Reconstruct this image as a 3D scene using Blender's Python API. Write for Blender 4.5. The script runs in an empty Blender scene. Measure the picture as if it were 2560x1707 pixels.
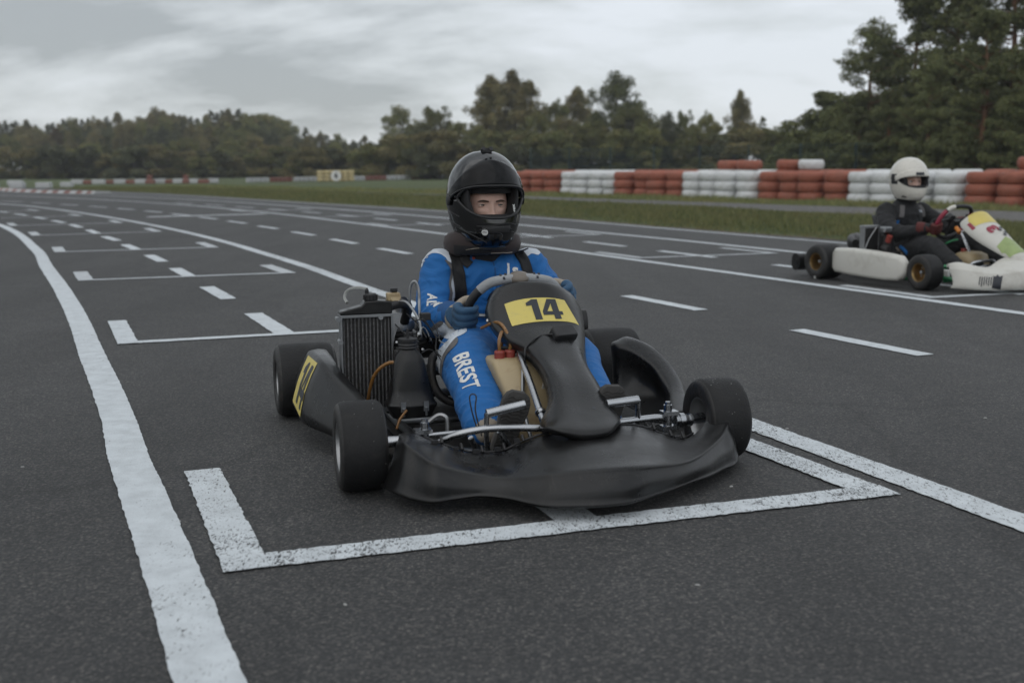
import bpy, bmesh, math, random
import numpy as np
from mathutils import Vector, Matrix, Quaternion
from mathutils.bvhtree import BVHTree
from mathutils.geometry import interpolate_bezier

S = bpy.context.scene
COL = S.collection
PI = math.pi
R = math.radians

# ------------------------------------------------------------------ camera
CAM_H = 0.8963
cd = bpy.data.cameras.new("camera")
cam = bpy.data.objects.new("camera", cd)
COL.objects.link(cam)
cd.sensor_width = 36.0
cd.lens = 39.04
cd.clip_start = 0.05
cd.clip_end = 6000
cam.location = (0, 0, CAM_H)
pitch, roll = 0.1547, -0.005
fw = Vector((0, math.cos(pitch), -math.sin(pitch)))
up = Vector((0, math.sin(pitch), math.cos(pitch)))
rt = Vector((1, 0, 0))
r2 = math.cos(roll) * rt + math.sin(roll) * up
u2 = -math.sin(roll) * rt + math.cos(roll) * up
cam.rotation_euler = Matrix((r2, u2, -fw)).transposed().to_euler()
cd.dof.use_dof = True
cd.dof.focus_distance = 3.75
cd.dof.aperture_fstop = 3.2
S.camera = cam

# ------------------------------------------------------------------ world: overcast
SUN_EL, SUN_AZ = R(48), R(215)
w = bpy.data.worlds.new("World"); S.world = w; w.use_nodes = True
nt = w.node_tree; N = nt.nodes; L = nt.links
N.clear()
out = N.new('ShaderNodeOutputWorld')
bg = N.new('ShaderNodeBackground'); bg.inputs[1].default_value = 0.142
sky = N.new('ShaderNodeTexSky'); sky.sky_type = 'NISHITA'; sky.sun_disc = False
sky.sun_elevation = SUN_EL; sky.sun_rotation = SUN_AZ
tc = N.new('ShaderNodeTexCoord')
sep = N.new('ShaderNodeSeparateXYZ'); L.new(tc.outputs['Generated'], sep.inputs[0])
def M(op, a, b=None, c=None, clamp=False):
    n = N.new('ShaderNodeMath'); n.operation = op; n.use_clamp = clamp
    for i, v in enumerate((a, b, c)):
        if v is None: continue
        if isinstance(v, (int, float)): n.inputs[i].default_value = v
        else: L.new(v, n.inputs[i])
    return n.outputs[0]
# a cloud deck seen in perspective: direction divided by height
zc = M('ADD', M('MAXIMUM', sep.outputs[2], 0.0), 0.30)
cx = M('DIVIDE', sep.outputs[0], zc); cy = M('DIVIDE', sep.outputs[1], zc)
cmb = N.new('ShaderNodeCombineXYZ'); L.new(cx, cmb.inputs[0]); L.new(cy, cmb.inputs[1])
mp = N.new('ShaderNodeMapping'); L.new(cmb.outputs[0], mp.inputs[0])
mp.inputs['Location'].default_value = (3.1, 1.7, 0); mp.inputs['Rotation'].default_value = (0, 0, R(12))
mp.inputs['Scale'].default_value = (1.15, 1.9, 1)
no = N.new('ShaderNodeTexNoise'); no.inputs['Scale'].default_value = 1.15
no.inputs['Detail'].default_value = 9; no.inputs['Roughness'].default_value = 0.60; no.inputs['Distortion'].default_value = 0.25
L.new(mp.outputs[0], no.inputs['Vector'])
no2 = N.new('ShaderNodeTexNoise'); no2.inputs['Scale'].default_value = 0.42; no2.inputs['Detail'].default_value = 3
L.new(mp.outputs[0], no2.inputs['Vector'])
# brighter towards the right (+x), greyer on the left; zenith brighter as under any overcast
side = M('MULTIPLY', sep.outputs[0], 0.13)
f = M('ADD', M('MULTIPLY', no.outputs[0], 1.0), M('MULTIPLY', no2.outputs[0], 0.60))
f = M('ADD', f, side)
ramp = N.new('ShaderNodeValToRGB'); L.new(f, ramp.inputs[0])
e = ramp.color_ramp.elements
e[0].position = 0.640; e[0].color = (0.235, 0.250, 0.258, 1)
e[1].position = 0.900; e[1].color = (0.470, 0.492, 0.520, 1)
m_ = e.new(0.780); m_.color = (0.390, 0.410, 0.423, 1)
# overcast luminance gradient: CIE-like (1 + 2 sin h) / 3
grad = M('MULTIPLY_ADD', M('POWER', M('MAXIMUM', sep.outputs[2], 0.0), 1.3), 0.10, 0.97)
vm = N.new('ShaderNodeVectorMath'); vm.operation = 'SCALE'
L.new(ramp.outputs[0], vm.inputs[0]); L.new(M('MULTIPLY', grad, 10.0), vm.inputs['Scale'])
mix = N.new('ShaderNodeMix'); mix.data_type = 'RGBA'; mix.inputs[0].default_value = 0.93
L.new(sky.outputs[0], mix.inputs[6]); L.new(vm.outputs[0], mix.inputs[7])
L.new(mix.outputs[2], bg.inputs[0]); L.new(bg.outputs[0], out.inputs[0])

sd = bpy.data.lights.new("sun", 'SUN'); sd.energy = 0.5; sd.angle = R(100); sd.color = (1.0, 0.95, 0.88)
sun = bpy.data.objects.new("sun", sd); COL.objects.link(sun)
sdir = Vector((math.sin(SUN_AZ) * math.cos(SUN_EL), math.cos(SUN_AZ) * math.cos(SUN_EL), math.sin(SUN_EL)))
sun.rotation_euler = sdir.to_track_quat('Z', 'Y').to_euler(); sun.location = (0, -5, 30)

S.view_settings.view_transform = 'Standard'; S.view_settings.look = 'None'
S.view_settings.exposure = 0.36; S.view_settings.gamma = 1.0
S.render.engine = 'CYCLES'
S.cycles.max_bounces = 6; S.cycles.transparent_max_bounces = 8; S.cycles.use_denoising = True

# ------------------------------------------------------------------ helpers
def link(o, parent=None):
    COL.objects.link(o)
    if parent is not None: o.parent = parent
    return o
def tag(o, label=None, cat=None, group=None, kind=None):
    if label: o['label'] = label
    if cat: o['category'] = cat
    if group: o['group'] = group
    if kind: o['kind'] = kind
    return o
def empty(name, loc=(0, 0, 0), rz=0.0, **kw):
    o = bpy.data.objects.new(name, None); COL.objects.link(o)
    o.location = loc; o.rotation_euler = (0, 0, rz); o.empty_display_size = 0.1
    return tag(o, **kw)
def V(*a): return Vector(a)
def catmull(pts, sub=6, closed=False):
    P = [Vector(p) for p in pts]; n = len(P); res = []
    rng = n if closed else n - 1
    for i in range(rng):
        if closed: p0, p1, p2, p3 = P[(i-1) % n], P[i], P[(i+1) % n], P[(i+2) % n]
        else: p0, p1, p2, p3 = P[max(i-1, 0)], P[i], P[i+1], P[min(i+2, n-1)]
        for k in range(sub):
            t = k / sub
            res.append(0.5 * ((2*p1) + (-p0+p2)*t + (2*p0-5*p1+4*p2-p3)*t*t + (-p0+3*p1-3*p2+p3)*t**3))
    if not closed: res.append(P[-1])
    return res
def catgrid(rows, su=5, sv=4):
    rs = [catmull(r, sv) for r in rows]; cols = [catmull([r[j] for r in rs], su) for j in range(len(rs[0]))]
    return [[cols[j][i] for j in range(len(cols))] for i in range(len(cols[0]))]
def lerp(a, b, t): return a + (b - a) * t

class MB:
    def __init__(s): s.v = []; s.f = []; s.m = []
    def add(s, vs, fs, mi=0):
        b = len(s.v); s.v += [tuple(x) for x in vs]; s.f += [tuple(i + b for i in f) for f in fs]; s.m += [mi] * len(fs)
    def box(s, c, size, rot=None, mi=0):
        x, y, z = [d / 2 for d in size]
        vs = [Vector((i * x, j * y, k * z)) for i in (-1, 1) for j in (-1, 1) for k in (-1, 1)]
        if rot is not None: vs = [rot @ p for p in vs]
        c = Vector(c); vs = [p + c for p in vs]
        s.add(vs, [(0, 1, 3, 2), (4, 6, 7, 5), (0, 4, 5, 1), (2, 3, 7, 6), (0, 2, 6, 4), (1, 5, 7, 3)], mi)
    def rings(s, rs, cap0=True, cap1=True, closed=True, mi=0, loop=False):
        n = len(rs[0]); vs = [p for r in rs for p in r]; fs = []
        m = len(rs)
        for i in range(m if loop else m - 1):
            a = i * n; b = ((i + 1) % m) * n
            for j in range(n if closed else n - 1):
                k = (j + 1) % n
                fs.append((a + j, a + k, b + k, b + j))
        if closed and not loop:
            if cap0: fs.append(tuple(range(n))[::-1])
            if cap1: fs.append(tuple((m - 1) * n + j for j in range(n)))
        s.add(vs, fs, mi)
    def tube(s, pts, r, n=10, sub=0, closed=False, mi=0, flat=1.0, flatdir=None):
        P = catmull(pts, sub, closed) if sub else [Vector(p) for p in pts]
        m = len(P)
        if isinstance(r, (list, tuple)):
            rr = []
            for i in range(m):
                t = i / max(1, (m - (0 if closed else 1))) * (len(r) - 1); k = min(int(t), len(r) - 2)
                rr.append(lerp(r[k], r[k + 1], t - k))
        else: rr = [r] * m
        T = []
        for i in range(m):
            if closed: d = P[(i + 1) % m] - P[(i - 1) % m]
            else: d = P[min(i + 1, m - 1)] - P[max(i - 1, 0)]
            T.append(d.normalized() if d.length > 1e-9 else Vector((0, 0, 1)))
        nrm = Vector(flatdir) if flatdir is not None else (Vector((0, 0, 1)) if abs(T[0].z) < 0.9 else Vector((1, 0, 0)))
        rs = []
        for i in range(m):
            nrm = (nrm - T[i] * nrm.dot(T[i])).normalized(); b = T[i].cross(nrm)
            rs.append([P[i] + (nrm * math.cos(2*PI*k/n) * flat + b * math.sin(2*PI*k/n)) * rr[i] for k in range(n)])
        s.rings(rs, closed=True, mi=mi, loop=closed)
    def cyl(s, a, b, r0, r1=None, n=20, mi=0): 
        a = Vector(a); b = Vector(b); r1 = r0 if r1 is None else r1
        t = (b - a).normalized(); u = t.orthogonal().normalized(); v = t.cross(u)
        s.rings([[c + (u*math.cos(2*PI*k/n) + v*math.sin(2*PI*k/n)) * r for k in range(n)] for c, r in ((a, r0), (b, r1))], mi=mi)
    def lathe(s, prof, c=(0, 0, 0), ax=(0, 0, 1), n=32, mi=0, loop=False):
        # prof: (radius, height) pairs along axis
        c = Vector(c); t = Vector(ax).normalized(); u = t.orthogonal().normalized(); v = t.cross(u)
        s.rings([[c + t*h + (u*math.cos(2*PI*k/n) + v*math.sin(2*PI*k/n)) * max(r, 1e-5) for k in range(n)] for r, h in prof], mi=mi, loop=loop,
                cap0=prof[0][0] > 1e-4 and not loop, cap1=prof[-1][0] > 1e-4 and not loop)
    def prism(s, poly, z0, z1, fr=None, mi=0):
        # 2-D polygon extruded; fr = (origin, u, v) or None for XY
        o, u, v = fr if fr else (V(0, 0, 0), V(1, 0, 0), V(0, 1, 0)); w_ = u.cross(v).normalized()
        n = len(poly); a = [o + u*p[0] + v*p[1] + w_*z0 for p in poly]; b = [o + u*p[0] + v*p[1] + w_*z1 for p in poly]
        fs = [tuple(range(n))[::-1], tuple(range(n, 2*n))] + [(i, (i+1) % n, (i+1) % n + n, i + n) for i in range(n)]
        s.add(a + b, fs, mi)
    def build(s, name, mats, parent=None, smooth=35, bevel=0, sub=0, solid=0, flip=True, seg=2, **kw):
        me = bpy.data.meshes.new(name); me.from_pydata(s.v, [], s.f)
        if not isinstance(mats, (list, tuple)): mats = [mats]
        for m in mats: me.materials.append(m)
        if len(mats) > 1: me.polygons.foreach_set('material_index', s.m)
        if flip:
            bm = bmesh.new(); bm.from_mesh(me); bmesh.ops.recalc_face_normals(bm, faces=bm.faces); bm.to_mesh(me); bm.free()
        if smooth:
            me.polygons.foreach_set('use_smooth', [True] * len(me.polygons))
            if smooth < 180 and not sub: me.set_sharp_from_angle(angle=R(smooth))
        o = bpy.data.objects.new(name, me); link(o, parent)
        if solid:
            m = o.modifiers.new('solid', 'SOLIDIFY'); m.thickness = solid; m.offset = -1
        if bevel:
            m = o.modifiers.new('bevel', 'BEVEL'); m.width = bevel; m.segments = seg; m.limit_method = 'ANGLE'; m.angle_limit = R(40)
        if sub:
            m = o.modifiers.new('sub', 'SUBSURF'); m.levels = m.render_levels = sub
        return tag(o, **kw)

def bake_mods(o):
    dg = bpy.context.evaluated_depsgraph_get(); dg.update()
    ev = o.evaluated_get(dg)
    me = bpy.data.meshes.new_from_object(ev, preserve_all_data_layers=True, depsgraph=dg)
    me.name = o.data.name
    o.modifiers.clear(); o.data = me
    return me
def bvh_of(*objs):
    vs, fs = [], []
    for o in objs:
        b = len(vs); vs += [v.co.copy() for v in o.data.vertices]; fs += [tuple(i + b for i in p.vertices) for p in o.data.polygons]
    return BVHTree.FromPolygons(vs, fs)
def fast_mesh(name, v, f, mats, parent=None, smooth=False, **kw):
    # numpy verts (n,3), faces (m,k)
    v = np.asarray(v, dtype=np.float32); f = np.asarray(f, dtype=np.int32)
    me = bpy.data.meshes.new(name); k = f.shape[1]
    me.vertices.add(len(v)); me.vertices.foreach_set('co', v.ravel())
    me.loops.add(f.size); me.loops.foreach_set('vertex_index', f.ravel())
    me.polygons.add(len(f)); me.polygons.foreach_set('loop_start', np.arange(0, f.size, k, dtype=np.int32))
    me.update(calc_edges=True); me.validate()
    for m in (mats if isinstance(mats, (list, tuple)) else [mats]): me.materials.append(m)
    if smooth: me.polygons.foreach_set('use_smooth', [True] * len(me.polygons))
    o = bpy.data.objects.new(name, me); link(o, parent)
    return tag(o, **kw)

# decals: flat 2-D meshes laid on a surface, as vinyl and print are
def bm_polys(polys):
    bm = bmesh.new()
    for p in polys:
        vs = [bm.verts.new((x, y, 0)) for x, y in p]
        bm.faces.new(vs)
    return bm
def bm_text(txt, size, bold=0.0, shear=0.0, space=1.0, align='CENTER'):
    c = bpy.data.curves.new('t', 'FONT'); c.body = txt; c.size = size; c.offset = bold; c.shear = shear
    c.space_character = space; c.align_x = align; c.align_y = 'CENTER'; c.resolution_u = 3
    o = bpy.data.objects.new('t', c); COL.objects.link(o)
    dg = bpy.context.evaluated_depsgraph_get(); dg.update()
    me = bpy.data.meshes.new_from_object(o.evaluated_get(dg)); bpy.data.objects.remove(o)
    bm = bmesh.new(); bm.from_mesh(me); bpy.data.meshes.remove(me); bpy.data.curves.remove(c)
    return bm
def decal(bm, name, mat, parent, bvh, org, u, v, nrm=None, off=0.0012, maxlen=0.02, reach=0.25, thick=0.0, **kw):
    u = Vector(u); v = Vector(v); org = Vector(org)
    nrm = Vector(nrm).normalized() if nrm is not None else u.cross(v).normalized()
    bmesh.ops.triangulate(bm, faces=bm.faces)
    for _ in range(8):
        es = [e for e in bm.edges if e.calc_length() > maxlen]
        if not es: break
        bmesh.ops.subdivide_edges(bm, edges=es, cuts=1); bmesh.ops.triangulate(bm, faces=bm.faces)
    for vt in bm.verts:
        p = org + u * vt.co.x + v * vt.co.y
        h = bvh.ray_cast(p + nrm * reach, -nrm, reach * 2)
        if h[0] is None:
            q = bvh.find_nearest(p); vt.co = q[0] + q[1] * off if q[0] is not None else p
        else:
            nn = h[1] if h[1].dot(nrm) > 0 else -h[1]
            vt.co = h[0] + nn * off
    me = bpy.data.meshes.new(name); bmesh.ops.recalc_face_normals(bm, faces=bm.faces); bm.to_mesh(me); bm.free()
    me.materials.append(mat)
    me.polygons.foreach_set('use_smooth', [True] * len(me.polygons))
    # face the outward side
    o = bpy.data.objects.new(name, me); link(o, parent)
    if thick:
        m = o.modifiers.new('s', 'SOLIDIFY'); m.thickness = thick; m.offset = 0
    return tag(o, **kw)

# ------------------------------------------------------------------ materials
def newmat(name):
    m = bpy.data.materials.new(name); m.use_nodes = True
    nt = m.node_tree; nt.nodes.clear()
    o = nt.nodes.new('ShaderNodeOutputMaterial'); b = nt.nodes.new('ShaderNodeBsdfPrincipled')
    nt.links.new(b.outputs[0], o.inputs[0])
    return m, nt, b
class NB:
    def __init__(s, nt): s.nt = nt
    def n(s, t, **kw):
        x = s.nt.nodes.new(t)
        for k, v in kw.items(): setattr(x, k, v)
        return x
    def l(s, a, b): s.nt.links.new(a, b)
    def coord(s, kind='Object'): return s.n('ShaderNodeTexCoord').outputs[kind]
    def noise(s, vec, scale, detail=4, rough=0.55, dist=0.0, out=0):
        x = s.n('ShaderNodeTexNoise'); x.inputs['Scale'].default_value = scale; x.inputs['Detail'].default_value = detail
        x.inputs['Roughness'].default_value = rough; x.inputs['Distortion'].default_value = dist
        s.l(vec, x.inputs['Vector']); return x.outputs[out]
    def ramp(s, fac, stops):
        x = s.n('ShaderNodeValToRGB'); s.l(fac, x.inputs[0]); e = x.color_ramp.elements
        def c4(c): return (c, c, c, 1) if isinstance(c, (int, float)) else (*c, 1)
        e[0].position, e[0].color = stops[0][0], c4(stops[0][1]); e[1].position, e[1].color = stops[-1][0], c4(stops[-1][1])
        for p, c in stops[1:-1]: q = e.new(p); q.color = c4(c)
        return x.outputs[0]
    def math(s, op, a, b=None, clamp=False):
        x = s.n('ShaderNodeMath', operation=op, use_clamp=clamp)
        for i, v in enumerate((a, b)):
            if v is None: continue
            if isinstance(v, (int, float)): x.inputs[i].default_value = v
            else: s.l(v, x.inputs[i])
        return x.outputs[0]
    def mix(s, f, a, b, mode='MIX'):
        x = s.n('ShaderNodeMix', data_type='RGBA', blend_type=mode)
        for i, v in ((0, f), (6, a), (7, b)):
            if isinstance(v, (int, float)): x.inputs[i].default_value = v
            elif isinstance(v, tuple): x.inputs[i].default_value = (*v, 1)
            else: s.l(v, x.inputs[i])
        return x.outputs[2]
    def bump(s, h, strength, dist, b, prev=None):
        x = s.n('ShaderNodeBump'); x.inputs['Strength'].default_value = strength; x.inputs['Distance'].default_value = dist
        s.l(h, x.inputs['Height'])
        if prev is not None: s.l(prev, x.inputs['Normal'])
        if b is not None: s.l(x.outputs[0], b.inputs['Normal'])
        return x.outputs[0]
    def mapping(s, vec, sc=(1, 1, 1), rot=(0, 0, 0)):
        x = s.n('ShaderNodeMapping'); x.inputs['Scale'].default_value = sc; x.inputs['Rotation'].default_value = rot
        s.l(vec, x.inputs[0]); return x.outputs[0]

def simple(name, col, rough=0.5, metal=0.0, var=0.15, vscale=8.0, bump=0.0, bscale=60.0, rvar=0.12, spec=0.5, coat=0.0, trans=0.0, dirt=None, dscale=5.0, sheen=0.0, stretch=(1, 1, 1)):
    m, nt, b = newmat(name); q = NB(nt); c = q.mapping(q.coord(), stretch)
    n1 = q.noise(c, vscale, 5)
    f = q.math('MULTIPLY_ADD', n1, var * 2)
    x = f.node; x.inputs[2].default_value = 1 - var
    cc = q.n('ShaderNodeVectorMath', operation='SCALE'); cc.inputs[0].default_value = col; q.l(f, cc.inputs['Scale'])
    colr = cc.outputs[0]
    if dirt:
        colr = q.mix(q.ramp(q.noise(c, dscale, 7, 0.7, 0.4), [(0.52, 0.0), (0.72, 0.75)]), colr, dirt)
    q.l(colr, b.inputs['Base Color'])
    rr = q.math('MULTIPLY_ADD', q.noise(c, vscale * 2.3, 4), rvar * 2); rr.node.inputs[2].default_value = rough - rvar
    q.l(rr, b.inputs['Roughness'])
    b.inputs['Metallic'].default_value = metal; b.inputs['Specular IOR Level'].default_value = spec
    b.inputs['Coat Weight'].default_value = coat; b.inputs['Coat Roughness'].default_value = 0.05
    b.inputs['Transmission Weight'].default_value = trans
    b.inputs['Sheen Weight'].default_value = sheen
    if bump: q.bump(q.noise(c, bscale, 6, 0.6), bump, 0.01, b)
    return m

def asphalt_nodes(q, vec):
    """dark aggregate in bitumen; returns colour, height"""
    vo = q.n('ShaderNodeTexVoronoi'); vo.inputs['Scale'].default_value = 165; q.l(vec, vo.inputs['Vector'])
    sepc = q.n('ShaderNodeSeparateColor'); q.l(vo.outputs['Color'], sepc.inputs[0])
    stone = q.ramp(sepc.outputs[0], [(0.0, (0.012, 0.013, 0.014)), (0.40, (0.030, 0.031, 0.032)), (0.70, (0.080, 0.077, 0.073)), (0.90, (0.140, 0.131, 0.122)), (1.0, (0.235, 0.215, 0.195))])
    gap = q.ramp(vo.outputs['Distance'], [(0.35, 1.0), (0.75, 0.25)])
    base = q.mix(gap, (0.016, 0.017, 0.019), stone)
    n = q.noise(vec, 70, 6, 0.75)
    base = q.mix(0.34, base, q.ramp(n, [(0.34, (0.010, 0.011, 0.012)), (0.52, (0.055, 0.056, 0.057)), (0.68, (0.140, 0.132, 0.124))]))
    big = q.noise(vec, 0.55, 6, 0.6, 0.3); mid = q.noise(vec, 5.0, 5, 0.6)
    k = q.math('ADD', q.math('MULTIPLY', big, 0.65), q.math('MULTIPLY', mid, 0.55))
    k = q.math('ADD', k, 0.24)
    sc = q.n('ShaderNodeVectorMath', operation='SCALE'); q.l(base, sc.inputs[0]); q.l(k, sc.inputs['Scale'])
    h = q.math('ADD', q.math('MULTIPLY', vo.outputs['Distance'], -1.0), q.math('MULTIPLY', n, 1.2))
    return sc.outputs[0], h

m_asphalt, nt_, b_ = newmat('asphalt'); q = NB(nt_); co = q.coord()
colr, hgt = asphalt_nodes(q, co)
# faint rubbered-in streaks along the racing line and a hairline seam
wv = q.mapping(co, (1, 0.12, 1), (0, 0, R(-18)))
st = q.ramp(q.noise(wv, 2.2, 5, 0.55), [(0.44, 1.0), (0.60, 0.80)])
colr = q.mix(1.0, colr, st, 'MULTIPLY')
vn = q.n('ShaderNodeTexVoronoi', feature='DISTANCE_TO_EDGE'); vn.inputs['Scale'].default_value = 0.16
nd = q.noise(co, 1.6, 6, 0.6, 0, 1); va = q.n('ShaderNodeVectorMath', operation='MULTIPLY_ADD')
q.l(nd, va.inputs[0]); va.inputs[1].default_value = (0.5, 0.5, 0); q.l(co, va.inputs[2]); q.l(va.outputs[0], vn.inputs['Vector'])
crack = q.ramp(vn.outputs['Distance'], [(0.0, 0.72), (0.0008, 1.0)])
colr = q.mix(1.0, colr, crack, 'MULTIPLY')
q.l(colr, b_.inputs['Base Color']); b_.inputs['Roughness'].default_value = 0.74; b_.inputs['Specular IOR Level'].default_value = 0.5
q.bump(hgt, 0.55, 0.004, b_)

def paint_mat(name, wear, col=(0.59, 0.63, 0.655)):
    m, nt, b = newmat(name); q = NB(nt); co = q.coord()
    ca, h = asphalt_nodes(q, co)
    n1 = q.noise(q.mapping(co, (1, 0.40, 1), (0, 0, R(20))), 150, 6, 0.75, 0.5)
    n2 = q.noise(co, 6.5, 5, 0.6, 0.5); n3 = q.noise(co, 0.9, 3)
    k = q.math('ADD', q.math('MULTIPLY', n1, 1.15), q.math('MULTIPLY', n2, 0.28)); k = q.math('ADD', k, q.math('MULTIPLY', n3, 0.30))
    mask = q.ramp(k, [(0.655 + wear, 0.0), (0.735 + wear, 1.0)])
    dirt = q.ramp(q.noise(co, 14, 6, 0.65), [(0.35, 0.80), (0.65, 1.0)])
    pc = q.mix(1.0, col, dirt, 'MULTIPLY')
    q.l(q.mix(mask, ca, pc), b.inputs['Base Color'])
    b.inputs['Roughness'].default_value = 0.68
    q.bump(h, 0.35, 0.003, b)
    return m
m_paint = paint_mat('white_road_paint', 0.0)
m_paint_worn = paint_mat('worn_white_road_paint', 0.080)
m_paint_old = paint_mat('faded_white_road_paint', 0.02, (0.50, 0.53, 0.55))

m_grass, nt_, b_ = newmat('grass_ground'); q = NB(nt_); co = q.coord()
g1 = q.noise(q.mapping(co, (1, 1, 1)), 3.5, 8, 0.75); g2 = q.noise(co, 0.12, 5, 0.6); g3 = q.noise(co, 40, 4, 0.7)
cg = q.ramp(g1, [(0.30, (0.0586, 0.0803, 0.0336)), (0.5, (0.1035, 0.1339, 0.0578)), (0.72, (0.1863, 0.1885, 0.0882))])
cg = q.mix(q.ramp(g2, [(0.48, 0.0), (0.70, 0.55)]), cg, (0.085, 0.082, 0.048))
cg = q.mix(q.math('MULTIPLY', g3, 0.45), cg, (0.030, 0.042, 0.018))
q.l(cg, b_.inputs['Base Color']); b_.inputs['Roughness'].default_value = 0.9; b_.inputs['Specular IOR Level'].default_value = 0.2
q.bump(g3, 0.9, 0.05, b_)

m_soil = simple('bare_soil', (0.115, 0.088, 0.062), 0.95, var=0.35, vscale=20, bump=0.8, bscale=60, spec=0.2)
m_gravel, nt_, b_ = newmat('gravel'); q = NB(nt_); co = q.coord()
vo = q.n('ShaderNodeTexVoronoi'); vo.inputs['Scale'].default_value = 34; q.l(co, vo.inputs['Vector'])
sc_ = q.n('ShaderNodeSeparateColor'); q.l(vo.outputs['Color'], sc_.inputs[0])
cg = q.ramp(sc_.outputs[0], [(0, (0.060, 0.058, 0.056)), (0.5, (0.125, 0.120, 0.116)), (1, (0.225, 0.215, 0.205))])
cg = q.mix(q.ramp(q.noise(co, 0.7, 6, 0.65), [(0.5, 0.0), (0.68, 0.6)]), cg, (0.075, 0.078, 0.045))
q.l(cg, b_.inputs['Base Color']); b_.inputs['Roughness'].default_value = 0.9; q.bump(vo.outputs['Distance'], 1.0, 0.03, b_)

def leafmat(name, dark, light, hue=(0.09, 0.075, 0.03), hk=0.25, tr=0.15):
    m, nt, b = newmat(name); q = NB(nt); co = q.coord()
    n1 = q.noise(co, 0.9, 5, 0.7); oi = q.n('ShaderNodeObjectInfo')
    geo = q.n('ShaderNodeNewGeometry')
    c = q.ramp(geo.outputs['Random Per Island'], [(0.0, dark), (1.0, light)])
    c = q.mix(q.math('MULTIPLY', q.ramp(n1, [(0.45, 0.0), (0.7, 1.0)]), hk), c, hue)
    k = q.math('MULTIPLY_ADD', oi.outputs['Random'], 0.45); k.node.inputs[2].default_value = 0.78
    s2 = q.n('ShaderNodeVectorMath', operation='SCALE'); q.l(c, s2.inputs[0]); q.l(k, s2.inputs['Scale'])
    q.l(s2.outputs[0], b.inputs['Base Color']); b.inputs['Roughness'].default_value = 0.75; b.inputs['Specular IOR Level'].default_value = 0.25
    t = q.n('ShaderNodeBsdfTranslucent'); q.l(s2.outputs[0], t.inputs[0])
    ms = q.n('ShaderNodeMixShader'); ms.inputs[0].default_value = tr
    q.l(b.outputs[0], ms.inputs[1]); q.l(t.outputs[0], ms.inputs[2])
    outn = [x for x in nt.nodes if x.type == 'OUTPUT_MATERIAL'][0]; q.l(ms.outputs[0], outn.inputs[0])
    return m
m_leaf_round = leafmat('broadleaf_foliage', (0.0861, 0.1009, 0.0391), (0.1971, 0.2060, 0.0747), (0.3369, 0.2141, 0.0598), 0.35)
m_leaf_birch = leafmat('birch_foliage', (0.1053, 0.1069, 0.0494), (0.2397, 0.2095, 0.0945), (0.3338, 0.2225, 0.0819), 0.4)
m_leaf_pine = leafmat('pine_needles', (0.0690, 0.0868, 0.0393), (0.1831, 0.1953, 0.0774), (0.1894, 0.1417, 0.0474), 0.2, 0.08)
m_leaf_dark = leafmat('dark_conifer_needles', (0.0488, 0.0588, 0.0330), (0.1288, 0.1332, 0.0649), (0.1525, 0.1248, 0.0517), 0.2, 0.06)
m_leaf_autumn = leafmat('autumn_foliage', (0.064, 0.053, 0.021), (0.128, 0.089, 0.032), (0.145, 0.076, 0.025), 0.5)
m_blade = leafmat('grass_blades', (0.0828, 0.1047, 0.0420), (0.2242, 0.2296, 0.0945), (0.2979, 0.2190, 0.1124), 0.45, 0.25)
m_bark = simple('grey_bark', (0.085, 0.072, 0.060), 0.9, var=0.35, vscale=4, bump=0.8, bscale=12)
m_bark_pine = simple('orange_pine_bark', (0.170, 0.082, 0.042), 0.9, var=0.35, vscale=4, bump=0.8, bscale=12)
m_bark_birch = simple('white_birch_bark', (0.38, 0.37, 0.34), 0.8, var=0.4, vscale=3, bump=0.4, bscale=14)

m_red_tyre = simple('red_painted_rubber', (0.3045, 0.0979, 0.0594), 0.66, var=0.22, vscale=3, bump=0.35, bscale=30, dirt=(0.1680, 0.0815, 0.0570), dscale=3.5)
m_far_red = simple('blur_dimmed_far_red', (0.20, 0.085, 0.065), 0.7)  # red dulled in the colour itself to stand in for out-of-focus dimming
m_far_white = simple('blur_dimmed_far_white', (0.42, 0.43, 0.43), 0.7)  # white darkened likewise, defocus dimming put into the colour
m_white_tyre = simple('white_painted_rubber', (0.62, 0.63, 0.63), 0.6, var=0.12, vscale=3, bump=0.35, bscale=30, dirt=(0.33, 0.33, 0.30), dscale=4)
m_yellow_tyre = simple('yellow_painted_rubber', (0.46, 0.38, 0.20), 0.6, var=0.15, vscale=3, bump=0.3, bscale=30)
m_rubber = simple('kart_tyre_rubber', (0.0073, 0.0074, 0.0079), 0.60, var=0.35, vscale=9, bump=0.35, bscale=160, spec=0.35, dirt=(0.0190, 0.0176, 0.0162), dscale=26, rvar=0.10)
m_sidewall = simple('tyre_sidewall', (0.012, 0.0115, 0.011), 0.5, var=0.4, vscale=14, bump=0.3, bscale=90, dirt=(0.045, 0.036, 0.030), dscale=18)
m_plastic, nt_, b_ = newmat('scuffed_black_plastic'); q = NB(nt_); co = q.coord()
s1 = q.ramp(q.noise(q.mapping(co, (2, 14, 3), (0.3, 0.2, 0.5)), 7, 7, 0.7, 0.3), [(0.56, 0.0), (0.66, 0.8)])
s2 = q.ramp(q.noise(q.mapping(co, (30, 3, 4), (0.1, 0.7, -0.4)), 5, 6, 0.7, 0.2), [(0.60, 0.0), (0.68, 1.0)])
s3 = q.ramp(q.noise(co, 5, 6, 0.7), [(0.42, 0.0), (0.68, 1.0)])
cp = q.mix(s3, (0.0057, 0.0060, 0.0067), (0.0111, 0.0108, 0.0105)); cp = q.mix(q.math('MULTIPLY', s1, 0.45), cp, (0.0282, 0.0268, 0.0249)); cp = q.mix(q.math('MULTIPLY', s2, 0.5), cp, (0.0369, 0.0353, 0.0331))
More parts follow.
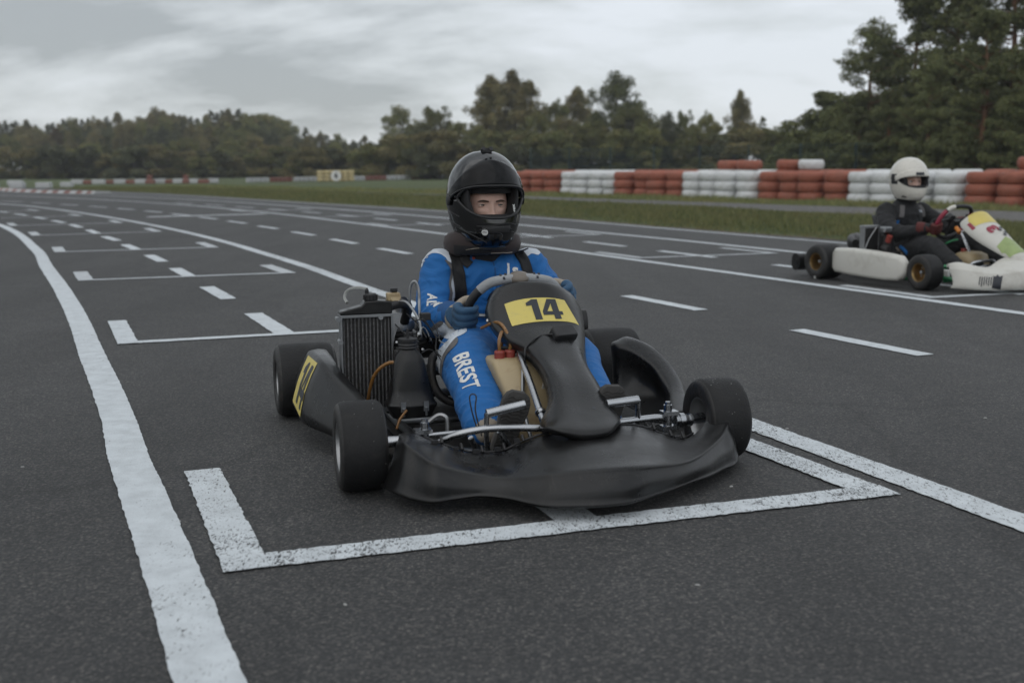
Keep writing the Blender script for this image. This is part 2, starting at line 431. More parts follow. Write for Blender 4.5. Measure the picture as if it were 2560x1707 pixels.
q.l(cp, b_.inputs['Base Color']); rr_ = q.math('ADD', q.math('MULTIPLY', s3, 0.16), q.math('MULTIPLY', s1, 0.2)); rr_ = q.math('ADD', rr_, 0.27); q.l(rr_, b_.inputs['Roughness'])
b_.inputs['Specular IOR Level'].default_value = 0.40
nb_ = q.bump(q.noise(co, 6, 3, 0.5), 0.04, 0.03, None); q.bump(q.noise(co, 70, 5, 0.6), 0.05, 0.006, b_, nb_)
m_black = simple('black_rubber_part', (0.012, 0.012, 0.013), 0.5, var=0.3, vscale=20)
m_blackgloss = simple('gloss_black_shell', (0.004, 0.0043, 0.005), 0.08, var=0.2, vscale=4, rvar=0.03, spec=0.95)
m_visor = simple('dark_tinted_visor', (0.003, 0.0033, 0.004), 0.05, var=0.1, rvar=0.02, spec=0.22)
m_chrome = simple('chromed_steel', (0.40, 0.41, 0.425), 0.26, metal=1.0, var=0.2, vscale=14, rvar=0.10, bump=0.03)
m_steel = simple('dull_steel', (0.30, 0.31, 0.32), 0.42, metal=1.0, var=0.3, vscale=18)
m_alu = simple('cast_aluminium', (0.34, 0.345, 0.35), 0.45, metal=1.0, var=0.25, vscale=20)
m_engine = simple('oily_black_casting', (0.035, 0.034, 0.034), 0.48, metal=0.5, var=0.4, vscale=22, bump=0.3, dirt=(0.085, 0.070, 0.050), dscale=14)
m_rad = simple('radiator_core', (0.17, 0.17, 0.172), 0.34, metal=0.9, var=0.75, vscale=90, bump=0.8, bscale=200, rvar=0.15)
m_tank = simple('yellowed_tank_plastic', (0.3485, 0.2713, 0.1561), 0.42, var=0.15, vscale=6, dirt=(0.1742, 0.0969, 0.0376), dscale=7)
m_redcap = simple('red_cap_plastic', (0.2340, 0.0385, 0.0280), 0.5, var=0.2)
m_hose = simple('amber_fuel_hose', (0.26, 0.125, 0.035), 0.25, var=0.2, trans=0.25)
m_hose_clear = simple('clear_vinyl_hose', (0.46, 0.47, 0.45), 0.2, var=0.1, trans=0.5)
m_yellow = simple('yellow_vinyl', (0.5676, 0.4644, 0.1161), 0.42, var=0.07, vscale=9, dirt=(0.4472, 0.3784, 0.1376), dscale=22)
m_ink = simple('black_vinyl', (0.016, 0.019, 0.026), 0.42, var=0.2)
def fabric(name, col, var=0.14, b1=0.42):
    m, nt, b = newmat(name); q = NB(nt); co = q.coord()
    n1 = q.noise(co, 9, 5, 0.6, 0.7)
    f = q.math('MULTIPLY_ADD', n1, var * 2); f.node.inputs[2].default_value = 1 - var
    s = q.n('ShaderNodeVectorMath', operation='SCALE'); s.inputs[0].default_value = col; q.l(f, s.inputs['Scale'])
    q.l(s.outputs[0], b.inputs['Base Color']); b.inputs['Roughness'].default_value = 0.72; b.inputs['Sheen Weight'].default_value = 0.05
    b.inputs['Specular IOR Level'].default_value = 0.35
    w1 = q.noise(q.mapping(co, (1, 1, 1.5)), 9, 3, 0.45, 1.2)
    nb = q.bump(w1, b1, 0.035, None); q.bump(q.noise(co, 420, 2), 0.25, 0.002, b, nb)
    return m
m_blue = fabric('blue_suit_cloth', (0.0086, 0.1117, 0.3371))
m_white_f = fabric('white_suit_cloth', (0.52, 0.56, 0.61))
m_grey_f = fabric('grey_piping_cloth', (0.11, 0.105, 0.105))
m_black_f = fabric('black_suit_cloth', (0.0095, 0.0099, 0.0112))
m_web = fabric('black_webbing', (0.012, 0.012, 0.013), b1=0.1)
m_brace = fabric('brown_black_padded_cloth', (0.036, 0.026, 0.025), b1=0.15)
m_glove = fabric('dark_blue_glove', (0.012, 0.070, 0.200), 0.3, 0.2)
m_glove_g = fabric('grey_blue_worn_glove_leather', (0.030, 0.080, 0.150), 0.45, 0.3)
m_beige = fabric('beige_suede', (0.30, 0.26, 0.21), 0.2, 0.2)
m_redglove = fabric('dark_red_glove', (0.085, 0.016, 0.014), 0.2, 0.2)
m_upper = fabric('dark_grey_shoe_suede', (0.085, 0.078, 0.072), 0.25, 0.2)
m_sole = simple('shoe_sole_rubber', (0.040, 0.038, 0.036), 0.8, var=0.3, vscale=40, bump=0.4, bscale=60)
m_skin, nt_, b_ = newmat('skin'); q = NB(nt_); co = q.coord()
sk = q.ramp(q.noise(co, 22, 5, 0.6), [(0.3, (0.46, 0.285, 0.225)), (0.7, (0.56, 0.375, 0.305))])
q.l(q.mix(q.ramp(q.noise(co, 260, 2), [(0.66, 0.0), (0.72, 0.3)]), sk, (0.28, 0.13, 0.08)), b_.inputs['Base Color'])
b_.inputs['Roughness'].default_value = 0.5; b_.inputs['Subsurface Weight'].default_value = 0.12; b_.inputs['Subsurface Radius'].default_value = (0.01, 0.004, 0.002)
m_brow = simple('dark_brown_hair', (0.045, 0.026, 0.016), 0.7, var=0.2)
m_eye = simple('eye_white', (0.52, 0.49, 0.46), 0.2, var=0.05)
m_iris = simple('grey_green_iris', (0.07, 0.075, 0.065), 0.15, var=0.3, vscale=400)
m_pupil = simple('pupil_black', (0.004, 0.004, 0.004), 0.08, var=0.1)
m_lip = simple('lip', (0.30, 0.11, 0.09), 0.45)
m_whitepl = simple('scuffed_white_plastic', (0.5270, 0.5160, 0.4730), 0.40, var=0.06, vscale=4, dirt=(0.3570, 0.3354, 0.2924), dscale=7, bump=0.04)
m_creamhelm = simple('cream_white_helmet', (0.5808, 0.5607, 0.5040), 0.28, var=0.06, vscale=4, coat=0.3, dirt=(0.4576, 0.4361, 0.3870), dscale=6)
m_gold = simple('gold_wheel_metal', (0.30, 0.20, 0.085), 0.38, metal=0.85, var=0.25, vscale=12)
m_green = simple('green_painted_tube', (0.012, 0.165, 0.060), 0.35, var=0.15)
m_maroon = simple('maroon_vinyl', (0.26, 0.025, 0.05), 0.45, var=0.1)
m_limeg = simple('lime_green_vinyl', (0.26, 0.33, 0.13), 0.45, var=0.3, vscale=25)
m_whitev = simple('white_vinyl', (0.62, 0.62, 0.60), 0.42, var=0.06)
m_orange = simple('orange_plastic', (0.55, 0.19, 0.025), 0.4)
m_lightgrip = simple('light_grey_grip_leather', (0.30, 0.31, 0.32), 0.55, var=0.15, vscale=30, bump=0.5, bscale=260)
m_badge = simple('tan_horn_pad', (0.15, 0.128, 0.105), 0.4, var=0.2, vscale=30)
m_fence = simple('dark_green_fence_paint', (0.012, 0.034, 0.036), 0.5, var=0.2)
m_leafbit = simple('dry_leaf_scrap', (0.40, 0.22, 0.10), 0.7, var=0.2)
m_stone = simple('pale_grit', (0.30, 0.30, 0.29), 0.8, var=0.3, vscale=60)
# ------------------------------------------------------------------ ground, track
rng = random.Random(7); nr = np.random.default_rng(11)
def sheet(name, poly, z, mat, label=None, cuts=0, **kw):
    me = bpy.data.meshes.new(name); bm = bmesh.new()
    f = bm.faces.new([bm.verts.new((x, y, z)) for x, y in poly]); bmesh.ops.triangulate(bm, faces=[f])
    bmesh.ops.recalc_face_normals(bm, faces=bm.faces)
    if bm.faces[:] and bm.faces[0].normal.z < 0: bmesh.ops.reverse_faces(bm, faces=bm.faces)
    bm.to_mesh(me); bm.free(); me.materials.append(mat)
    o = bpy.data.objects.new(name, me); link(o); return tag(o, label=label, kind='structure', **kw)
def jag(pts, step, amp, seed=0):
    r_ = random.Random(seed); res = []
    for a, b in zip(pts[:-1], pts[1:]):
        a = Vector(a).to_2d(); b = Vector(b).to_2d(); n = max(1, int((b - a).length / step)); d = (b - a).normalized(); p = Vector((-d.y, d.x))
        for k in range(n): res.append(a.lerp(b, k / n) + p * r_.uniform(-amp, amp))
    res.append(Vector(pts[-1]).to_2d()); return res

sheet('ground', [(-3000, -1500), (3000, -1500), (3000, 3500), (-3000, 3500)], -0.008, m_grass)
EDGE = [(13.0, -6), (8.6, 3.2), (6.6, 8.2), (4.02, 13.7), (2.89, 15.85), (1.76, 18.1), (0.12, 21.6), (-2.64, 26.1), (-4.8, 29.3), (-7.8, 34.1), (-12.04, 41.0), (-16.3, 47.0), (-25, 58.5)]
edge = jag([(p.x, p.y) for p in catmull([(a, b, 0) for a, b in EDGE], 5)], 0.35, 0.05, 3)
sheet('soil_verge', [(p.x + 0.16, p.y + 0.05) for p in edge] + [(-80, 60), (-80, 30), (-10, -7)], -0.004, m_soil)
sheet('track', [(p.x, p.y) for p in edge] + [(-90, 59.5), (-90, -12), (13, -12)], 0.0, m_asphalt)
GF = [(16, -2), (10.6, 12.0), (8.3, 17.6), (6.1, 22.0), (3.4, 27.6), (0.2, 33.4), (-3.5, 39.5), (-10, 49.5), (-20, 62)]
GB = [(-20.5, 62.4), (-10.4, 50.3), (-4.2, 41.5), (-0.6, 37.6), (3.1, 31.9), (6.9, 26.2), (9.9, 22.2), (12.6, 17.0), (18, 6)]
gp = jag(GF, 0.3, 0.10, 5) + jag(GB, 0.3, 0.12, 6)
sheet('gravel_strip', [(p.x, p.y) for p in gp], -0.002, m_gravel)

def strip(name, pts, width, mat, z=0.004, curve=6, jit=0.0026, seed=1, group=None, step=0.018):
    P = catmull([(a, b, 0) for a, b in pts], curve) if curve and len(pts) > 2 else [Vector((a, b, 0)) for a, b in pts]
    # resample finely near the camera, coarser far away
    res = [P[0]]
    for a, b in zip(P[:-1], P[1:]):
        d = (b - a).length; st_ = step * max(1.0, a.length / 3.0) * 1.0; n = max(1, int(d / st_))
        for k in range(1, n + 1): res.append(a.lerp(b, k / n))
    r_ = random.Random(seed); vs = []; fs = []; wob = 0; wob2 = 0
    for i, p in enumerate(res):
        d = (res[min(i+1, len(res)-1)] - res[max(i-1, 0)]).normalized(); nn = Vector((-d.y, d.x, 0))
        wob = wob * 0.93 + r_.uniform(-1, 1) * 0.0006; wob2 = wob2 * 0.93 + r_.uniform(-1, 1) * 0.0006
        vs.append(p + nn * (width/2 + wob + r_.uniform(-jit, jit))); vs.append(p - nn * (width/2 + wob2 + r_.uniform(-jit, jit)))
        if i: b = 2 * i; fs.append((b-2, b-1, b+1, b))
    vs = [(v.x, v.y, z) for v in vs]
    me = bpy.data.meshes.new(name); me.from_pydata(vs, [], fs)
    if me.polygons[0].normal.z < 0: me.flip_normals()
    me.materials.append(mat); o = bpy.data.objects.new(name, me); link(o)
    return tag(o, kind='structure', group=group)

L1 = [(0.60, -1.0), (0.02, 0.5), (-0.33, 1.35), (-0.56, 1.9), (-0.76, 2.37), (-1.05, 3.04), (-1.23, 3.45), (-1.51, 4.13), (-2.05, 5.35), (-2.65, 6.72), (-3.26, 8.06), (-3.65, 8.9), (-4.03, 9.7), (-4.5, 10.7), (-5.09, 12.0), (-5.78, 13.4), (-6.6, 15.05), (-7.6, 16.95), (-8.9, 19.2), (-11.5, 23.2), (-15.5, 28.6), (-21, 34.5), (-30, 41)]
L2 = [(3.4, -2.5), (2.5, -0.3), (1.85, 1.32), (1.33, 2.62), (0.84, 3.82), (0.42, 4.85), (-0.12, 6.12), (-0.60, 7.23), (-1.24, 8.72), (-1.9, 10.3), (-2.72, 12.08), (-3.69, 14.14), (-5.23, 17.1), (-7.11, 20.4), (-9.37, 24.1), (-12.1, 28.2), (-14.6, 31.3), (-19.5, 36.6), (-27, 43), (-36, 48)]
L3 = [(7.6, -3), (5.4, 1.8), (3.12, 6.76), (2.17, 8.83), (1.7, 9.85), (1.22, 10.85), (0.78, 11.8), (0.34, 12.76), (-0.99, 15.5), (-1.85, 17.2), (-3.41, 20.2), (-4.5, 22.3), (-5.9, 24.7), (-7.8, 27.8), (-10.4, 31.5), (-14, 36), (-20, 42.2), (-28, 49)]
L4 = [(10.2, -3.6), (7.6, 2.0), (5.2, 7.1), (3.1, 11.6), (2.5, 12.9), (2.02, 13.95), (1.45, 15.1), (0.7, 16.65), (0.05, 17.95), (-1.33, 20.6), (-2.56, 22.8), (-3.9, 25.1), (-5.47, 27.6), (-6.8, 29.7), (-8.6, 32.4), (-11.6, 36.4), (-18, 44), (-27, 53)]
L5 = [(11.9, -4.5), (8.2, 3.2), (6.3, 8.0), (3.84, 13.31), (3.43, 14.1), (2.83, 15.35), (2.06, 16.95), (1.16, 18.9), (0.11, 20.9), (-1.5, 23.7), (-4.0, 27.7), (-7.6, 33.3), (-12, 39.8), (-18, 47)]
strip('edge_line', L1, 0.120, m_paint, seed=1, jit=0.0022)
strip('lane_line', L2, 0.113, m_paint_worn, seed=2)
strip('lane_line', L3, 0.105, m_paint, seed=3)
strip('lane_line', L4, 0.110, m_paint, seed=4)
strip('edge_line', L5, 0.11, m_paint_old, seed=5, jit=0.008)

def boxmark(A, B, stubA, stubB, ws=0.085, wl=0.055, mat=m_paint, seed=0, z=0.0045):
    """grid-slot bracket: a cross line A-B and a stub running back at each end"""
    mb = MB(); r_ = random.Random(seed)
    def quadstrip(a, b, w_, zz):
        a = Vector((*a, 0)); b = Vector((*b, 0)); d = (b - a).normalized(); nn = Vector((-d.y, d.x, 0)); n = max(2, int((b - a).length / (0.018 * max(1, a.length / 3))))
        vs = []; fs = []
        for i in range(n + 1):
            p = a.lerp(b, i / n); ja, jb = r_.uniform(-.003, .003), r_.uniform(-.003, .003)
            vs += [(p + nn * (w_/2 + ja)).to_tuple()[:2] + (zz,), (p - nn * (w_/2 + jb)).to_tuple()[:2] + (zz,)]
            if i: k = 2 * i; fs.append((k-2, k-1, k+1, k))
        mb.add(vs, fs)
    A_, B_ = Vector(A), Vector(B); dab = (B_ - A_).normalized(); up_ = Vector((-dab.y, dab.x)); A = tuple(A_ + up_ * wl / 2); B = tuple(B_ + up_ * wl / 2)
    quadstrip(A, B, wl, z)
    def ins(P_, st_, sg): return tuple(Vector(P_) + dab * ws * .5 * sg - up_ * wl / 2), tuple(Vector(st_) + dab * ws * .5 * sg)
    a0, a1 = ins(A, stubA, 1); b0, b1 = ins(B, stubB, -1)
    quadstrip(a0, a1, ws, z + 0.001); quadstrip(b0, b1, ws, z + 0.001)
    o = mb.build('grid_slot_marking', mat, smooth=0, flip=False)
    me = o.data
    if me.polygons[0].normal.z < 0: me.flip_normals()
    for p in me.polygons:
        pass
    bm = bmesh.new(); bm.from_mesh(me)
    for f_ in bm.faces:
        if f_.normal.z < 0: f_.normal_flip()
    bm.to_mesh(me); bm.free()
    tag(o, kind='structure'); return o
# left lane slots
boxmark((-0.65, 2.385), (1.07, 2.96), (-0.985, 3.23), (0.03, 5.35), 0.104, 0.098, m_paint_worn, 21)
boxmark((-2.05, 5.70), (-0.32, 6.34), (-2.42, 6.59), (-0.72, 7.25), 0.105, 0.080, m_paint, 22)
boxmark((-3.55, 9.06), (-1.88, 9.66), (-3.90, 9.85), (-2.27, 10.50), 0.12, 0.09, m_paint_old, 23)
boxmark((-5.05, 12.28), (-3.40, 12.93), (-5.42, 13.10), (-3.82, 13.85), 0.12, 0.09, m_paint_old, 24)
boxmark((-6.65, 15.45), (-5.12, 16.35), (-7.10, 16.35), (-5.60, 17.3), 0.12, 0.09, m_paint_old, 25)
boxmark((-8.20, 18.25), (-6.66, 19.15), (-8.70, 19.2), (-7.15, 20.1), 0.12, 0.09, m_paint_old, 26)
boxmark((-10.0, 21.1), (-8.5, 22.2), (-10.55, 22.0), (-9.05, 23.05), 0.12, 0.09, m_paint_old, 27)
boxmark((-12.0, 23.9), (-10.6, 25.2), (-12.6, 24.75), (-11.2, 26.0), 0.12, 0.09, m_paint_old, 28)
# right lane slots
boxmark((2.86, 7.55), (4.30, 8.05), (2.47, 8.40), (3.9, 8.9), 0.10, 0.085, m_paint_old, 31)
boxmark((1.26, 11.06), (2.80, 11.62), (0.87, 11.88), (2.40, 12.46), 0.10, 0.085, m_paint_old, 32)
boxmark((-0.32, 14.4), (1.24, 15.02), (-0.72, 15.2), (0.82, 15.85), 0.10, 0.085, m_paint_old, 33)
boxmark((-2.0, 17.7), (-0.50, 18.45), (-2.42, 18.5), (-0.9, 19.25), 0.10, 0.085, m_paint_old, 34)
boxmark((-3.75, 20.85), (-2.3, 21.8), (-4.2, 21.6), (-2.75, 22.55), 0.10, 0.085, m_paint_old, 35)
boxmark((-5.8, 24.1), (-4.45, 25.2), (-6.3, 24.9), (-4.95, 25.95), 0.10, 0.085, m_paint_old, 36)
strip('start_line', [(-7.0, 21.5), (-5.0, 22.75)], 0.35, m_paint_old, seed=40, z=0.0035)
def dash(a, b, w_=0.082, mat=m_paint, seed=0): strip('lane_dash', [a, b], w_, mat, seed=seed, z=0.0042, curve=0)
# dashes down the middle of the left lane
for i, (a, b) in enumerate([((0.07, 2.98), (0.19, 2.70)), ((-0.80, 4.93), (-0.42, 4.05)), ((-1.63, 6.93), (-1.24, 6.03)), ((-2.36, 8.55), (-1.98, 7.72)), ((-3.10, 10.2), (-2.72, 9.38)),
        ((-3.86, 11.82), (-3.44, 10.95)), ((-4.70, 13.52), (-4.25, 12.62)), ((-5.56, 15.2), (-5.05, 14.28)), ((-6.42, 16.9), (-5.92, 15.95)), ((-7.34, 18.6), (-6.82, 17.66)),
        ((-8.28, 20.15), (-7.72, 19.26)), ((-9.3, 21.75), (-8.7, 20.85)), ((-10.4, 23.4), (-9.75, 22.5)), ((-11.6, 25.1), (-10.9, 24.2)), ((-12.95, 26.8), (-12.15, 25.85)), ((-14.4, 28.5), (-13.6, 27.6)), ((-16, 30.2), (-15.1, 29.3))]):
    dash(a, b, 0.112, m_paint if i else m_paint_worn, 50 + i)
# dashes between the two grid lanes
for i, (a, b) in enumerate([((3.25, 2.6), (3.66, 1.7)), ((2.42, 4.35), (2.83, 3.48)), ((1.58, 6.10), (1.98, 5.24)), ((0.81, 7.80), (1.20, 6.98)), ((0.0, 9.5), (0.40, 8.66)), ((-0.76, 11.08), (-0.37, 10.28)), ((-1.50, 12.63), (-1.08, 11.80)), ((-2.32, 14.36), (-1.88, 13.46)),
        ((-3.16, 16.1), (-2.70, 15.22)), ((-4.05, 17.85), (-3.56, 16.95)), ((-4.98, 19.6), (-4.45, 18.7)), ((-5.95, 21.3), (-5.38, 20.4)), ((-7.0, 23.0), (-6.38, 22.1)), ((-8.1, 24.7), (-7.45, 23.8)), ((-9.3, 26.4), (-8.6, 25.5)), ((-10.6, 28.1), (-9.85, 27.2)),
        ((-12.0, 29.8), (-11.2, 28.9)), ((-13.5, 31.5), (-12.6, 30.6)), ((-15.1, 33.2), (-14.1, 32.3)), ((-16.8, 34.8), (-15.8, 33.9)), ((-18.6, 36.4), (-17.5, 35.5))]):
    dash(a, b, 0.105, m_paint, 80 + i)
# dashes down the middle of the right lane
for i, (a, b) in enumerate([((3.2, 8.6), (3.6, 7.75)), ((2.43, 10.25), (2.82, 9.4)), ((1.60, 12.05), (2.04, 11.12)), ((0.90, 13.62), (1.30, 12.76)), ((0.12, 15.3), (0.52, 14.42)), ((-0.70, 16.95), (-0.28, 16.1)), ((-1.58, 18.7), (-1.12, 17.8)), ((-2.5, 20.4), (-2.0, 19.5)),
        ((-3.45, 22.1), (-2.92, 21.2)), ((-4.45, 23.8), (-3.9, 22.9)), ((-5.55, 25.5), (-4.95, 24.6)), ((-6.7, 27.2), (-6.05, 26.3)), ((-7.9, 28.9), (-7.2, 28.0)), ((-9.2, 30.6), (-8.45, 29.7))]):
    dash(a, b, 0.10, m_paint, 110 + i)

# striped kerb where the track turns away, far left
mb = MB(); kp = catmull([(-16.0, 43.9, 0), (-18.3, 45.6, 0), (-21.5, 49.2, 0), (-24.6, 54.0, 0)], 8)
for i in range(len(kp) - 1):
    a, b = kp[i], kp[i + 1]; d = (b - a).normalized(); nn = Vector((-d.y, d.x, 0)) * 0.45
    prof = [(-1, 0.0), (-0.7, 0.07), (0.7, 0.09), (1, 0.0)]
    mb.rings([[p + nn * t + V(0, 0, h) for t, h in prof] for p in (a, b)], closed=True, mi=i % 2)
mb.build('kerb', [m_far_white, m_far_red], kind='structure')

# small grit and one dry leaf on the asphalt
for (gx, gy, s_) in [(-0.86, 2.76, .004), (0.62, 3.05, .005), (1.16, 3.02, .006), (0.95, 3.75, .005), (-1.5, 3.3, .004), (-0.35, 2.2, .004), (1.7, 3.9, .005), (0.4, 2.3, .004)]:
    mb = MB(); mb.lathe([(0, 0), (1, .2), (.8, .7), (0, 1)], (0, 0, 0), n=7); o = mb.build('grit', m_stone, smooth=0, label='tiny pale grit crumb lying on the asphalt', cat='grit', group='grit crumbs on the asphalt')
    o.location = (gx, gy, 0.0005); o.scale = (s_ * 1.6, s_, s_ * .8); o.rotation_euler = (0, 0, rng.random() * 6)

# ------------------------------------------------------------------ grass blades
def blades(n, sampler, hlo, hhi, wd, name, z0=0.0, label=None):
    P = sampler(n); n = len(P)
    h = nr.uniform(hlo, hhi, n) * P[:, 2]; a = nr.uniform(0, 2*PI, n); w_ = wd * nr.uniform(.6, 1.3, n)
    lean = nr.uniform(0, .55, n) * h; la = nr.uniform(0, 2*PI, n)
    v = np.zeros((n, 3, 3))
    v[:, 0, 0] = P[:, 0] - np.cos(a)*w_/2; v[:, 0, 1] = P[:, 1] - np.sin(a)*w_/2; v[:, 0, 2] = z0
    v[:, 1, 0] = P[:, 0] + np.cos(a)*w_/2; v[:, 1, 1] = P[:, 1] + np.sin(a)*w_/2; v[:, 1, 2] = z0
    v[:, 2, 0] = P[:, 0] + np.cos(la)*lean; v[:, 2, 1] = P[:, 1] + np.sin(la)*lean; v[:, 2, 2] = z0 + h
    f = np.arange(n*3).reshape(n, 3)
    return fast_mesh(name, v.reshape(-1, 3), f, m_blade, kind='stuff', label=label, cat='grass')
def between(A, B):
    A = np.array(A, float); B = np.array(B, float)
    def s(n):
        # parametrise both borders by y
        y = nr.uniform(0, 1, n); ymin, ymax = max(A[:, 1].min(), B[:, 1].min()), min(A[:, 1].max(), B[:, 1].max())
        y = ymin + (ymax - ymin) * y ** 1.7
        oa, ob = np.argsort(A[:, 1]), np.argsort(B[:, 1])
        xa = np.interp(y, A[oa, 1], A[oa, 0]); xb = np.interp(y, B[ob, 1], B[ob, 0])
        t = nr.uniform(0, 1, n); x = xa + (xb - xa) * t
        cl = 0.55 + 0.35*np.sin(x*2.3 + np.sin(y*1.7)*2) * np.sin(y*1.9 + x) + 0.25*np.sin(x*7.1+y*5.3)
        ed = np.clip(np.minimum(t, 1-t) * 7, .35, 1)
        return np.stack([x, y, np.clip(cl, .25, 1.15) * ed], 1)
    return s
blades(150000, between([(p.x + .10, p.y) for p in edge], GF), .05, .17, .022, 'grass_verge', label='rough grass verge between the track edge and the gravel strip')
blades(50000, between(GB, [(14.5, 16.5), (11.6, 23.2), (9, 27.2), (6.0, 32.0), (3.0, 36.9), (0.0, 41.5), (-4, 47), (-20, 66)]), .06, .20, .03, 'grass_clumps', label='uneven grass growing between the gravel and the tyre wall')

# ------------------------------------------------------------------ tyre wall
def tyre_mesh(name, mat, D, W_, seg=44):
    mb = MB(); Ro = D / 2
    prof = [(Ro*.58, W_*.10), (Ro*.60, W_*.03), (Ro*.72, 0.0), (Ro*.83, W_*.02), (Ro*.915, W_*.10), (Ro*.965, W_*.21), (Ro*.97, W_*.24), (Ro*.955, W_*.26), (Ro*.957, W_*.28), (Ro*.988, W_*.31), (Ro, W_*.38),
            (Ro*.975, W_*.395), (Ro*.975, W_*.415), (Ro, W_*.43), (Ro, W_*.57), (Ro*.975, W_*.585), (Ro*.975, W_*.605), (Ro, W_*.62), (Ro*.988, W_*.69), (Ro*.957, W_*.72), (Ro*.955, W_*.74), (Ro*.97, W_*.76), (Ro*.965, W_*.79), (Ro*.915, W_*.90), (Ro*.83, W_*.98), (Ro*.72, W_), (Ro*.60, W_*.97), (Ro*.58, W_*.90),
            (Ro*.62, W_*.80), (Ro*.86, W_*.72), (Ro*.88, W_*.5), (Ro*.86, W_*.28), (Ro*.62, W_*.2)]
    mb.lathe(prof, n=seg, loop=True); o = mb.build(name, mat, smooth=50); me = o.data; bpy.data.objects.remove(o); return me
TW = 0.272
me_r = tyre_mesh('tyre_red', m_red_tyre, .735, TW); me_w = tyre_mesh('tyre_white', m_white_tyre, .735, TW)
FR = [[0.13, 42.27], [0.6, 41.52], [1.05, 40.81], [1.51, 40.06], [2.01, 39.28], [2.43, 38.61], [2.86, 37.92], [3.32, 37.19], [3.76, 36.49], [4.19, 35.81], [4.63, 35.1], [5.05, 34.44], [5.45, 33.8], [5.88, 33.11], [6.32, 32.41], [6.75, 31.72], [7.16, 31.08], [7.59, 30.39], [8.0, 29.74], [8.43, 29.05], [8.87, 28.36], [9.29, 27.68], [9.75, 26.94], [10.22, 26.2], [10.67, 25.48], [11.1, 24.79], [11.53, 24.11], [11.97, 23.4]]
colr_of = lambda i: 'red' if (i // 4) % 2 == 0 else 'white'
ordn = ['first', 'second', 'third', 'fourth', 'fifth', 'sixth', 'seventh', 'eighth']
secn = {0: 'the red section beside the black helmet', 1: 'the farthest white section', 2: 'the second red section', 3: 'the middle white section', 4: 'the long red section', 5: 'the white section behind the white helmet', 6: 'the nearest red section at the right'}
lay = {0: 'bottom', 1: 'middle', 2: 'top'}
nrm = Vector((.847, .531, 0))
def put_tyre(x, y, z, c, label, group, tilt=0.0):
    o = bpy.data.objects.new('painted_tyre', me_r if c == 'red' else me_w); COL.objects.link(o)
    o.location = (x, y, z); o.rotation_euler = (rng.uniform(-1, 1)*tilt, rng.uniform(-1, 1)*tilt, rng.random()*6.28)
    s_ = rng.uniform(.94, 1.04); o.scale = (s_, s_, 1.0)
    return tag(o, label=label, cat='tyre', group=group)
for i, (x, y) in enumerate(FR):
    c = colr_of(i); sec = i // 4; n_ = ordn[i % 4]; jn = rng.uniform(-.13, .13); dx, dy = -.847*jn, -.531*jn
    for k in range(3):
        put_tyre(x + dx + rng.uniform(-.022, .022), y + dy + rng.uniform(-.022, .022), -0.05 + k*TW, c, f'{c} tyre {lay[k]} of {n_} front stack in {secn[sec]}', 'front tyres of the tyre wall', 0.012)
for i, (x, y) in enumerate(FR):
    c = colr_of(i); sec = i // 4; n_ = ordn[i % 4]
    bx, by = x + nrm.x*.84 - .1, y + nrm.y*.84
    for k in range(3):
        put_tyre(bx + rng.uniform(-.03, .03), by + rng.uniform(-.03, .03), 0.0 + k*TW, c, f'{c} tyre {lay[k]} of {n_} rear stack behind {secn[sec]}', 'rear tyres of the tyre wall', 0.015)
    if i in (13, 14, 16, 17, 25): put_tyre(bx + .03, by, 3*TW, 'white' if i == 17 else ('red' if i != 25 else 'red'), {13: 'extra red tyre lying flat on the wall over white stacks, leftmost of the raised ones', 14: 'low extra red tyre right of the leftmost raised tyre on the wall', 16: 'extra red tyre standing proud over the long red section', 17: 'single extra white tyre lying on top of the long red section', 25: 'extra red tyre on top of the wall at the far right'}[i], 'extra tyres on top of the wall', 0.02)

# far barrier of small painted tyre stacks across the field
def small_stack_mesh(name, mat, d, h):
    mb = MB(); n = 3; prof = []
    for k in range(n):
        z = h * k / n; t = h / n
        prof += [(d*.40, z), (d*.49, z + t*.18), (d*.5, z + t*.5), (d*.49, z + t*.82), (d*.40, z + t)]
    mb.lathe([(0.001, 0)] + prof + [(d*.25, h), (d*.22, h*.8), (0.001, h*.78)], n=20)
    o = mb.build(name, mat, smooth=50); me = o.data; bpy.data.objects.remove(o); return me
sm = {'red': small_stack_mesh('s_r', m_far_red, .36, .30), 'white': small_stack_mesh('s_w', m_far_white, .36, .30), 'yellow': small_stack_mesh('s_y', m_yellow_tyre, .50, .80),
      'whiteblock': None}
def stack(kind, u, D, z=0, label=None, group=None, sc=1.0):
    # u = lateral bearing tangent x/y
    o = bpy.data.objects.new('tyre_stack', sm[kind]); COL.objects.link(o); o.location = (u*D, D, z); o.rotation_euler = (0, 0, rng.random()*6); o.scale = (sc, sc, sc)
    return tag(o, label=label, cat='tyre stack', group=group)
def bearing(p2560): return (p2560 - 1280) / 2776.6
for a, b, n, c in [(624, 680, 5, 'white'), (684, 738, 5, 'red'), (742, 799, 5, 'white'), (889, 917, 3, 'white'), (920, 970, 5, 'red'), (972, 1032, 5, 'white'), (1034, 1082, 5, 'red'), (1086, 1112, 3, 'white')]:
    for k in range(n):
        p = a + (b - a) * (k + .5) / n; D = 78 + (p - 624) / 480 * 16
        stack(c, bearing(p), D, 0, {'white': 'small white tyre stack in the far barrier along the grass', 'red': 'small red tyre stack in the far barrier along the grass'}[c], f'small {c} stacks of the far barrier', 1.05 * (D / 80))
for k in range(6): stack('yellow', bearing(808 + k*15.2), 81 + k*.25, 0, 'yellow tyre stack beside the round numbered sign across the field', 'yellow tyre stacks of the marker')
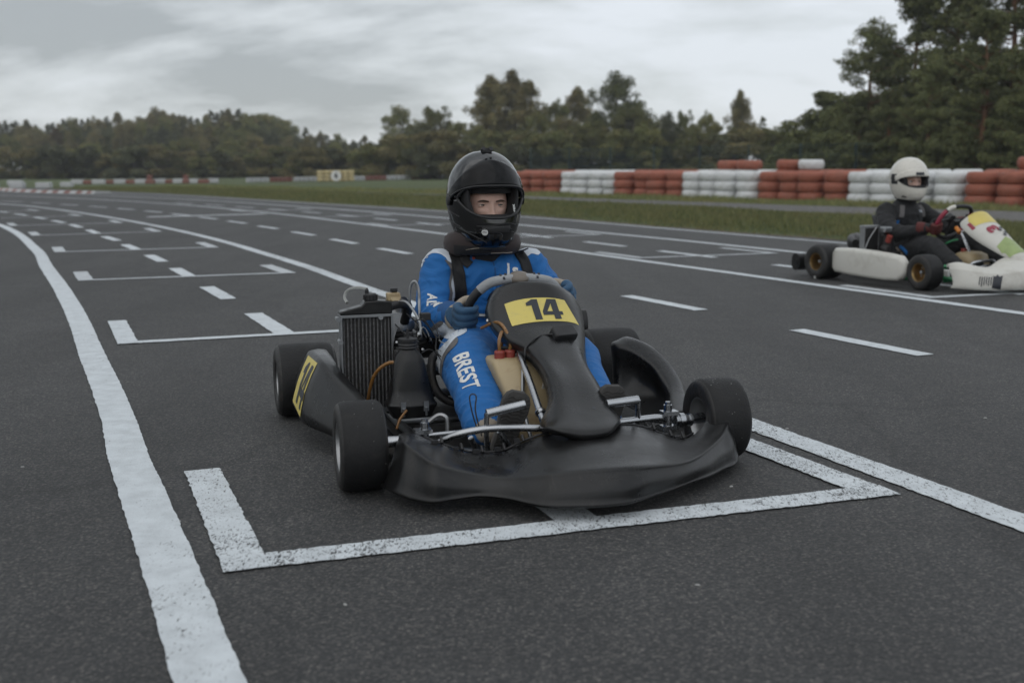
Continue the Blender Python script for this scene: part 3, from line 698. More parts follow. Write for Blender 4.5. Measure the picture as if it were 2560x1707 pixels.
# white concrete blocks and dull gaps along the far left
def block_mesh():
    mb = MB(); mb.box((0, 0, .15), (1, .45, .30)); o = mb.build('b', m_far_white, smooth=0, bevel=.04); bake_mods(o); me = o.data; bpy.data.objects.remove(o); return me
bm_ = block_mesh()
bm_r = bm_.copy(); bm_r.materials[0] = m_far_red
BL = [(165, 332, 445, 70, 0), (0, 38, 490, 57, 0), (190, 352, 490, 57, 0), (498, 665, 490, 57, 0), (785, 912, 485, 58, 0), (910, 1045, 445, 73, 0), (1052, 1146, 445, 73, 1), (1150, 1292, 445, 73, 0), (1295, 1400, 447, 74, 1), (1405, 1540, 445, 74, 0), (1545, 1648, 447, 74, 1), (1650, 1770, 443, 74, 0), (1773, 1868, 443, 74, 1), (1870, 2000, 442, 75, 0), (2003, 2085, 443, 75, 1), (2090, 2200, 440, 75, 0), (2203, 2280, 441, 75, 1), (2285, 2380, 440, 75, 0), (2383, 2500, 440, 75, 1), (2500, 2610, 440, 76, 0)]
for u0, u1, v, D, rd in BL:
    b0, b1 = bearing(u0 * .2126), bearing(u1 * .2126)
    o = bpy.data.objects.new('barrier_block', bm_r if rd else bm_); COL.objects.link(o); o.location = ((b0 + b1)/2*D, D, 0); o.scale = ((b1 - b0)*D, 1, .85 if rd else 1.0)
    tag(o, label='low dull red barrier block on the far left of the track' if rd else 'low white barrier block on the far left of the track', cat='barrier', group=('red' if rd else 'white') + ' blocks of the far left barrier')
for k, (uu, DD) in enumerate([(1815, 74.4), (2235, 75.4)]):
    o = stack('red', bearing(uu*.2126), DD, .25, ['red tyre stack poking up over the far blocks, the left one', 'red tyre stack poking up over the far blocks, the right one'][k], 'red stacks above the far blocks')
# round numbered sign
rs_ = empty('marker_sign', (bearing(847)*80.2, 80.2, 0), 0, label='round white sign with a black number in front of the yellow tyre stacks', cat='sign')
mb = MB(); mb.cyl((0, 0, .42), (0, -.03, .42), .37, n=32); mb.build('sign_disc', m_whitev, rs_)
mb = MB(); mb.cyl((0, .03, 0), (0, .03, .7), .03, n=8); mb.build('post', m_steel, rs_)
bt = bm_text('6', .52, .02); me = bpy.data.meshes.new('n'); bmesh.ops.transform(bt, matrix=Matrix.Translation((0, -.034, .42)) @ Matrix.Rotation(PI/2, 4, 'X'), verts=bt.verts); bt.to_mesh(me); bt.free(); me.materials.append(m_ink)
link(bpy.data.objects.new('number', me), rs_)
# a small red and white building half hidden by the trees on the far left
bd = empty('small_building', (-61.6, 137, 0), 0.1, label='small white building with a red roof at the far left edge of the wood', cat='building')
mb = MB(); mb.box((0, 0, 1.3), (3.6, 3, 2.6)); mb.build('wall', m_white_tyre, bd)
mb = MB(); mb.rings([[V(x, -1.7, 2.58), V(x, 0, 3.5), V(x, 1.7, 2.58)] for x in (-2.0, 0.3)]); mb.build('roof', m_red_tyre, bd, smooth=0)
mb = MB(); mb.box((-.9, -1.53, 1.5), (.8, .08, .9)); mb.box((1.0, -1.53, 1.5), (.8, .08, .9)); mb.build('window', m_visor, bd)

# ------------------------------------------------------------------ mesh fence behind the tyre wall
fe = empty('wire_fence', (0, 0, 0), 0, label='dark green wire mesh fence standing behind the tyre wall', cat='fence')
F0, F1 = Vector((1.0, 58.0, 0)), Vector((26.0, 38.0, 0)); nf = 13; dF = (F1 - F0) / nf
for i in range(nf + 1):
    p = F0 + dF * i; mb = MB(); mb.box((p.x, p.y, .95), (.06, .06, 1.9)); mb.build('post', m_fence, fe, smooth=0)
for i in range(nf):
    a = F0 + dF * i; mb = MB(); b = a + dF; dd = (b - a).normalized(); rot = Matrix.Rotation(math.atan2(dd.y, dd.x), 3, 'Z'); c_ = (a + b) / 2; ln = (b - a).length - .06
    for z in (.12, .5, .95, 1.4, 1.82): mb.box((c_.x, c_.y, z), (ln, .012, .018), rot)
    for k in range(1, 26): p = a.lerp(b, k / 26); mb.box((p.x, p.y, .96), (.008, .008, 1.74), rot)
    mb.build('mesh_panel', m_fence, fe, smooth=0)

# ------------------------------------------------------------------ trees
def leaf_quads(C, Rr, n, size, flat=1.0, droop=0.0, seed=0):
    """n leaf-sized faces scattered through ellipsoid clumps C (k,3) with radii Rr (k,)"""
    g = np.random.default_rng(seed); C = np.asarray(C); k = len(C)
    wgt = np.asarray(Rr) ** 2; idx = g.choice(k, n, p=wgt / wgt.sum())
    d = g.normal(size=(n, 3)); d /= np.linalg.norm(d, axis=1)[:, None]; r = g.uniform(0, 1, n) ** .45
    p = C[idx] + d * (r * np.asarray(Rr)[idx])[:, None] * np.array([1, 1, flat]); p[:, 2] -= droop * g.uniform(0, 1, n) ** 2
    a = g.normal(size=(n, 3)); a /= np.linalg.norm(a, axis=1)[:, None]; b = np.cross(a, g.normal(size=(n, 3))); b /= np.linalg.norm(b, axis=1)[:, None]
    s = size * g.uniform(.55, 1.35, n)[:, None]
    v = np.stack([p - a*s, p - b*s*.5, p + a*s, p + b*s*.5], 1).reshape(-1, 3)
    return v, np.arange(n * 4).reshape(n, 4)
def tree_proto(kind, seed, H=10.0):
    g = random.Random(seed); C = []; Rr = []; tr = MB(); size = .16; n = 9000; flat = .8; droop = 0
    if kind == 'pine':
        tr.tube([(0, 0, -.2), (.1*g.uniform(-1, 1), .1, H*.3), (.25*g.uniform(-1, 1), .1, H*.62), (.2*g.uniform(-1, 1), 0, H*.93)], [.22, .17, .11, .03], n=8, sub=4)
        for i in range(96):
            t = g.uniform(.05, 1.0); z = H * t; L_ = (1.02 - t) ** .5 * H * .27 * g.uniform(.55, 1.15) + .35; a = g.uniform(0, 2*PI)
            tip = V(math.cos(a)*L_, math.sin(a)*L_, z + L_*g.uniform(.05, .38))
            tr.tube([(0.05, 0, z - .3), (math.cos(a)*L_*.5, math.sin(a)*L_*.5, z + .02*L_), tip], [.05, .03, .012], n=5, sub=2)
            m = max(3, int(L_ * 2.6))
            for j in range(m):
                u = .28 + .76 * (j + g.random()) / m; rr = g.uniform(.32, .66) * (1.1 - .3*u)
                C.append((tip.x*u + g.uniform(-.25, .25), tip.y*u + g.uniform(-.25, .25), z - .1 + (tip.z - z)*u + g.uniform(.0, .25))); Rr.append(rr)
        size = .085; n = 46000; flat = .7
    elif kind in ('round', 'wide'):
        tr.tube([(0, 0, -.2), (.1, 0, H*.25), (0, .1, H*.55), (0, 0, H*.8)], [.2, .16, .1, .03], n=8, sub=4); wd = .30 if kind == 'round' else .42
        for i in range(125):
            th = g.uniform(0, 2*PI); ph = g.uniform(-.95, 1); rr = math.sqrt(max(0, 1 - ph*ph)); sh = g.uniform(.55, 1.0)
            c = V(math.cos(th)*rr*H*wd*sh, math.sin(th)*rr*H*wd*sh, H*.53 + ph*H*.44*sh)
            if i % 3 == 0: tr.tube([(0, 0, H*.3), (c.x*.5, c.y*.5, c.z*.75), c], [.06, .04, .012], n=5, sub=2)
            C.append(tuple(c)); Rr.append(g.uniform(.035, .090) * H)
        size = .105; n = 26000; flat = .85
    elif kind == 'birch':
        tr.tube([(0, 0, -.2), (.05, 0, H*.4), (-.1, .05, H*.75), (0, 0, H*.98)], [.13, .09, .05, .015], n=8, sub=4)
        for i in range(52):
            t = g.uniform(.16, 1.0); L_ = math.sin(min(1, (1.04 - t) * 1.7) * PI/2) * H * .23 * g.uniform(.4, 1.1) + .12; a = g.uniform(0, 2*PI); z = H*t
            for j in range(5):
                u = (j + 1) / 5; C.append((math.cos(a)*L_*u, math.sin(a)*L_*u, z + .35*L_*u - (u**2)*H*.05)); Rr.append(g.uniform(.020, .050)*H)
            if i % 3 == 0: tr.tube([(0, 0, z - .2), (math.cos(a)*L_*.6, math.sin(a)*L_*.6, z + .15*L_), (math.cos(a)*L_, math.sin(a)*L_, z)], [.03, .02, .008], n=4, sub=2)
        size = .10; n = 24000; flat = 1.3; droop = H * .05
    elif kind == 'spruce':
        tr.tube([(0, 0, -.2), (0, 0, H*.5), (0, 0, H*.98)], [.14, .09, .01], n=7, sub=2)
        for i in range(170):
            t = g.uniform(.03, .99); L_ = (1 - t) ** .8 * H * .27 * g.uniform(.5, 1.1) + .10; a = g.uniform(0, 2*PI)
            for j in (0.45, 0.95): C.append((math.cos(a)*L_*j, math.sin(a)*L_*j, H*t - .18*L_*j)); Rr.append(.17 + .14*(1 - t)*H*.16)
        size = .09; n = 18000; flat = .65
    elif kind == 'bush':
        for i in range(34):
            th = g.uniform(0, 2*PI); r_ = g.uniform(0, 1)**.5; zz = g.uniform(.08, 1)
            C.append((math.cos(th)*r_*H*.55*(1.1 - .6*zz), math.sin(th)*r_*H*.55*(1.1 - .6*zz), zz*H*.9)); Rr.append(g.uniform(.08, .17)*H)
            if i % 3 == 0: tr.tube([(0, 0, -.1), (C[-1][0]*.5, C[-1][1]*.5, C[-1][2]*.5), C[-1]], [.035, .02, .006], n=4, sub=1)
        size = .10 ; n = 13000; flat = .85
    v, f = leaf_quads(C, Rr, n, size * (H/10)**.3, flat, droop, seed)
    return v, f, tr
LM = {'pine': m_leaf_pine, 'round': m_leaf_round, 'wide': m_leaf_round, 'birch': m_leaf_birch, 'spruce': m_leaf_dark, 'bush': m_leaf_round}
TM = {'pine': m_bark_pine, 'round': m_bark, 'wide': m_bark, 'birch': m_bark_birch, 'spruce': m_bark, 'bush': m_bark}
PROTO = {}
def proto(kind, var, leaf=None):
    key = (kind, var, leaf)
    if key not in PROTO:
        H = {'pine': 11.0, 'round': 10.0, 'wide': 9.0, 'birch': 11.0, 'spruce': 9.0, 'bush': 3.5}[kind]
        v, f, tr = tree_proto(kind, 100 + var * 7 + len(kind), H)
        a = fast_mesh('crown', v, f, leaf or LM[kind]); b = tr.build('trunk', TM[kind], smooth=60)
        ma, mb_ = a.data, b.data; bpy.data.objects.remove(a); bpy.data.objects.remove(b); PROTO[key] = (ma, mb_, H)
    return PROTO[key]
def tree(kind, var, b, D, h, label, group=None, name='tree', wid=1.0, leaf=None):
    """b = bearing tangent, D = distance, h = height"""
    mc, mt, H = proto(kind, var, leaf)
    r0 = bpy.data.objects.new(name, None); COL.objects.link(r0); s_ = h / H
    r0.location = (b*D, D, 0); r0.rotation_euler = (0, 0, rng.random()*6.28); r0.scale = (s_*wid, s_*wid, s_)
    tag(r0, label=label, cat={'bush': 'bush'}.get(kind, 'tree'), group=group)
    for nm, me in (('crown', mc), ('trunk', mt)): o = bpy.data.objects.new(nm, me); COL.objects.link(o); o.parent = r0
    return r0
def bt_(p): return (p - 1176) / 2551.0
def hh(y, D): return (386 - y) / 2551.0 * D + 0.9
# right: tall pines behind the fence
for p, y, D, k, wd, lab in [
    (1990, 70, 56, 0, 1.10, 'tall dark pine with ragged sky gaps, leftmost of the big pines on the right'),
    (2085, 5, 52, 1, 1.05, 'tall pine rising behind the white helmeted driver'),
    (2185, -40, 50, 2, 1.15, 'broad pine with orange limbs behind the steering wheel of the white kart'),
    (2290, -60, 47, 0, 1.25, 'massive pine filling the upper right corner'),
    (2395, -70, 45, 1, 1.2, 'pine cut by the right edge of the picture'),
    (2240, 60, 40, 1, .95, 'lower pine with a bare orange trunk in front of the corner pines'),
    (2120, 150, 45, 2, 1.0, 'shorter pine in front of the tall pines, above the white helmet'),
    (2345, 110, 38, 2, 1.0, 'dense pine nearest the fence at the far right'),
    (1885, 225, 60, 1, 1.15, 'mid height pine sloping down left of the big pines'),
    (2030, 215, 47, 0, 1.05, 'bushy young pine left of the white helmet'),
    (1960, 262, 49, 2, 1.3, 'squat young pine beside the bushy one, above the red tyres')]:
    D *= 1.0; tree('pine', k, bt_(p), D, hh(y, D), lab, 'pines on the right', 'pine_tree', wd)
for i, (p, y, D) in enumerate([(1870, 262, 58), (1920, 240, 56), (1975, 200, 57), (2040, 230, 50), (2130, 225, 48), (2215, 200, 46), (2300, 210, 42), (2380, 200, 41), (1905, 300, 50), (1990, 320, 46), (2075, 315, 44), (2160, 318, 41), (2250, 305, 38.5), (2335, 300, 36.5), (1830, 318, 55), (2400, 290, 36), (2120, 330, 43), (2210, 322, 40), (2300, 325, 37.5), (1945, 330, 48)]):
    tree('bush', i % 3, bt_(p), D + 2, hh(y, D), 'dark young pine growth filling in under the tall pines', 'young growth under the pines', 'young_pine', 1.35, m_leaf_pine)
# middle: mixed trees
MID = [('round', 925, 246, 118, 0, 1.0, 'round leafy tree with notched crown right of the low wood', m_leaf_round),
    ('round', 1015, 236, 112, 1, 1.05, 'broad tree between the notched round tree and the tall birches', m_leaf_round),
    ('birch', 1130, 186, 105, 0, 1.3, 'tall pale birch directly above the black helmet, the left one', None),
    ('birch', 1178, 172, 108, 1, 1.35, 'tallest pale birch just right of the black helmet', None),
    ('birch', 1215, 196, 104, 2, 1.25, 'slightly lower birch leaning against the tallest birch', None),
    ('round', 1268, 226, 108, 2, .75, 'narrow olive tree between the birches and the dark round tree', m_leaf_round),
    ('birch', 1325, 212, 112, 0, 1.2, 'airy pale birch tucked left of the dark round crown', None),
    ('round', 1415, 174, 98, 0, 1.0, 'dark round crown with sky gaps, tallest of the middle trees', m_leaf_pine),
    ('round', 1452, 232, 95, 1, .9, 'shoulder tree under the right side of the dark round crown', m_leaf_round),
    ('round', 1530, 262, 92, 0, .7, 'narrow dark tree right of the dark round crown', m_leaf_dark),
    ('round', 1572, 248, 95, 1, .62, 'tallest narrow tree of the dip in the tree line', m_leaf_pine),
    ('round', 1625, 254, 93, 2, .6, 'slim leafy tree left of the thin pale birch', m_leaf_round),
    ('birch', 1692, 218, 96, 1, .95, 'thin pale birch standing alone above the red and white tyres', None),
    ('spruce', 1745, 272, 88, 1, 1.0, 'short spruce right of the thin pale birch', None),
    ('spruce', 1795, 283, 84, 0, 1.1, 'low spruce at the foot of the big pines', None),
    ('round', 1480, 285, 90, 2, 1.1, 'low leafy tree at the foot of the dark round crown', m_leaf_round),
    ('round', 1235, 262, 98, 0, 1.2, 'leafy tree filling in below the birches', m_leaf_round),
    ('wide', 1355, 275, 95, 1, 1.1, 'wide low tree below the dark round crown', m_leaf_round),
    ('wide', 1075, 272, 102, 0, 1.0, 'wide low tree left of the black helmet', m_leaf_round),
    ('wide', 960, 290, 108, 1, 1.0, 'wide low tree under the notched round tree', m_leaf_dark)]
MID += [('round', 1505, 268, 97, 1, 1.1, 'bushy tree between the dark round crown and the narrow trees', m_leaf_round), ('wide', 1655, 282, 95, 0, 1.0, 'low spreading tree under the thin pale birch', m_leaf_round), ('round', 1770, 292, 84, 2, 1.2, 'low round tree where the tree line dips before the big pines', m_leaf_round),
        ('round', 1590, 290, 90, 0, 1.2, 'round bushy tree standing in front of the narrow trees', m_leaf_round), ('round', 1300, 262, 99, 1, 1.1, 'leafy tree left of the dark round crown and below the airy birch', m_leaf_birch), ('round', 870, 318, 112, 1, 1.2, 'low tree at the notch between left wood and middle trees', m_leaf_dark)]
for kd, p, y, D, k, wd, lab, lf in MID: tree(kd, k, bt_(p), D, hh(y, D), lab, 'trees beyond the middle of the track', {'birch': 'birch_tree', 'spruce': 'spruce_tree'}.get(kd, 'leafy_tree'), wd, lf)
for i in range(30):
    p = 860 + i * 33; D = 96 - max(0, (p - 1300)) / 60 + rng.uniform(-4, 4)
    tree('bush', i % 3, bt_(p + rng.uniform(-10, 10)), D, hh(305 + rng.uniform(-14, 24), D), 'dense undergrowth bush at the foot of the middle trees', 'bushes under the middle trees', 'bush', 1.5, [m_leaf_round, m_leaf_dark, m_leaf_birch][i % 3])
# left: long mixed wood, two depths
def sky_y(p):
    xs = [-60, 0, 100, 200, 280, 330, 380, 430, 480, 540, 600, 640, 662, 700, 740, 800, 860, 900]; ys = [288, 284, 278, 272, 268, 264, 255, 256, 262, 262, 252, 268, 312, 300, 306, 312, 322, 310]
    return float(np.interp(p, xs, ys))
idx = 0
for row, (D0, dy, stp) in enumerate([(178, 0, 12.5), (160, 20, 17), (142, 52, 22)]):
    p = -40.0
    while p < (905 if row else 870):
        D = D0 + rng.uniform(-7, 7) - (18 if p > 665 else 0)
        kd = rng.choice(['round', 'birch', 'spruce', 'round', 'birch', 'spruce', 'round']) if row < 2 else rng.choice(['wide', 'round', 'spruce', 'round'])
        lf = None
        if kd in ('round', 'wide'): lf = rng.choice([m_leaf_round, m_leaf_round, m_leaf_dark, m_leaf_birch])
        if 128 < p < 150 and row == 1: kd, lf = 'birch', m_leaf_autumn
        y = sky_y(p) + dy + rng.uniform(-10, 12)
        if row == 0 and 585 < p < 640: kd, lf = 'wide', m_leaf_round
        lab = {'round': 'rounded leafy tree in the long wood on the left', 'wide': 'wide leafy tree in the long wood on the left', 'spruce': 'pointed spruce in the long wood on the left', 'birch': 'pale birch in the long wood on the left', 'pine': 'pine in the long wood on the left'}[kd]
        grp = {'round': 'rounded trees of the left wood', 'wide': 'wide trees of the left wood', 'spruce': 'spruces of the left wood', 'birch': 'birches of the left wood', 'pine': 'pines of the left wood'}[kd]
        if lf is m_leaf_autumn: lab, grp = 'orange tinged autumn tree near the left end of the wood', None
        tree(kd, idx % 3 if kd != 'wide' else idx % 2, bt_(p), D, hh(y, D), lab, grp, {'birch': 'birch_tree', 'spruce': 'spruce_tree', 'pine': 'pine_tree'}.get(kd, 'leafy_tree'), {'spruce': 1.2, 'birch': 1.1, 'wide': 1.1}.get(kd, .85), lf)
        idx += 1; p += stp * rng.uniform(.7, 1.3)
for i in range(44):
    p = -50 + i * 22; D = 122 + rng.uniform(-5, 5) - (14 if p > 660 else 0)
    if 20 < p < 48: continue
    tree('bush', i % 3, bt_(p), D, hh(342 + rng.uniform(-16, 18), D), 'bush along the front edge of the left wood', 'bushes along the left wood', 'bush', 1.55, [m_leaf_round, m_leaf_dark, m_leaf_round, m_leaf_birch][i % 4])
# wooded ground rising behind the first rows, so that no light shows between trunks

# haze: thin even air round the whole scene, so that far trees pale a little
m_haze = bpy.data.materials.new('haze'); m_haze.use_nodes = True; hn = m_haze.node_tree; hn.nodes.clear()
ho = hn.nodes.new('ShaderNodeOutputMaterial'); hv = hn.nodes.new('ShaderNodeVolumePrincipled'); hv.inputs['Density'].default_value = 0.0006; hv.inputs['Color'].default_value = (0.92, 0.96, 1.0, 1)
hn.links.new(hv.outputs[0], ho.inputs['Volume'])
mb = MB(); mb.box((0, 130, 14), (520, 360, 31)); hz_ = mb.build('haze', m_haze, smooth=0, kind='stuff')
S.cycles.volume_step_rate = 10; S.cycles.volume_max_steps = 32; S.cycles.volume_bounces = 0
# ------------------------------------------------------------------ near kart (local frame: X driver's right, Y forward, Z up, origin under the rear axle)
KP = ((-.1881, 4.1973, 0), 3.4371)
kart = empty('racing_kart', KP[0], KP[1], label='black racing kart with yellow number 14 plate, stopped in the nearest grid slot', cat='kart', group='karts on the starting grid')

def wheel(parent, c, side, D, W_, rimr, rim_mat, spokes=False, steer=0.0, name='wheel', mark=None):
    """tyre with its rim as a sub-part; side = +1 when the outer face looks towards +X"""
    Ro = D / 2; h = W_ / 2; mb = MB()
    prof = [(rimr, -h*.86), (rimr*1.05, -h*.94), (rimr*1.25, -h*.99), (Ro*.80, -h), (Ro*.90, -h*.965), (Ro*.955, -h*.88), (Ro*.985, -h*.76), (Ro*.998, -h*.55), (Ro, -h*.2), (Ro, h*.2), (Ro*.998, h*.55), (Ro*.985, h*.76), (Ro*.955, h*.88), (Ro*.90, h*.965), (Ro*.80, h), (rimr*1.25, h*.99), (rimr*1.05, h*.94), (rimr, h*.86)]
    ax = Matrix.Rotation(steer, 3, 'Z') @ V(1, 0, 0)
    mb.lathe(prof, c, ax, 72, 0, loop=True)
    for i, f in enumerate(mb.f):
        j = (i // 72)
        if j < 5 or j > 11: mb.m[i] = 1
    t = mb.build(name, [m_rubber, m_sidewall], parent, smooth=60)
    mb = MB(); r = rimr
    mb.lathe([(r*1.06, -h*.92), (r*1.08, -h*.86), (r*.98, -h*.80), (r*.92, -h*.35), (r*.88, h*.1), (r*.92, h*.55), (r*.98, h*.80), (r*1.08, h*.86), (r*1.06, h*.92), (r*1.0, h*.92), (r*.94, h*.84), (r*.88, h*.55), (r*.82, h*.1), (r*.86, -h*.35), (r*.92, -h*.84), (r*1.0, -h*.92)], c, ax, 56, loop=True)
    mb.lathe([(.001, side*h*.05), (r*.40, side*h*.10), (r*.46, side*h*.0), (r*.86, side*h*-.05), (r*.86, side*h*-.14), (r*.3, side*h*-.2), (.001, side*h*-.2)], c, ax, 40)
    rim = mb.build('rim', rim_mat, t, smooth=40)
    mb = MB(); cv = Vector(c)
    mb.lathe([(.001, side*h*.62), (r*.20, side*h*.58), (r*.26, side*h*.45), (r*.28, side*h*.0), (.001, -side*h*.1)], c, ax, 24)
    u = Vector((0, 0, 1)); v = ax.cross(u)
    for k in range(3):
        a = 2*PI*k/3 + .4; p = cv + (u*math.cos(a) + v*math.sin(a))*r*.55
        mb.cyl(p + ax*side*h*.02, p + ax*side*h*.22, .007, n=6)
    mb.build('hub', m_steel, t, smooth=40)
    return t
WBX = 1.029
wheel(kart, (.566, WBX, .127), 1, .254, .132, .066, m_alu, steer=R(-2))
wheel(kart, (-.546, WBX, .127), -1, .254, .132, .066, m_alu, steer=R(-2))
wheel(kart, (.60, 0, .134), 1, .268, .215, .066, m_alu)
wheel(kart, (-.60, 0, .134), -1, .268, .215, .066, m_alu)
# bits of grit and a leaf scrap stuck to the tyres
gritrng = random.Random(5)
for (wx, wy, rr, n_) in [(.566, WBX, .1275, 12), (-.546, WBX, .1275, 26)]:
    mb = MB()
    for i in range(n_):
        a = gritrng.uniform(-.5, 1.9); p = V(wx + gritrng.uniform(-.05, .05), wy + math.cos(a)*rr*1.0, .127 + math.sin(a)*rr*1.0); s_ = gritrng.uniform(.0006, .0014)
        mb.box(p, (s_*1.8, s_, s_), Matrix.Rotation(gritrng.random()*6, 3, 'X') @ Matrix.Rotation(gritrng.random()*6, 3, 'Z'))
    o = mb.build('stuck_grit', m_stone, kart, smooth=0)

# --- front bumper
BUMP = [[[0.452, 1.06, 0.163], [0.475, 1.1, 0.147], [0.524, 1.14, 0.036]], [[0.425, 1.06, 0.161], [0.474, 1.207, 0.168], [0.506, 1.247, 0.045]], [[0.386, 1.06, 0.145], [0.451, 1.249, 0.153], [0.476, 1.289, 0.038]], [[0.358, 1.15, 0.145], [0.42, 1.313, 0.136], [0.428, 1.335, 0.036]], [[0.302, 1.157, 0.123], [0.36, 1.308, 0.110], [0.368, 1.337, 0.040]], [[0.245, 1.163, 0.113], [0.285, 1.316, 0.090], [0.303, 1.345, 0.045]], [[0.183, 1.17, 0.116], [0.223, 1.351, 0.089], [0.243, 1.384, 0.045]], [[0.13, 1.177, 0.139], [0.18, 1.408, 0.105], [0.201, 1.444, 0.045]], [[0.062, 1.183, 0.159], [0.138, 1.449, 0.119], [0.156, 1.487, 0.045]], [[-0.038, 1.19, 0.168], [0.067, 1.471, 0.127], [0.091, 1.511, 0.045]], [[-0.133, 1.183, 0.169], [-0.011, 1.487, 0.131], [0.018, 1.525, 0.045]], [[-0.21, 1.177, 0.162], [-0.088, 1.485, 0.129], [-0.054, 1.521, 0.045]], [[-0.272, 1.17, 0.141], [-0.168, 1.447, 0.117], [-0.139, 1.48, 0.045]], [[-0.33, 1.163, 0.115], [-0.241, 1.409, 0.106], [-0.217, 1.44, 0.045]], [[-0.372, 1.157, 0.104], [-0.31, 1.361, 0.102], [-0.292, 1.39, 0.043]], [[-0.428, 1.12, 0.108], [-0.386, 1.292, 0.106], [-0.368, 1.342, 0.040]], [[-0.469, 1.10, 0.131], [-0.471, 1.21, 0.118], [-0.459, 1.26, 0.032]], [[-0.502, 1.09, 0.152], [-0.518, 1.16, 0.140], [-0.515, 1.22, 0.030]], [[-0.527, 1.08, 0.160], [-0.555, 1.09, 0.140], [-0.565, 1.14, 0.034]]]
rs_ = []
for i, (a, b, c) in enumerate(BUMP):
    a, b, c = V(*a), V(*b), V(*c); back = (a - b).normalized()
    k = 1 - abs(i - 9) / 9
    m1 = a.lerp(b, .5) + V(0, 0, .006 - .014*(i in (4, 5, 6)) ); m2 = b.lerp(c, .5) + V(0, .010, 0)
    rs_.append([a + V(0, -.015, -.035), a + V(0, -.004, -.004), a.lerp(b, .12), m1, a.lerp(b, .86), b, b.lerp(c, .14), m2, c.lerp(b, .12), c, c + V(0, -.03, -.012), c + V(0, -.09, -.006)])
mb = MB(); mb.rings(catgrid(rs_, 5, 3), closed=False)
bump_ = mb.build('front_bumper', m_plastic, kart, smooth=180, solid=.006)
m = bump_.modifiers.new('s', 'SMOOTH'); m.iterations = 2; m.factor = .5
bake_mods(bump_); bump_.data.polygons.foreach_set('use_smooth', [True]*len(bump_.data.polygons))
mb = MB()   # lip line moulded along the face, and clip studs along the back edge
for i in (3, 4, 5, 6, 7, 12, 13, 14):
    a = V(*BUMP[i][0]); mb.cyl(a + V(0, .004, .002), a + V(0, -.012, .016), .0045, n=8); mb.box(a + V(.02, 0, .006), (.018, .010, .010))
mb.tube([V(*BUMP[i][0]) + V(0, -.012, -.002) for i in range(2, 16)], .0035, 6, 3)
mb.build('edge_clip', m_black, bump_)

# --- nassau panel
NAS = [[[0.032, 0.48, 0.452], [0.032, 0.55, 0.495], [-0.009, 0.59, 0.521], [-0.073, 0.6, 0.525], [-0.153, 0.59, 0.517], [-0.229, 0.55, 0.485], [-0.291, 0.48, 0.435]], [[0.057, 0.52, 0.425], [0.06, 0.59, 0.463], [0.011, 0.63, 0.477], [-0.083, 0.64, 0.481], [-0.185, 0.63, 0.472], [-0.253, 0.59, 0.439], [-0.291, 0.52, 0.399]], [[0.071, 0.61, 0.392], [0.073, 0.68, 0.406], [0.009, 0.72, 0.406], [-0.094, 0.73, 0.404], [-0.187, 0.72, 0.401], [-0.235, 0.68, 0.378], [-0.268, 0.61, 0.343]], [[0.055, 0.712, 0.348], [0.054, 0.775, 0.368], [-0.015, 0.811, 0.373], [-0.088, 0.82, 0.373], [-0.154, 0.811, 0.366], [-0.2, 0.775, 0.339], [-0.231, 0.712, 0.307]], [[0.011, 0.822, 0.313], [0.01, 0.861, 0.338], [-0.02, 0.917, 0.337], [-0.079, 0.92, 0.333], [-0.137, 0.913, 0.322], [-0.17, 0.882, 0.296], [-0.192, 0.843, 0.266]], [[0.002, 0.956, 0.267], [0.005, 0.989, 0.3], [-0.014, 1.038, 0.3], [-0.065, 1.04, 0.284], [-0.126, 1.034, 0.274], [-0.16, 1.007, 0.256], [-0.179, 0.974, 0.231]], [[0.017, 1.056, 0.203], [0.023, 1.089, 0.234], [0.009, 1.138, 0.248], [-0.05, 1.14, 0.234], [-0.124, 1.134, 0.225], [-0.159, 1.107, 0.21], [-0.179, 1.074, 0.186]], [[0.072, 1.15, 0.166], [0.073, 1.167, 0.19], [0.034, 1.216, 0.213], [-0.031, 1.22, 0.204], [-0.117, 1.213, 0.199], [-0.153, 1.185, 0.192], [-0.171, 1.164, 0.169]], [[0.083, 1.23, 0.178], [0.083, 1.265, 0.193], [0.057, 1.285, 0.193], [-0.013, 1.29, 0.182], [-0.086, 1.285, 0.184], [-0.112, 1.265, 0.191], [-0.138, 1.23, 0.181]], [[0.057, 1.237, 0.165], [0.047, 1.265, 0.169], [0.025, 1.281, 0.165], [-0.019, 1.285, 0.157], [-0.068, 1.281, 0.158], [-0.099, 1.265, 0.164], [-0.121, 1.237, 0.166]]]
mb = MB(); top = [V(*p) + V(0, -.03, -.006) for p in NAS[0]]
bot = [V(*p) + V(0, -.03, -.004) for p in NAS[-1]]
mb.rings(catgrid([top] + [[V(*p) for p in r] for r in NAS] + [bot], 5, 5), closed=False)
nas = mb.build('front_panel', m_plastic, kart, smooth=180, solid=.005)
m = nas.modifiers.new('s', 'SMOOTH'); m.iterations = 2; m.factor = .5
bake_mods(nas); nas.data.polygons.foreach_set('use_smooth', [True]*len(nas.data.polygons))
nas_bvh = bvh_of(nas)
PN = V(0, .72, .69)
def nplate(x0, x1, y0, y1, n=6): return [(lerp(x0, x1, i/n), y0) for i in range(n+1)] + [(lerp(x0, x1, i/n), y1) for i in range(n, -1, -1)]
po = V(-.094, .672, .440); pu = V(-1, 0, 0); pv = V(0, -.72, .69).normalized()
bm = bm_polys([nplate(-.118, .112, -.056, .047)])
for v_ in bm.verts: v_.co.x *= 1 - .10*(v_.co.y > 0) ; v_.co.x -= .012 * (v_.co.y > 0); v_.co.y -= .010*(v_.co.x/.11)**2
decal(bm, 'number_plate', m_yellow, nas, nas_bvh, po, pu, pv, PN, .0010, .018, .2)
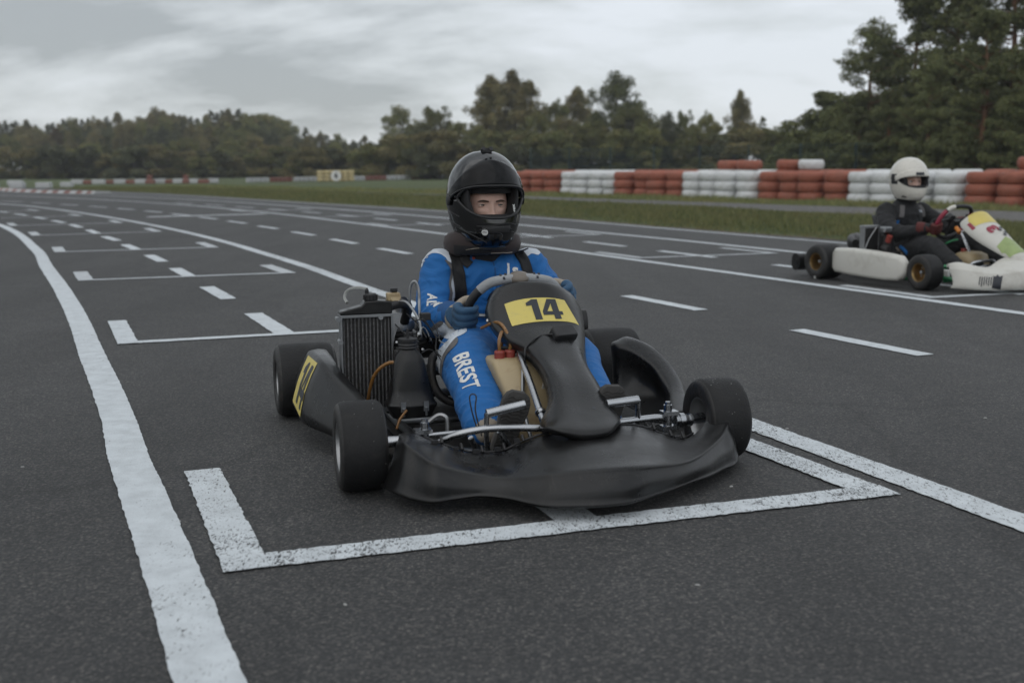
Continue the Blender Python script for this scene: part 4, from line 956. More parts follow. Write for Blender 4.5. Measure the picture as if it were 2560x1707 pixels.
def digits14(s, sh=0.0):
    one = [[(.0, -.5), (.30, -.5), (.30, .5), (.08, .5), (.0, .34)], [(-.20, .30), (-.20, .18), (.0, .22), (.0, .34), (.08, .5)], [(.0, .22), (.0, .34), (.0, .34)]]
    one = [[(.0, -.5), (.30, -.5), (.30, .5), (.06, .5), (.0, .40)], [(-.22, .34), (-.22, .20), (.0, .22), (.0, .40), (.06, .5)]]
    four = [[(.34, -.5), (.62, -.5), (.62, .5), (.34, .5)], [(-.10, -.28), (.34, -.28), (.34, -.10), (.10, -.10), (-.10, -.10)], [(-.10, -.10), (.10, -.10), (.34, .28), (.34, .5), (.22, .5)], [(.62, -.28), (.76, -.28), (.76, -.10), (.62, -.10)]]
    P = [[((x - .28), y) for x, y in p] for p in one] + [[((x + .22), y) for x, y in p] for p in four]
    return [[((x + y*sh) * s * .9, y * s) for x, y in p] for p in P]
d14 = digits14(.088, -.0)
decal(bm_polys([p for p in d14]), 'number', m_ink, nas, nas_bvh, po + pv*-.004 + pu*-.012, pu, pv, PN, .0022, .012, .2)
# moulded holes, bolts
mb = MB()
for (x, y) in [(-.085, 1.08), (-.02, 1.262)]:
    h = nas_bvh.ray_cast(V(x, y + .2, .5), V(0, -.4, -1).normalized());
    if h[0]: mb.cyl(h[0] + h[1]*.0005, h[0] - h[1]*.004, .006, n=16)
for p in [(.056, 1.205, .196), (.060, 1.225, .190), (-.150, 1.20, .196), (-.140, 1.23, .19)]:
    q_ = nas_bvh.find_nearest(V(*p)); mb.cyl(q_[0] + q_[1]*.0015, q_[0] - q_[1]*.003, .004, n=12)
mb.build('bolt_hole', m_ink, nas)
q_ = nas_bvh.find_nearest(V(.075, .62, .405)); mb = MB(); mb.lathe([(.001, .006), (.006, .005), (.008, .0), (.008, -.004)], q_[0], q_[1], 16); mb.build('bolt', m_chrome, nas)
# lap timer box with its cable
gp_ = V(-.119, .797, .362)
h = nas_bvh.find_nearest(gp_); gn = V(-.12, .62, .78).normalized(); gu = V(-1, -.19, 0).normalized(); gu = (gu - gn*gu.dot(gn)).normalized(); gv = gn.cross(gu)
Mx = Matrix((gu, gv, gn)).transposed(); mb = MB()
def rr_box(w_, h_, d_, r_, z0):
    res = []
    for (z, k) in ((z0, 1.0), (z0 + d_*.7, .99), (z0 + d_*.93, .95), (z0 + d_, .88)):
        ring = []
        for cx_, cy_, a0 in ((1, 1, 0), (-1, 1, 90), (-1, -1, 180), (1, -1, 270)):
            for a in (0, 30, 60, 90):
                t = R(a0 + a); ring.append(h[0] + Mx @ V((cx_*(w_/2 - r_) + math.cos(t)*r_)*k, (cy_*(h_/2 - r_) + math.sin(t)*r_)*k, z))
        res.append(ring)
    return res
mb.rings(rr_box(.082, .046, .034, .008, -.006)); gps = mb.build('lap_timer', m_black, kart, smooth=40)
mb = MB(); mb.tube([h[0] + Mx @ V(-.040, 0, .012), V(-.055, .80, .378), V(-.015, .83, .372), V(.018, .85, .350), V(.024, .86, .325), V(.02, .84, .30)], .0032, 8, 6); mb.build('timer_cable', m_black, gps)

# --- side pods
def pod(sg, rr, name='side_pod', sv=4):
    mb = MB(); mb.rings(catgrid([[V(sg*x, y, z) for x, y, z in r] for r in rr], 5, sv), closed=False)
    o = mb.build(name, m_plastic, kart, smooth=180, solid=.005)
    m = o.modifiers.new('s', 'SMOOTH'); m.iterations = 2; m.factor = .5; bake_mods(o); o.data.polygons.foreach_set('use_smooth', [True]*len(o.data.polygons)); return o
PR = [  # outer bottom, outer mid, outer top, top crease, top inner, inner drop   (rear -> front)
 [(.655, .20, .075), (.660, .20, .16), (.618, .20, .255), (.600, .20, .272), (.552, .20, .275), (.535, .20, .24)],
 [(.676, .25, .095), (.652, .25, .18), (.612, .25, .268), (.596, .25, .277), (.548, .25, .276), (.530, .25, .24)],
 [(.672, .34, .085), (.650, .34, .175), (.606, .34, .268), (.590, .34, .276), (.545, .34, .270), (.525, .34, .22)],
 [(.668, .43, .072), (.648, .43, .165), (.603, .43, .262), (.585, .43, .270), (.540, .43, .255), (.515, .43, .20)],
 [(.655, .50, .068), (.634, .50, .150), (.590, .50, .242), (.570, .50, .250), (.525, .50, .232), (.50, .50, .17)],
 [(.600, .66, .068), (.580, .66, .130), (.545, .66, .190), (.525, .66, .200), (.490, .66, .190), (.47, .66, .12)],
 [(.545, .82, .068), (.525, .82, .110), (.505, .82, .150), (.490, .82, .155), (.460, .82, .148), (.44, .82, .10)],
 [(.520, .87, .068), (.505, .87, .100), (.49, .87, .130), (.475, .87, .135), (.45, .87, .13), (.43, .87, .09)]]
podr = pod(1, PR, sv=2)
pb = bvh_of(podr)
# number plate on the pod's outer face
a0, a1, b0, b1 = V(.612, .255, .262), V(.667, .255, .105), V(.603, .42, .262), V(.664, .42, .083)
bm = bm_polys([[(0, 0), (1, 0), (1, 1), (0, 1)]])
def podmap(bm, name, mat, off):
    bmesh.ops.triangulate(bm, faces=bm.faces)
    for _ in range(4):
        bmesh.ops.subdivide_edges(bm, edges=[e for e in bm.edges if e.calc_length() > .12], cuts=1); bmesh.ops.triangulate(bm, faces=bm.faces)
    for v_ in bm.verts:
        s_, t_ = v_.co.x, v_.co.y; p = a0.lerp(b0, s_).lerp(a1.lerp(b1, s_), 1 - t_)
        q_ = pb.ray_cast(p + V(.1, 0, .05), V(-1, 0, -.5).normalized(), .3)
        v_.co = (q_[0] if q_[0] else p) + V(.9, 0, .45) * off
    me = bpy.data.meshes.new(name); bm.to_mesh(me); bm.free(); me.materials.append(mat); o = bpy.data.objects.new(name, me); link(o, podr)
podmap(bm, 'number_plate', m_yellow, .0015)
dd = [[(.5 + x*.55, .5 + y*.82) for x, y in p] for p in digits14(1.0)]
podmap(bm_polys(dd), 'number', m_ink, .003)
PL = [   # inner floor, inner wall foot, hollow, lip inner, lip middle, lip outer, outer wall, outer foot (rear -> front)
 [(.46, .40, .065), (.462, .38, .12), (.464, .37, .20), (.455, .375, .262), (.480, .365, .276), (.545, .35, .284), (.640, .35, .20), (.665, .35, .06)],
 [(.46, .43, .065), (.466, .41, .12), (.472, .405, .20), (.463, .41, .258), (.490, .405, .272), (.560, .38, .278), (.645, .37, .19), (.668, .37, .06)],
 [(.47, .46, .060), (.50, .43, .09), (.535, .42, .16), (.515, .435, .236), (.540, .43, .250), (.610, .40, .252), (.665, .39, .16), (.680, .39, .055)],
 [(.48, .50, .058), (.52, .47, .075), (.575, .46, .125), (.566, .475, .195), (.588, .47, .210), (.650, .44, .208), (.685, .43, .13), (.690, .43, .05)],
 [(.48, .56, .056), (.53, .53, .068), (.588, .51, .095), (.585, .525, .148), (.608, .52, .166), (.668, .49, .162), (.692, .48, .11), (.694, .48, .05)],
 [(.47, .62, .054), (.52, .60, .062), (.575, .58, .085), (.588, .58, .118), (.612, .57, .132), (.664, .54, .128), (.688, .53, .09), (.690, .53, .045)],
 [(.45, .69, .052), (.50, .67, .060), (.545, .65, .082), (.563, .65, .100), (.588, .64, .108), (.635, .62, .102), (.664, .61, .070), (.668, .61, .04)],
 [(.43, .78, .050), (.47, .77, .056), (.51, .76, .070), (.53, .75, .080), (.553, .74, .084), (.590, .73, .078), (.618, .73, .058), (.625, .73, .04)]]
podl = pod(-1, PL)

# --- chassis tubes, axle, floor
mb = MB()
for sg in (-1, 1): mb.tube([(sg*.30, -.16, .06), (sg*.33, .1, .05), (sg*.34, .45, .045), (sg*.30, .80, .045), (sg*.20, 1.12, .05)], .015, 12, 6)
mb.tube([(-.3, .95, .06), (.3, .95, .06)], .015, 12); mb.tube([(-.33, .05, .06), (.33, .05, .06)], .015, 12); mb.tube([(-.34, .45, .05), (.34, .45, .05)], .013, 12)
frm = mb.build('chassis_frame', m_steel, kart)
mb = MB(); mb.cyl((-.52, 0, .14), (.52, 0, .14), .022, n=20); mb.cyl((.25, 0, .14), (.262, 0, .14), .09, n=36); mb.cyl((-.28, 0, .14), (-.268, 0, .14), .095, n=36); mb.build('rear_axle', m_steel, kart)
mb = MB(); mb.prism([(-.34, .10), (.44, .10), (.46, .74), (.32, .96), (.22, 1.16), (-.22, 1.16), (-.32, .96), (-.34, .6)], .026, .031); mb.build('floor_tray', m_engine, kart)
# front bumper support bar, kinked as in the photograph
mb = MB(); mb.tube([(.36, 1.08, .125), (.325, 1.11, .150), (.29, 1.13, .166), (.22, 1.14, .175), (.13, 1.145, .172), (.05, 1.15, .166), (-.10, 1.15, .165), (-.20, 1.14, .166), (-.30, 1.12, .165), (-.335, 1.10, .152)], .0105, 14, 5)
mb.tube([(.188, 1.14, .165), (.16, 1.13, .12), (.12, 1.11, .08), (.12, 1.08, .05)], .009, 10, 5); mb.tube([(-.22, 1.14, .16), (-.20, 1.12, .12), (-.17, 1.1, .06)], .009, 10, 5)
mb.tube([(.27, 1.13, .15), (.24, 1.10, .09), (.23, 1.06, .05)], .008, 10, 4)
mb.build('bumper_bar', m_chrome, kart, smooth=60)
for sg in (1, -1):
    mb = MB()
    mb.cyl((sg*.50, WBX, .131), (sg*.40, WBX + .01, .131), .0165, n=20); mb.cyl((sg*.43, WBX+.008, .131), (sg*.415, WBX+.008, .131), .022, n=20); mb.cyl((sg*.455, WBX+.006, .131), (sg*.448, WBX+.006, .131), .021, n=20)
    mb.cyl((sg*.38, WBX, .085), (sg*.38, WBX, .180), .013, n=16); mb.cyl((sg*.38, WBX, .178), (sg*.38, WBX, .190), .009, n=6); mb.box((sg*.385, WBX, .155), (.05, .035, .012)); mb.box((sg*.385, WBX, .11), (.05, .035, .012))
    mb.tube([(sg*.40, WBX - .02, .12), (sg*.36, WBX - .10, .115)], .009, 8)
    mb.build('stub_axle', m_chrome, kart, smooth=40)
for sg in (1, -1):
    mb = MB(); mb.tube([(sg*.365, WBX - .09, .118), (sg*.03, .93, .125)], .0075, 10); mb.lathe([(.001, -.012), (.011, -.008), (.013, 0), (.011, .008), (.001, .012)], (sg*.365, WBX - .09, .118), n=14)
    mb.build('tie_rod', m_chrome, kart, smooth=40)
mb = MB(); mb.tube([(.37, WBX+.02, .185), (.345, WBX + .03, .205), (.325, WBX+.04, .198), (.322, WBX+.04, .16)], .006, 8, 5); mb.build('bracket', m_alu, kart)

# --- steering column and wheel
mb = MB(); mb.tube([(-.02, .62, .385), (.020, .80, .320), (.033, .96, .245), (.045, 1.10, .173), (.05, 1.14, .15)], .0105, 16, 4)
mb.lathe([(.013, -.008), (.016, -.004), (.016, .004), (.013, .008)], (.042, 1.065, .193), V(.012, .13, -.066), 16); col_ = mb.build('steering_column', m_chrome, kart, smooth=50)
mb = MB(); mb.tube([(.005, .78, .342), (.06, .95, .19), (.07, 1.1, .08)], .006, 8); mb.tube([(-.03, .80, .33), (-.06, 1.0, .17), (-.07, 1.1, .06)], .008, 8); mb.build('column_support', m_steel, kart)
sc_c = V(-.078, .425, .402); su = V(1, 0, 0); sv = V(0, .42, .907).normalized(); sn = su.cross(sv)
def onring(a, Rr=.155, o=0.0): # a = 0 at top, + towards driver's right (+X)
    x = math.sin(a) * Rr; y = math.cos(a) * Rr
    if y > Rr*.80: y = Rr*.80 + (y - Rr*.80) * .45      # flattened top
    return sc_c + su*x*1.12 + sv*y + sn*o
sw = MB(); sw.tube([onring(R(a)) for a in range(0, 360, 8)], .0155, 14, 2, closed=True); swheel = sw.build('steering_wheel', m_black, kart, smooth=80)
sw = MB(); sw.tube([onring(R(a)) for a in range(-56, 53, 6)], .0168, 16, 3); sw.build('grip', m_lightgrip, swheel, smooth=80)
sw = MB(); sw.lathe([(.001, .0185), (.014, .017), (.024, .012), (.026, .004), (.026, -.01)], onring(R(1)), V(0, .5, .6), 28)
bp = sw.build('centre_pad', m_badge, swheel, smooth=60)
for v_ in bp.data.vertices: v_.co.x = onring(R(1)).x + (v_.co.x - onring(R(1)).x) * 1.45
for sg in (-1, 1):
    sw = MB()
    for k in range(3):
        for j in range(2):
            if (k + j) % 2: continue
            a = R(sg * (17 + k*3.0)); p = onring(a); sw.box(p + V(0, .0095, .0125) + V(0, .006*(j - .5)*2, -.005*(j-.5)*2), (.0075, .009, .003), Matrix.Rotation(R(-45), 3, 'X'))
    sw.build('chequer_mark', m_ink, swheel, smooth=0)
sw = MB()
for a in (90, -90, 180): sw.tube([sc_c + sn*-.02, onring(R(a), .10, -.012), onring(R(a), .15)], [.012, .008, .008], 8, 3)
sw.cyl(sc_c + sn*-.01, sc_c + sn*-.05, .03); sw.build('spoke', m_steel, swheel)

# --- fuel tank
mb = MB(); T_ = []
for z, x0, x1, y0, y1, r_ in [(.045, -.075, .062, .80, .97, .02), (.09, -.082, .072, .78, .975, .025), (.20, -.085, .098, .74, .93, .03), (.27, -.082, .112, .70, .86, .028), (.302, -.078, .114, .69, .815, .022), (.312, -.07, .106, .70, .80, .018)]:
    ring = []
    for cx_, cy_, a_0 in ((1, 1, 0), (-1, 1, 90), (-1, -1, 180), (1, -1, 270)):
        for a in (0, 45, 90):
            t = R(a_0 + a); X = (x1 - r_ if cx_ > 0 else x0 + r_) + math.cos(t)*r_; Y = (y1 - r_ if cy_ > 0 else y0 + r_) + math.sin(t)*r_; ring.append(V(X, Y, z))
    T_.append(ring)
mb.rings(T_); tank = mb.build('fuel_tank', m_tank, kart, smooth=180, bevel=0, sub=1)
for (x, y) in [(.080, .775), (.045, .77)]:
    mb = MB(); mb.lathe([(.017, .0), (.0175, .004), (.0165, .008), (.0175, .012), (.0165, .017), (.0175, .021), (.015, .026), (.001, .027)], (x, y, .306), n=20); mb.build('tank_cap', m_redcap, tank, smooth=40)
mb = MB(); mb.tube([(.080, .775, .33), (.080, .77, .362), (.062, .74, .385), (.045, .70, .36), (.04, .66, .33)], .0055, 8, 6); mb.tube([(.045, .77, .33), (.044, .765, .365), (.06, .70, .41), (.09, .60, .38)], .0055, 8, 6); mb.tube([(.012, .775, .31), (.010, .765, .345), (-.01, .74, .37), (-.05, .70, .35)], .006, 8, 6); mb.tube([(-.01, .80, .31), (.0, .78, .34), (-.03, .72, .35)], .005, 8, 5)
mb.build('fuel_hose', m_hose, tank)
mb = MB(); mb.box((-.045, .90, .235), (.052, .004, .062), Matrix.Rotation(R(-28), 3, 'X')); mb.build('tank_sticker', m_whitev, tank)
mb = MB(); mb.box((-.045, .9035, .243), (.034, .003, .010), Matrix.Rotation(R(-28), 3, 'X') @ Matrix.Rotation(R(35), 3, 'Y')); mb.box((-.045, .913, .225), (.04, .003, .004), Matrix.Rotation(R(-28), 3, 'X')); mb.build('sticker_mark', m_ink, tank)

# --- pedals
for (x0, x1, z0, z1, sg) in [(.224, .112, .217, .236, 1), (-.137, -.236, .220, .226, -1)]:
    mb = MB(); a, b = V(x0, 1.135, z0), V(x1, 1.135, z1); n_ = 13
    prof = []
    for i in range(n_ * 2 + 1): prof.append((.0128 if i % 2 == 0 else .0137, (b - a).length * i / (n_ * 2)))
    mb.lathe(prof, a, (b - a), 16); xo = max(x0, x1) if sg > 0 else min(x0, x1)
    mb.tube([(xo, 1.135, (z0 if sg > 0 else z1)), (xo, 1.13, .16), (xo - sg*.01, 1.10, .09), (xo - sg*.02, 1.06, .045)], .007, 8, 4, flat=1.7, flatdir=(0, 1, 0))
    mb.build('brake_pedal' if sg < 0 else 'throttle_pedal', m_chrome, kart, smooth=50)
mb = MB(); mb.tube([(.235, 1.12, .15), (.250, 1.11, .22), (.245, 1.10, .262), (.262, 1.095, .262), (.258, 1.10, .22), (.243, 1.11, .16)], .0022, 6, 6); mb.build('return_cable', m_black, kart)

# --- seat
mb = MB(); sr = []
for (z, w_, y0, y1) in [(.07, .10, .02, .30), (.10, .155, -.04, .40), (.16, .185, -.075, .44), (.22, .195, -.095, .40), (.27, .195, -.11, .32), (.33, .18, -.125, .20), (.39, .16, -.14, .08), (.44, .13, -.15, -.04)]:
    ring = []
    for i in range(15):
        a = PI * i / 14; yy = y0 + (y1 - y0) * (1 - math.sin(a)) ** .8; ring.append(V(-.085 + w_*1.12*math.cos(a), yy, z + .0))
    sr.append(ring)
mb.rings(sr, closed=False); seat = mb.build('seat', m_black, kart, smooth=180, solid=.008, sub=1)
mb = MB(); mb.tube([r[0] for r in sr], .011, 10, 3); mb.tube([r[-1] for r in sr], .011, 10, 3); mb.build('seat_edge', m_lightgrip if False else m_engine, seat)
mb = MB(); mb.tube([(.10, .42, .235), (.19, .38, .262), (.215, .40, .22), (.212, .44, .16), (.18, .47, .12), (.10, .50, .10)], .0145, 12, 6); mb.build('seat_rim', m_engine, seat)

# --- radiator (driver's right)
rad = empty('radiator', (0, 0, 0)); rad.parent = kart
mb = MB(); mb.box((.438, .400, .252), (.160, .030, .315)); core = mb.build('core', m_engine, rad, smooth=0)
mb = MB()
for i in range(13): mb.tube([(.3625 + i*.01260, .4175, .097), (.3625 + i*.01260, .4175, .408)], .0030, 8)
mb.build('tube_row', m_rad, rad, smooth=60)
mb = MB()
for i in range(12):
    x = .3688 + i*.0126
    for j in range(62): mb.box((x, .4150, .099 + j*.005), (.0082, .004, .0018), Matrix.Rotation(R(22 if j % 2 else -22), 3, 'Y'))
mb.build('fin_block', m_engine, rad, smooth=0, kind='stuff')
mb = MB(); mb.box((.438, .405, .4135), (.176, .050, .010)); mb.box((.438, .405, .0925), (.166, .048, .014)); mb.box((.5225, .405, .252), (.006, .05, .318)); mb.box((.3535, .405, .252), (.006, .05, .318))
mb.build('side_frame', m_steel, rad, smooth=0, bevel=.001)
mb = MB(); mb.prism([(.352, .419), (.526, .419), (.526, .430), (.455, .447), (.442, .462), (.398, .464), (.352, .459)], -.028, .028, (V(0, .405, 0), V(1, 0, 0), V(0, 0, 1))); mb.build('header_tank', m_plastic, rad, smooth=30, bevel=.004)
mb = MB(); mb.lathe([(.021, 0), (.022, .004), (.022, .020), (.018, .024), (.001, .025)], (.420, .405, .462), n=24)
for k in range(12): a = 2*PI*k/12; mb.box((.420 + .022*math.cos(a), .405 + .022*math.sin(a), .473), (.004, .004, .016), Matrix.Rotation(a, 3, 'Z'))
mb.lathe([(.007, 0), (.007, .012), (.004, .016), (.001, .018)], (.432, .405, .486), n=10); mb.build('filler_cap', m_black, rad, smooth=30)
mb = MB(); mb.tube([(.43, .40, .500), (.46, .37, .503), (.487, .34, .49), (.497, .34, .468), (.492, .36, .452)], .0052, 10, 6); mb.build('overflow_hose', m_hose_clear, rad)
mb = MB()
for (x, z) in [(.533, .406), (.527, .33), (.392, .408), (.521, .17)]: mb.cyl((x, .39, z), (x, .432, z), .006, n=8); mb.cyl((x, .428, z), (x, .437, z), .009, n=6)
mb.build('mounting_bolt', m_steel, rad, smooth=30)
mb = MB(); mb.prism([(.318, .418), (.356, .418), (.352, .30), (.345, .34)], -.012, .012, (V(0, .415, 0), V(1, 0, 0), V(0, 0, 1))); mb.build('mounting_plate', m_alu, rad, smooth=0)

# --- engine, carburettor, exhaust
eng = empty('engine', (0, 0, 0)); eng.parent = kart
mb = MB(); mb.box((.30, .20, .15), (.16, .20, .13)); mb.cyl((.22, .20, .15), (.39, .20, .15), .075, n=32); mb.box((.30, .22, .075), (.12, .22, .04)); mb.build('crankcase', m_engine, eng, smooth=40, bevel=.006)
mb = MB(); mb.cyl((.30, .22, .20), (.30, .24, .34), .055, n=28)
for k in range(8): z = .215 + k*.016; mb.box((.30, .225 + k*.002, z), (.135, .135, .004))
mb.build('cylinder', m_engine, eng, smooth=40, bevel=.001)
mb = MB(); mb.lathe([(.060, 0), (.062, .012), (.055, .03), (.03, .038), (.02, .05), (.018, .07), (.001, .072)], (.30, .245, .345), V(0, .12, 1), 28)
for k in range(6): a = 2*PI*k/6; mb.cyl((.30 + .045*math.cos(a), .245 + .045*math.sin(a), .365), (.30 + .045*math.cos(a), .247 + .045*math.sin(a), .386), .006, n=6)
mb.build('cylinder_head', m_alu, eng, smooth=40)
mb = MB(); mb.tube([(.30, .25, .40), (.295, .25, .43), (.275, .23, .44), (.25, .22, .41)], .013, 12, 5); mb.lathe([(.012, -.01), (.016, .0), (.016, .03), (.010, .04)], (.275, .31, .405), V(.1, .2, 1), 14); mb.build('spark_plug_cap', m_black, eng)
mb = MB(); mb.tube([(.354, .40, .440), (.32, .39, .446), (.295, .36, .437), (.285, .33, .41), (.285, .30, .37)], .0165, 14, 6); mb.build('coolant_hose', m_black, eng, smooth=60)
mb = MB(); mb.tube([(.36, .40, .11), (.32, .37, .11), (.30, .30, .16)], .015, 12, 5); mb.build('coolant_hose', m_black, eng, smooth=60)
mb = MB(); mb.cyl((.335, .36, .455), (.335, .40, .470), .020, n=16); mb.box((.34, .385, .470), (.045, .03, .028)); mb.build('thermostat_housing', m_tank, eng, smooth=40, bevel=.004)
for c_, s_ in (((.338, .39, .493), (.024, .018, .014)), ((.247, .46, .408), (.034, .03, .024)), ((.300, .44, .345), (.03, .02, .02))): mb = MB(); mb.box(c_, s_); mb.build('connector', m_black, eng, smooth=0, bevel=.003)
mb = MB()
mb.tube([(.272, .33, .44), (.270, .33, .485), (.262, .335, .510), (.250, .34, .510), (.242, .345, .480), (.245, .36, .43), (.262, .45, .37)], .0050, 8, 7)
mb.tube([(.325, .40, .455), (.305, .43, .455), (.29, .46, .435), (.275, .50, .395), (.285, .56, .36), (.30, .60, .372)], .0045, 8, 7)
mb.build('throttle_cable', m_steel, eng)
mb = MB()
for pts in [[(.345, .42, .385), (.32, .48, .355), (.30, .55, .350), (.29, .60, .365)], [(.262, .45, .40), (.235, .48, .37), (.22, .50, .34), (.225, .52, .30), (.20, .54, .27)], [(.25, .45, .39), (.228, .46, .395), (.212, .48, .36), (.205, .5, .32)], [(.28, .55, .30), (.255, .55, .31), (.225, .54, .29), (.20, .53, .24), (.19, .52, .19)],
            [(.29, .5, .40), (.265, .52, .405), (.24, .52, .37), (.222, .53, .345), (.21, .53, .352)], [(.31, .46, .42), (.27, .47, .38), (.25, .49, .34)]]:
    mb.tube(pts, .0022, 6, 6)
mb.build('wiring', m_black, eng)
mb = MB()
for pts in [[(.30, .58, .36), (.28, .56, .385), (.262, .54, .375), (.25, .53, .35)], [(.225, .52, .30), (.205, .50, .295), (.193, .48, .265), (.188, .47, .20)], [(.215, .52, .335), (.20, .525, .325), (.19, .53, .33)]]: mb.tube(pts, .0016, 6, 6)
mb.build('bare_wire', m_hose_clear, eng)
mb = MB(); mb.box((.30, .42, .27), (.07, .06, .06)); mb.cyl((.30, .38, .27), (.30, .50, .27), .028, n=20); mb.cyl((.345, .46, .30), (.345, .46, .22), .014, n=14); mb.box((.31, .47, .31), (.05, .03, .025)); mb.box((.29, .46, .215), (.06, .05, .025)); mb.cyl((.27, .47, .33), (.27, .47, .36), .012, n=10); mb.build('carburettor', m_engine, eng, smooth=40, bevel=.003)
for p in [(.340, .52, .262), (.345, .47, .325), (.262, .49, .30), (.35, .50, .22)]: mb = MB(); mb.cyl(p, V(*p) + V(.004, .008, .004), .0042, n=6); mb.build('engine_screw', m_steel, eng, smooth=30)
mb = MB(); mb.tube([(.35, .50, .30), (.36, .53, .28), (.355, .54, .25), (.35, .53, .225)], .003, 6, 5); mb.build('spring', m_chrome, eng, smooth=30)
mb = MB(); mb.tube([(.26, .15, .28), (.18, .05, .30), (.10, -.10, .30), (.0, -.22, .27), (-.15, -.26, .24)], [.03, .05, .055, .045, .03], 18, 5); mb.build('exhaust_pipe', m_engine, eng, smooth=60)
# airbox
mb = MB(); ring = lambda cx_, cy_, z, rx, ry, pw=2.6, n=28: [V(cx_ + rx*math.copysign(abs(math.cos(2*PI*k/n))**(2/pw), math.cos(2*PI*k/n)), cy_ + ry*math.copysign(abs(math.sin(2*PI*k/n))**(2/pw), math.sin(2*PI*k/n)), z) for k in range(n)]
mb.rings([ring(.332, .61, .108, .064, .045, 4.5), ring(.332, .61, .140, .078, .056, 4.5), ring(.332, .61, .146, .081, .059, 4.5), ring(.332, .61, .152, .081, .059, 4.5), ring(.332, .61, .158, .074, .052, 4), ring(.333, .61, .20, .066, .049, 3.2), ring(.335, .61, .25, .057, .045, 2.8), ring(.336, .61, .285, .050, .042, 2.4), ring(.337, .61, .307, .042, .037, 2.1), ring(.338, .61, .322, .028, .027, 2), ring(.338, .61, .330, .025, .024, 2)])
abx = mb.build('airbox', m_plastic, kart, smooth=50)
mb = MB(); mb.lathe([(.030, 0), (.032, .003), (.030, .008), (.032, .012), (.030, .018), (.032, .022), (.031, .032), (.001, .034)], (.338, .61, .328), n=28); mb.lathe([(.004, 0), (.004, .03), (.001, .032)], (.338, .61, .36), n=8); mb.build('intake_clamp', m_black, abx, smooth=40)
for x in (.294, .368):
    mb = MB(); mb.box((x, .668, .148), (.016, .006, .032)); mb.cyl((x, .672, .140), (x, .672, .118), .004, n=8); mb.lathe([(.001, 0), (.006, .001), (.006, .005), (.001, .006)], (x, .675, .140), n=10)
    mb.build('clip', m_steel, abx, smooth=30)
mb = MB(); mb.tube([(.352, .60, .268), (.372, .61, .280), (.395, .60, .283), (.425, .58, .262), (.443, .55, .225), (.452, .52, .17), (.455, .50, .13)], .0058, 10, 6)
mb.tube([(.36, .68, .14), (.385, .70, .12), (.40, .71, .09)], .004, 8, 4); mb.build('breather_hose', m_hose, kart)
# rear bumper
mb = MB(); mb.rings([ring(x, -.27, .20, .02, .035, 3)[:] if False else [V(x, -.27 + .04*math.cos(2*PI*k/16), .225 + .085*math.copysign(abs(math.sin(2*PI*k/16))**.7, math.sin(2*PI*k/16))) for k in range(16)] for x in (-.60, -.56, -.2, .1, .27, .30)]); mb.build('rear_bumper', m_plastic, kart, smooth=50)
mb = MB(); mb.tube([(.20, -.20, .30), (.16, .0, .30), (.15, .10, .26)], .010, 10, 3); mb.tube([(.12, .10, .34), (.20, .0, .30), (.24, -.2, .22)], .012, 10, 3); mb.build('seat_stay', m_chrome, kart)
# ------------------------------------------------------------------ people
def ell(c, u, v, rx, ry, n=20): return [c + u*math.cos(2*PI*k/n)*rx + v*math.sin(2*PI*k/n)*ry for k in range(n)]
def body_mesh(name, parent, torso, limbs, mats, zone, vox=.0075, wr=.006, seed=0):
    """one continuous body: torso and limbs fused into a single surface"""
    mb = MB()
    mb.rings([ell(V(*c), V(1, 0, 0), V(0, 1, .0), rx, ry) for c, rx, ry in torso])
    for pts, rr in limbs:
        P = catmull(pts, 6); m = len(P); rad_ = []
        for i in range(m):
            t = i / (m - 1) * (len(rr) - 1); k = min(int(t), len(rr) - 2); rad_.append(lerp(rr[k], rr[k+1], t - k))
        mb.tube(P, rad_, 18)
        for p, r_ in ((P[0], rad_[0]), (P[-1], rad_[-1])): mb.lathe([(.001, -r_)] + [(r_*math.cos(R(a)), r_*math.sin(R(a))) for a in range(-75, 76, 15)] + [(.001, r_)], p, (0, 0, 1), 18)
    o = mb.build(name, mats, parent, smooth=180)
    m = o.modifiers.new('r', 'REMESH'); m.mode = 'VOXEL'; m.voxel_size = vox; m.use_smooth_shade = True
    m = o.modifiers.new('s', 'SMOOTH'); m.iterations = 14; m.factor = .5
    bake_mods(o)
    me = o.data
    for mm in mats:
        if mm.name not in [x.name for x in me.materials if x]: me.materials.append(mm)
    # cloth folds, deepest at the inside of the elbows, knees and waist
    from mathutils import noise
    dirs = [(V(*a), V(*b), k) for a, b, k in zone['folds']]
    me.calc_loop_triangles() if False else None
    nrm_ = [v.normal.copy() for v in me.vertices]
    for i, v in enumerate(me.vertices):
        p = v.co.copy(); amp = .30; ph = 0; best = 9; ax_ = V(0, 0, 1)
        for c, d, k in dirs:
            w_ = math.exp(-((p - c).length / k) ** 2)
            if w_ > .05: amp += w_; 
            if (p - c).length / k < best: best = (p - c).length / k; ax_ = d; cc_ = c
        s_ = (p - cc_).dot(ax_); q_ = noise.noise(p * 7 + V(seed, 0, 0)); q2 = noise.noise(p * 8 + V(0, seed, 5))
        r_n = noise.noise(ax_ * (s_ * 20) + (p - ax_ * s_) * 5.5 + V(seed, 3, 7)); r_m = noise.noise(ax_ * (s_ * 34) + (p - ax_ * s_) * 9 + V(2, seed, 1)); fold = (1 - min(1, abs(r_n) * 2.6)) ** 1.6 * 1.7 + (1 - min(1, abs(r_m) * 2.6)) ** 1.6 * .7 - .8
        v.co = p + nrm_[i] * (fold * wr * amp * .5 + q2 * wr * .8)
    me.update()
    m = o.modifiers.new('s', 'SMOOTH'); m.iterations = 3; m.factor = .5
    bake_mods(o); me = o.data
    fn = zone['mat']
    for p in me.polygons: p.material_index = fn(p.center, p.normal); p.use_smooth = True
    return o

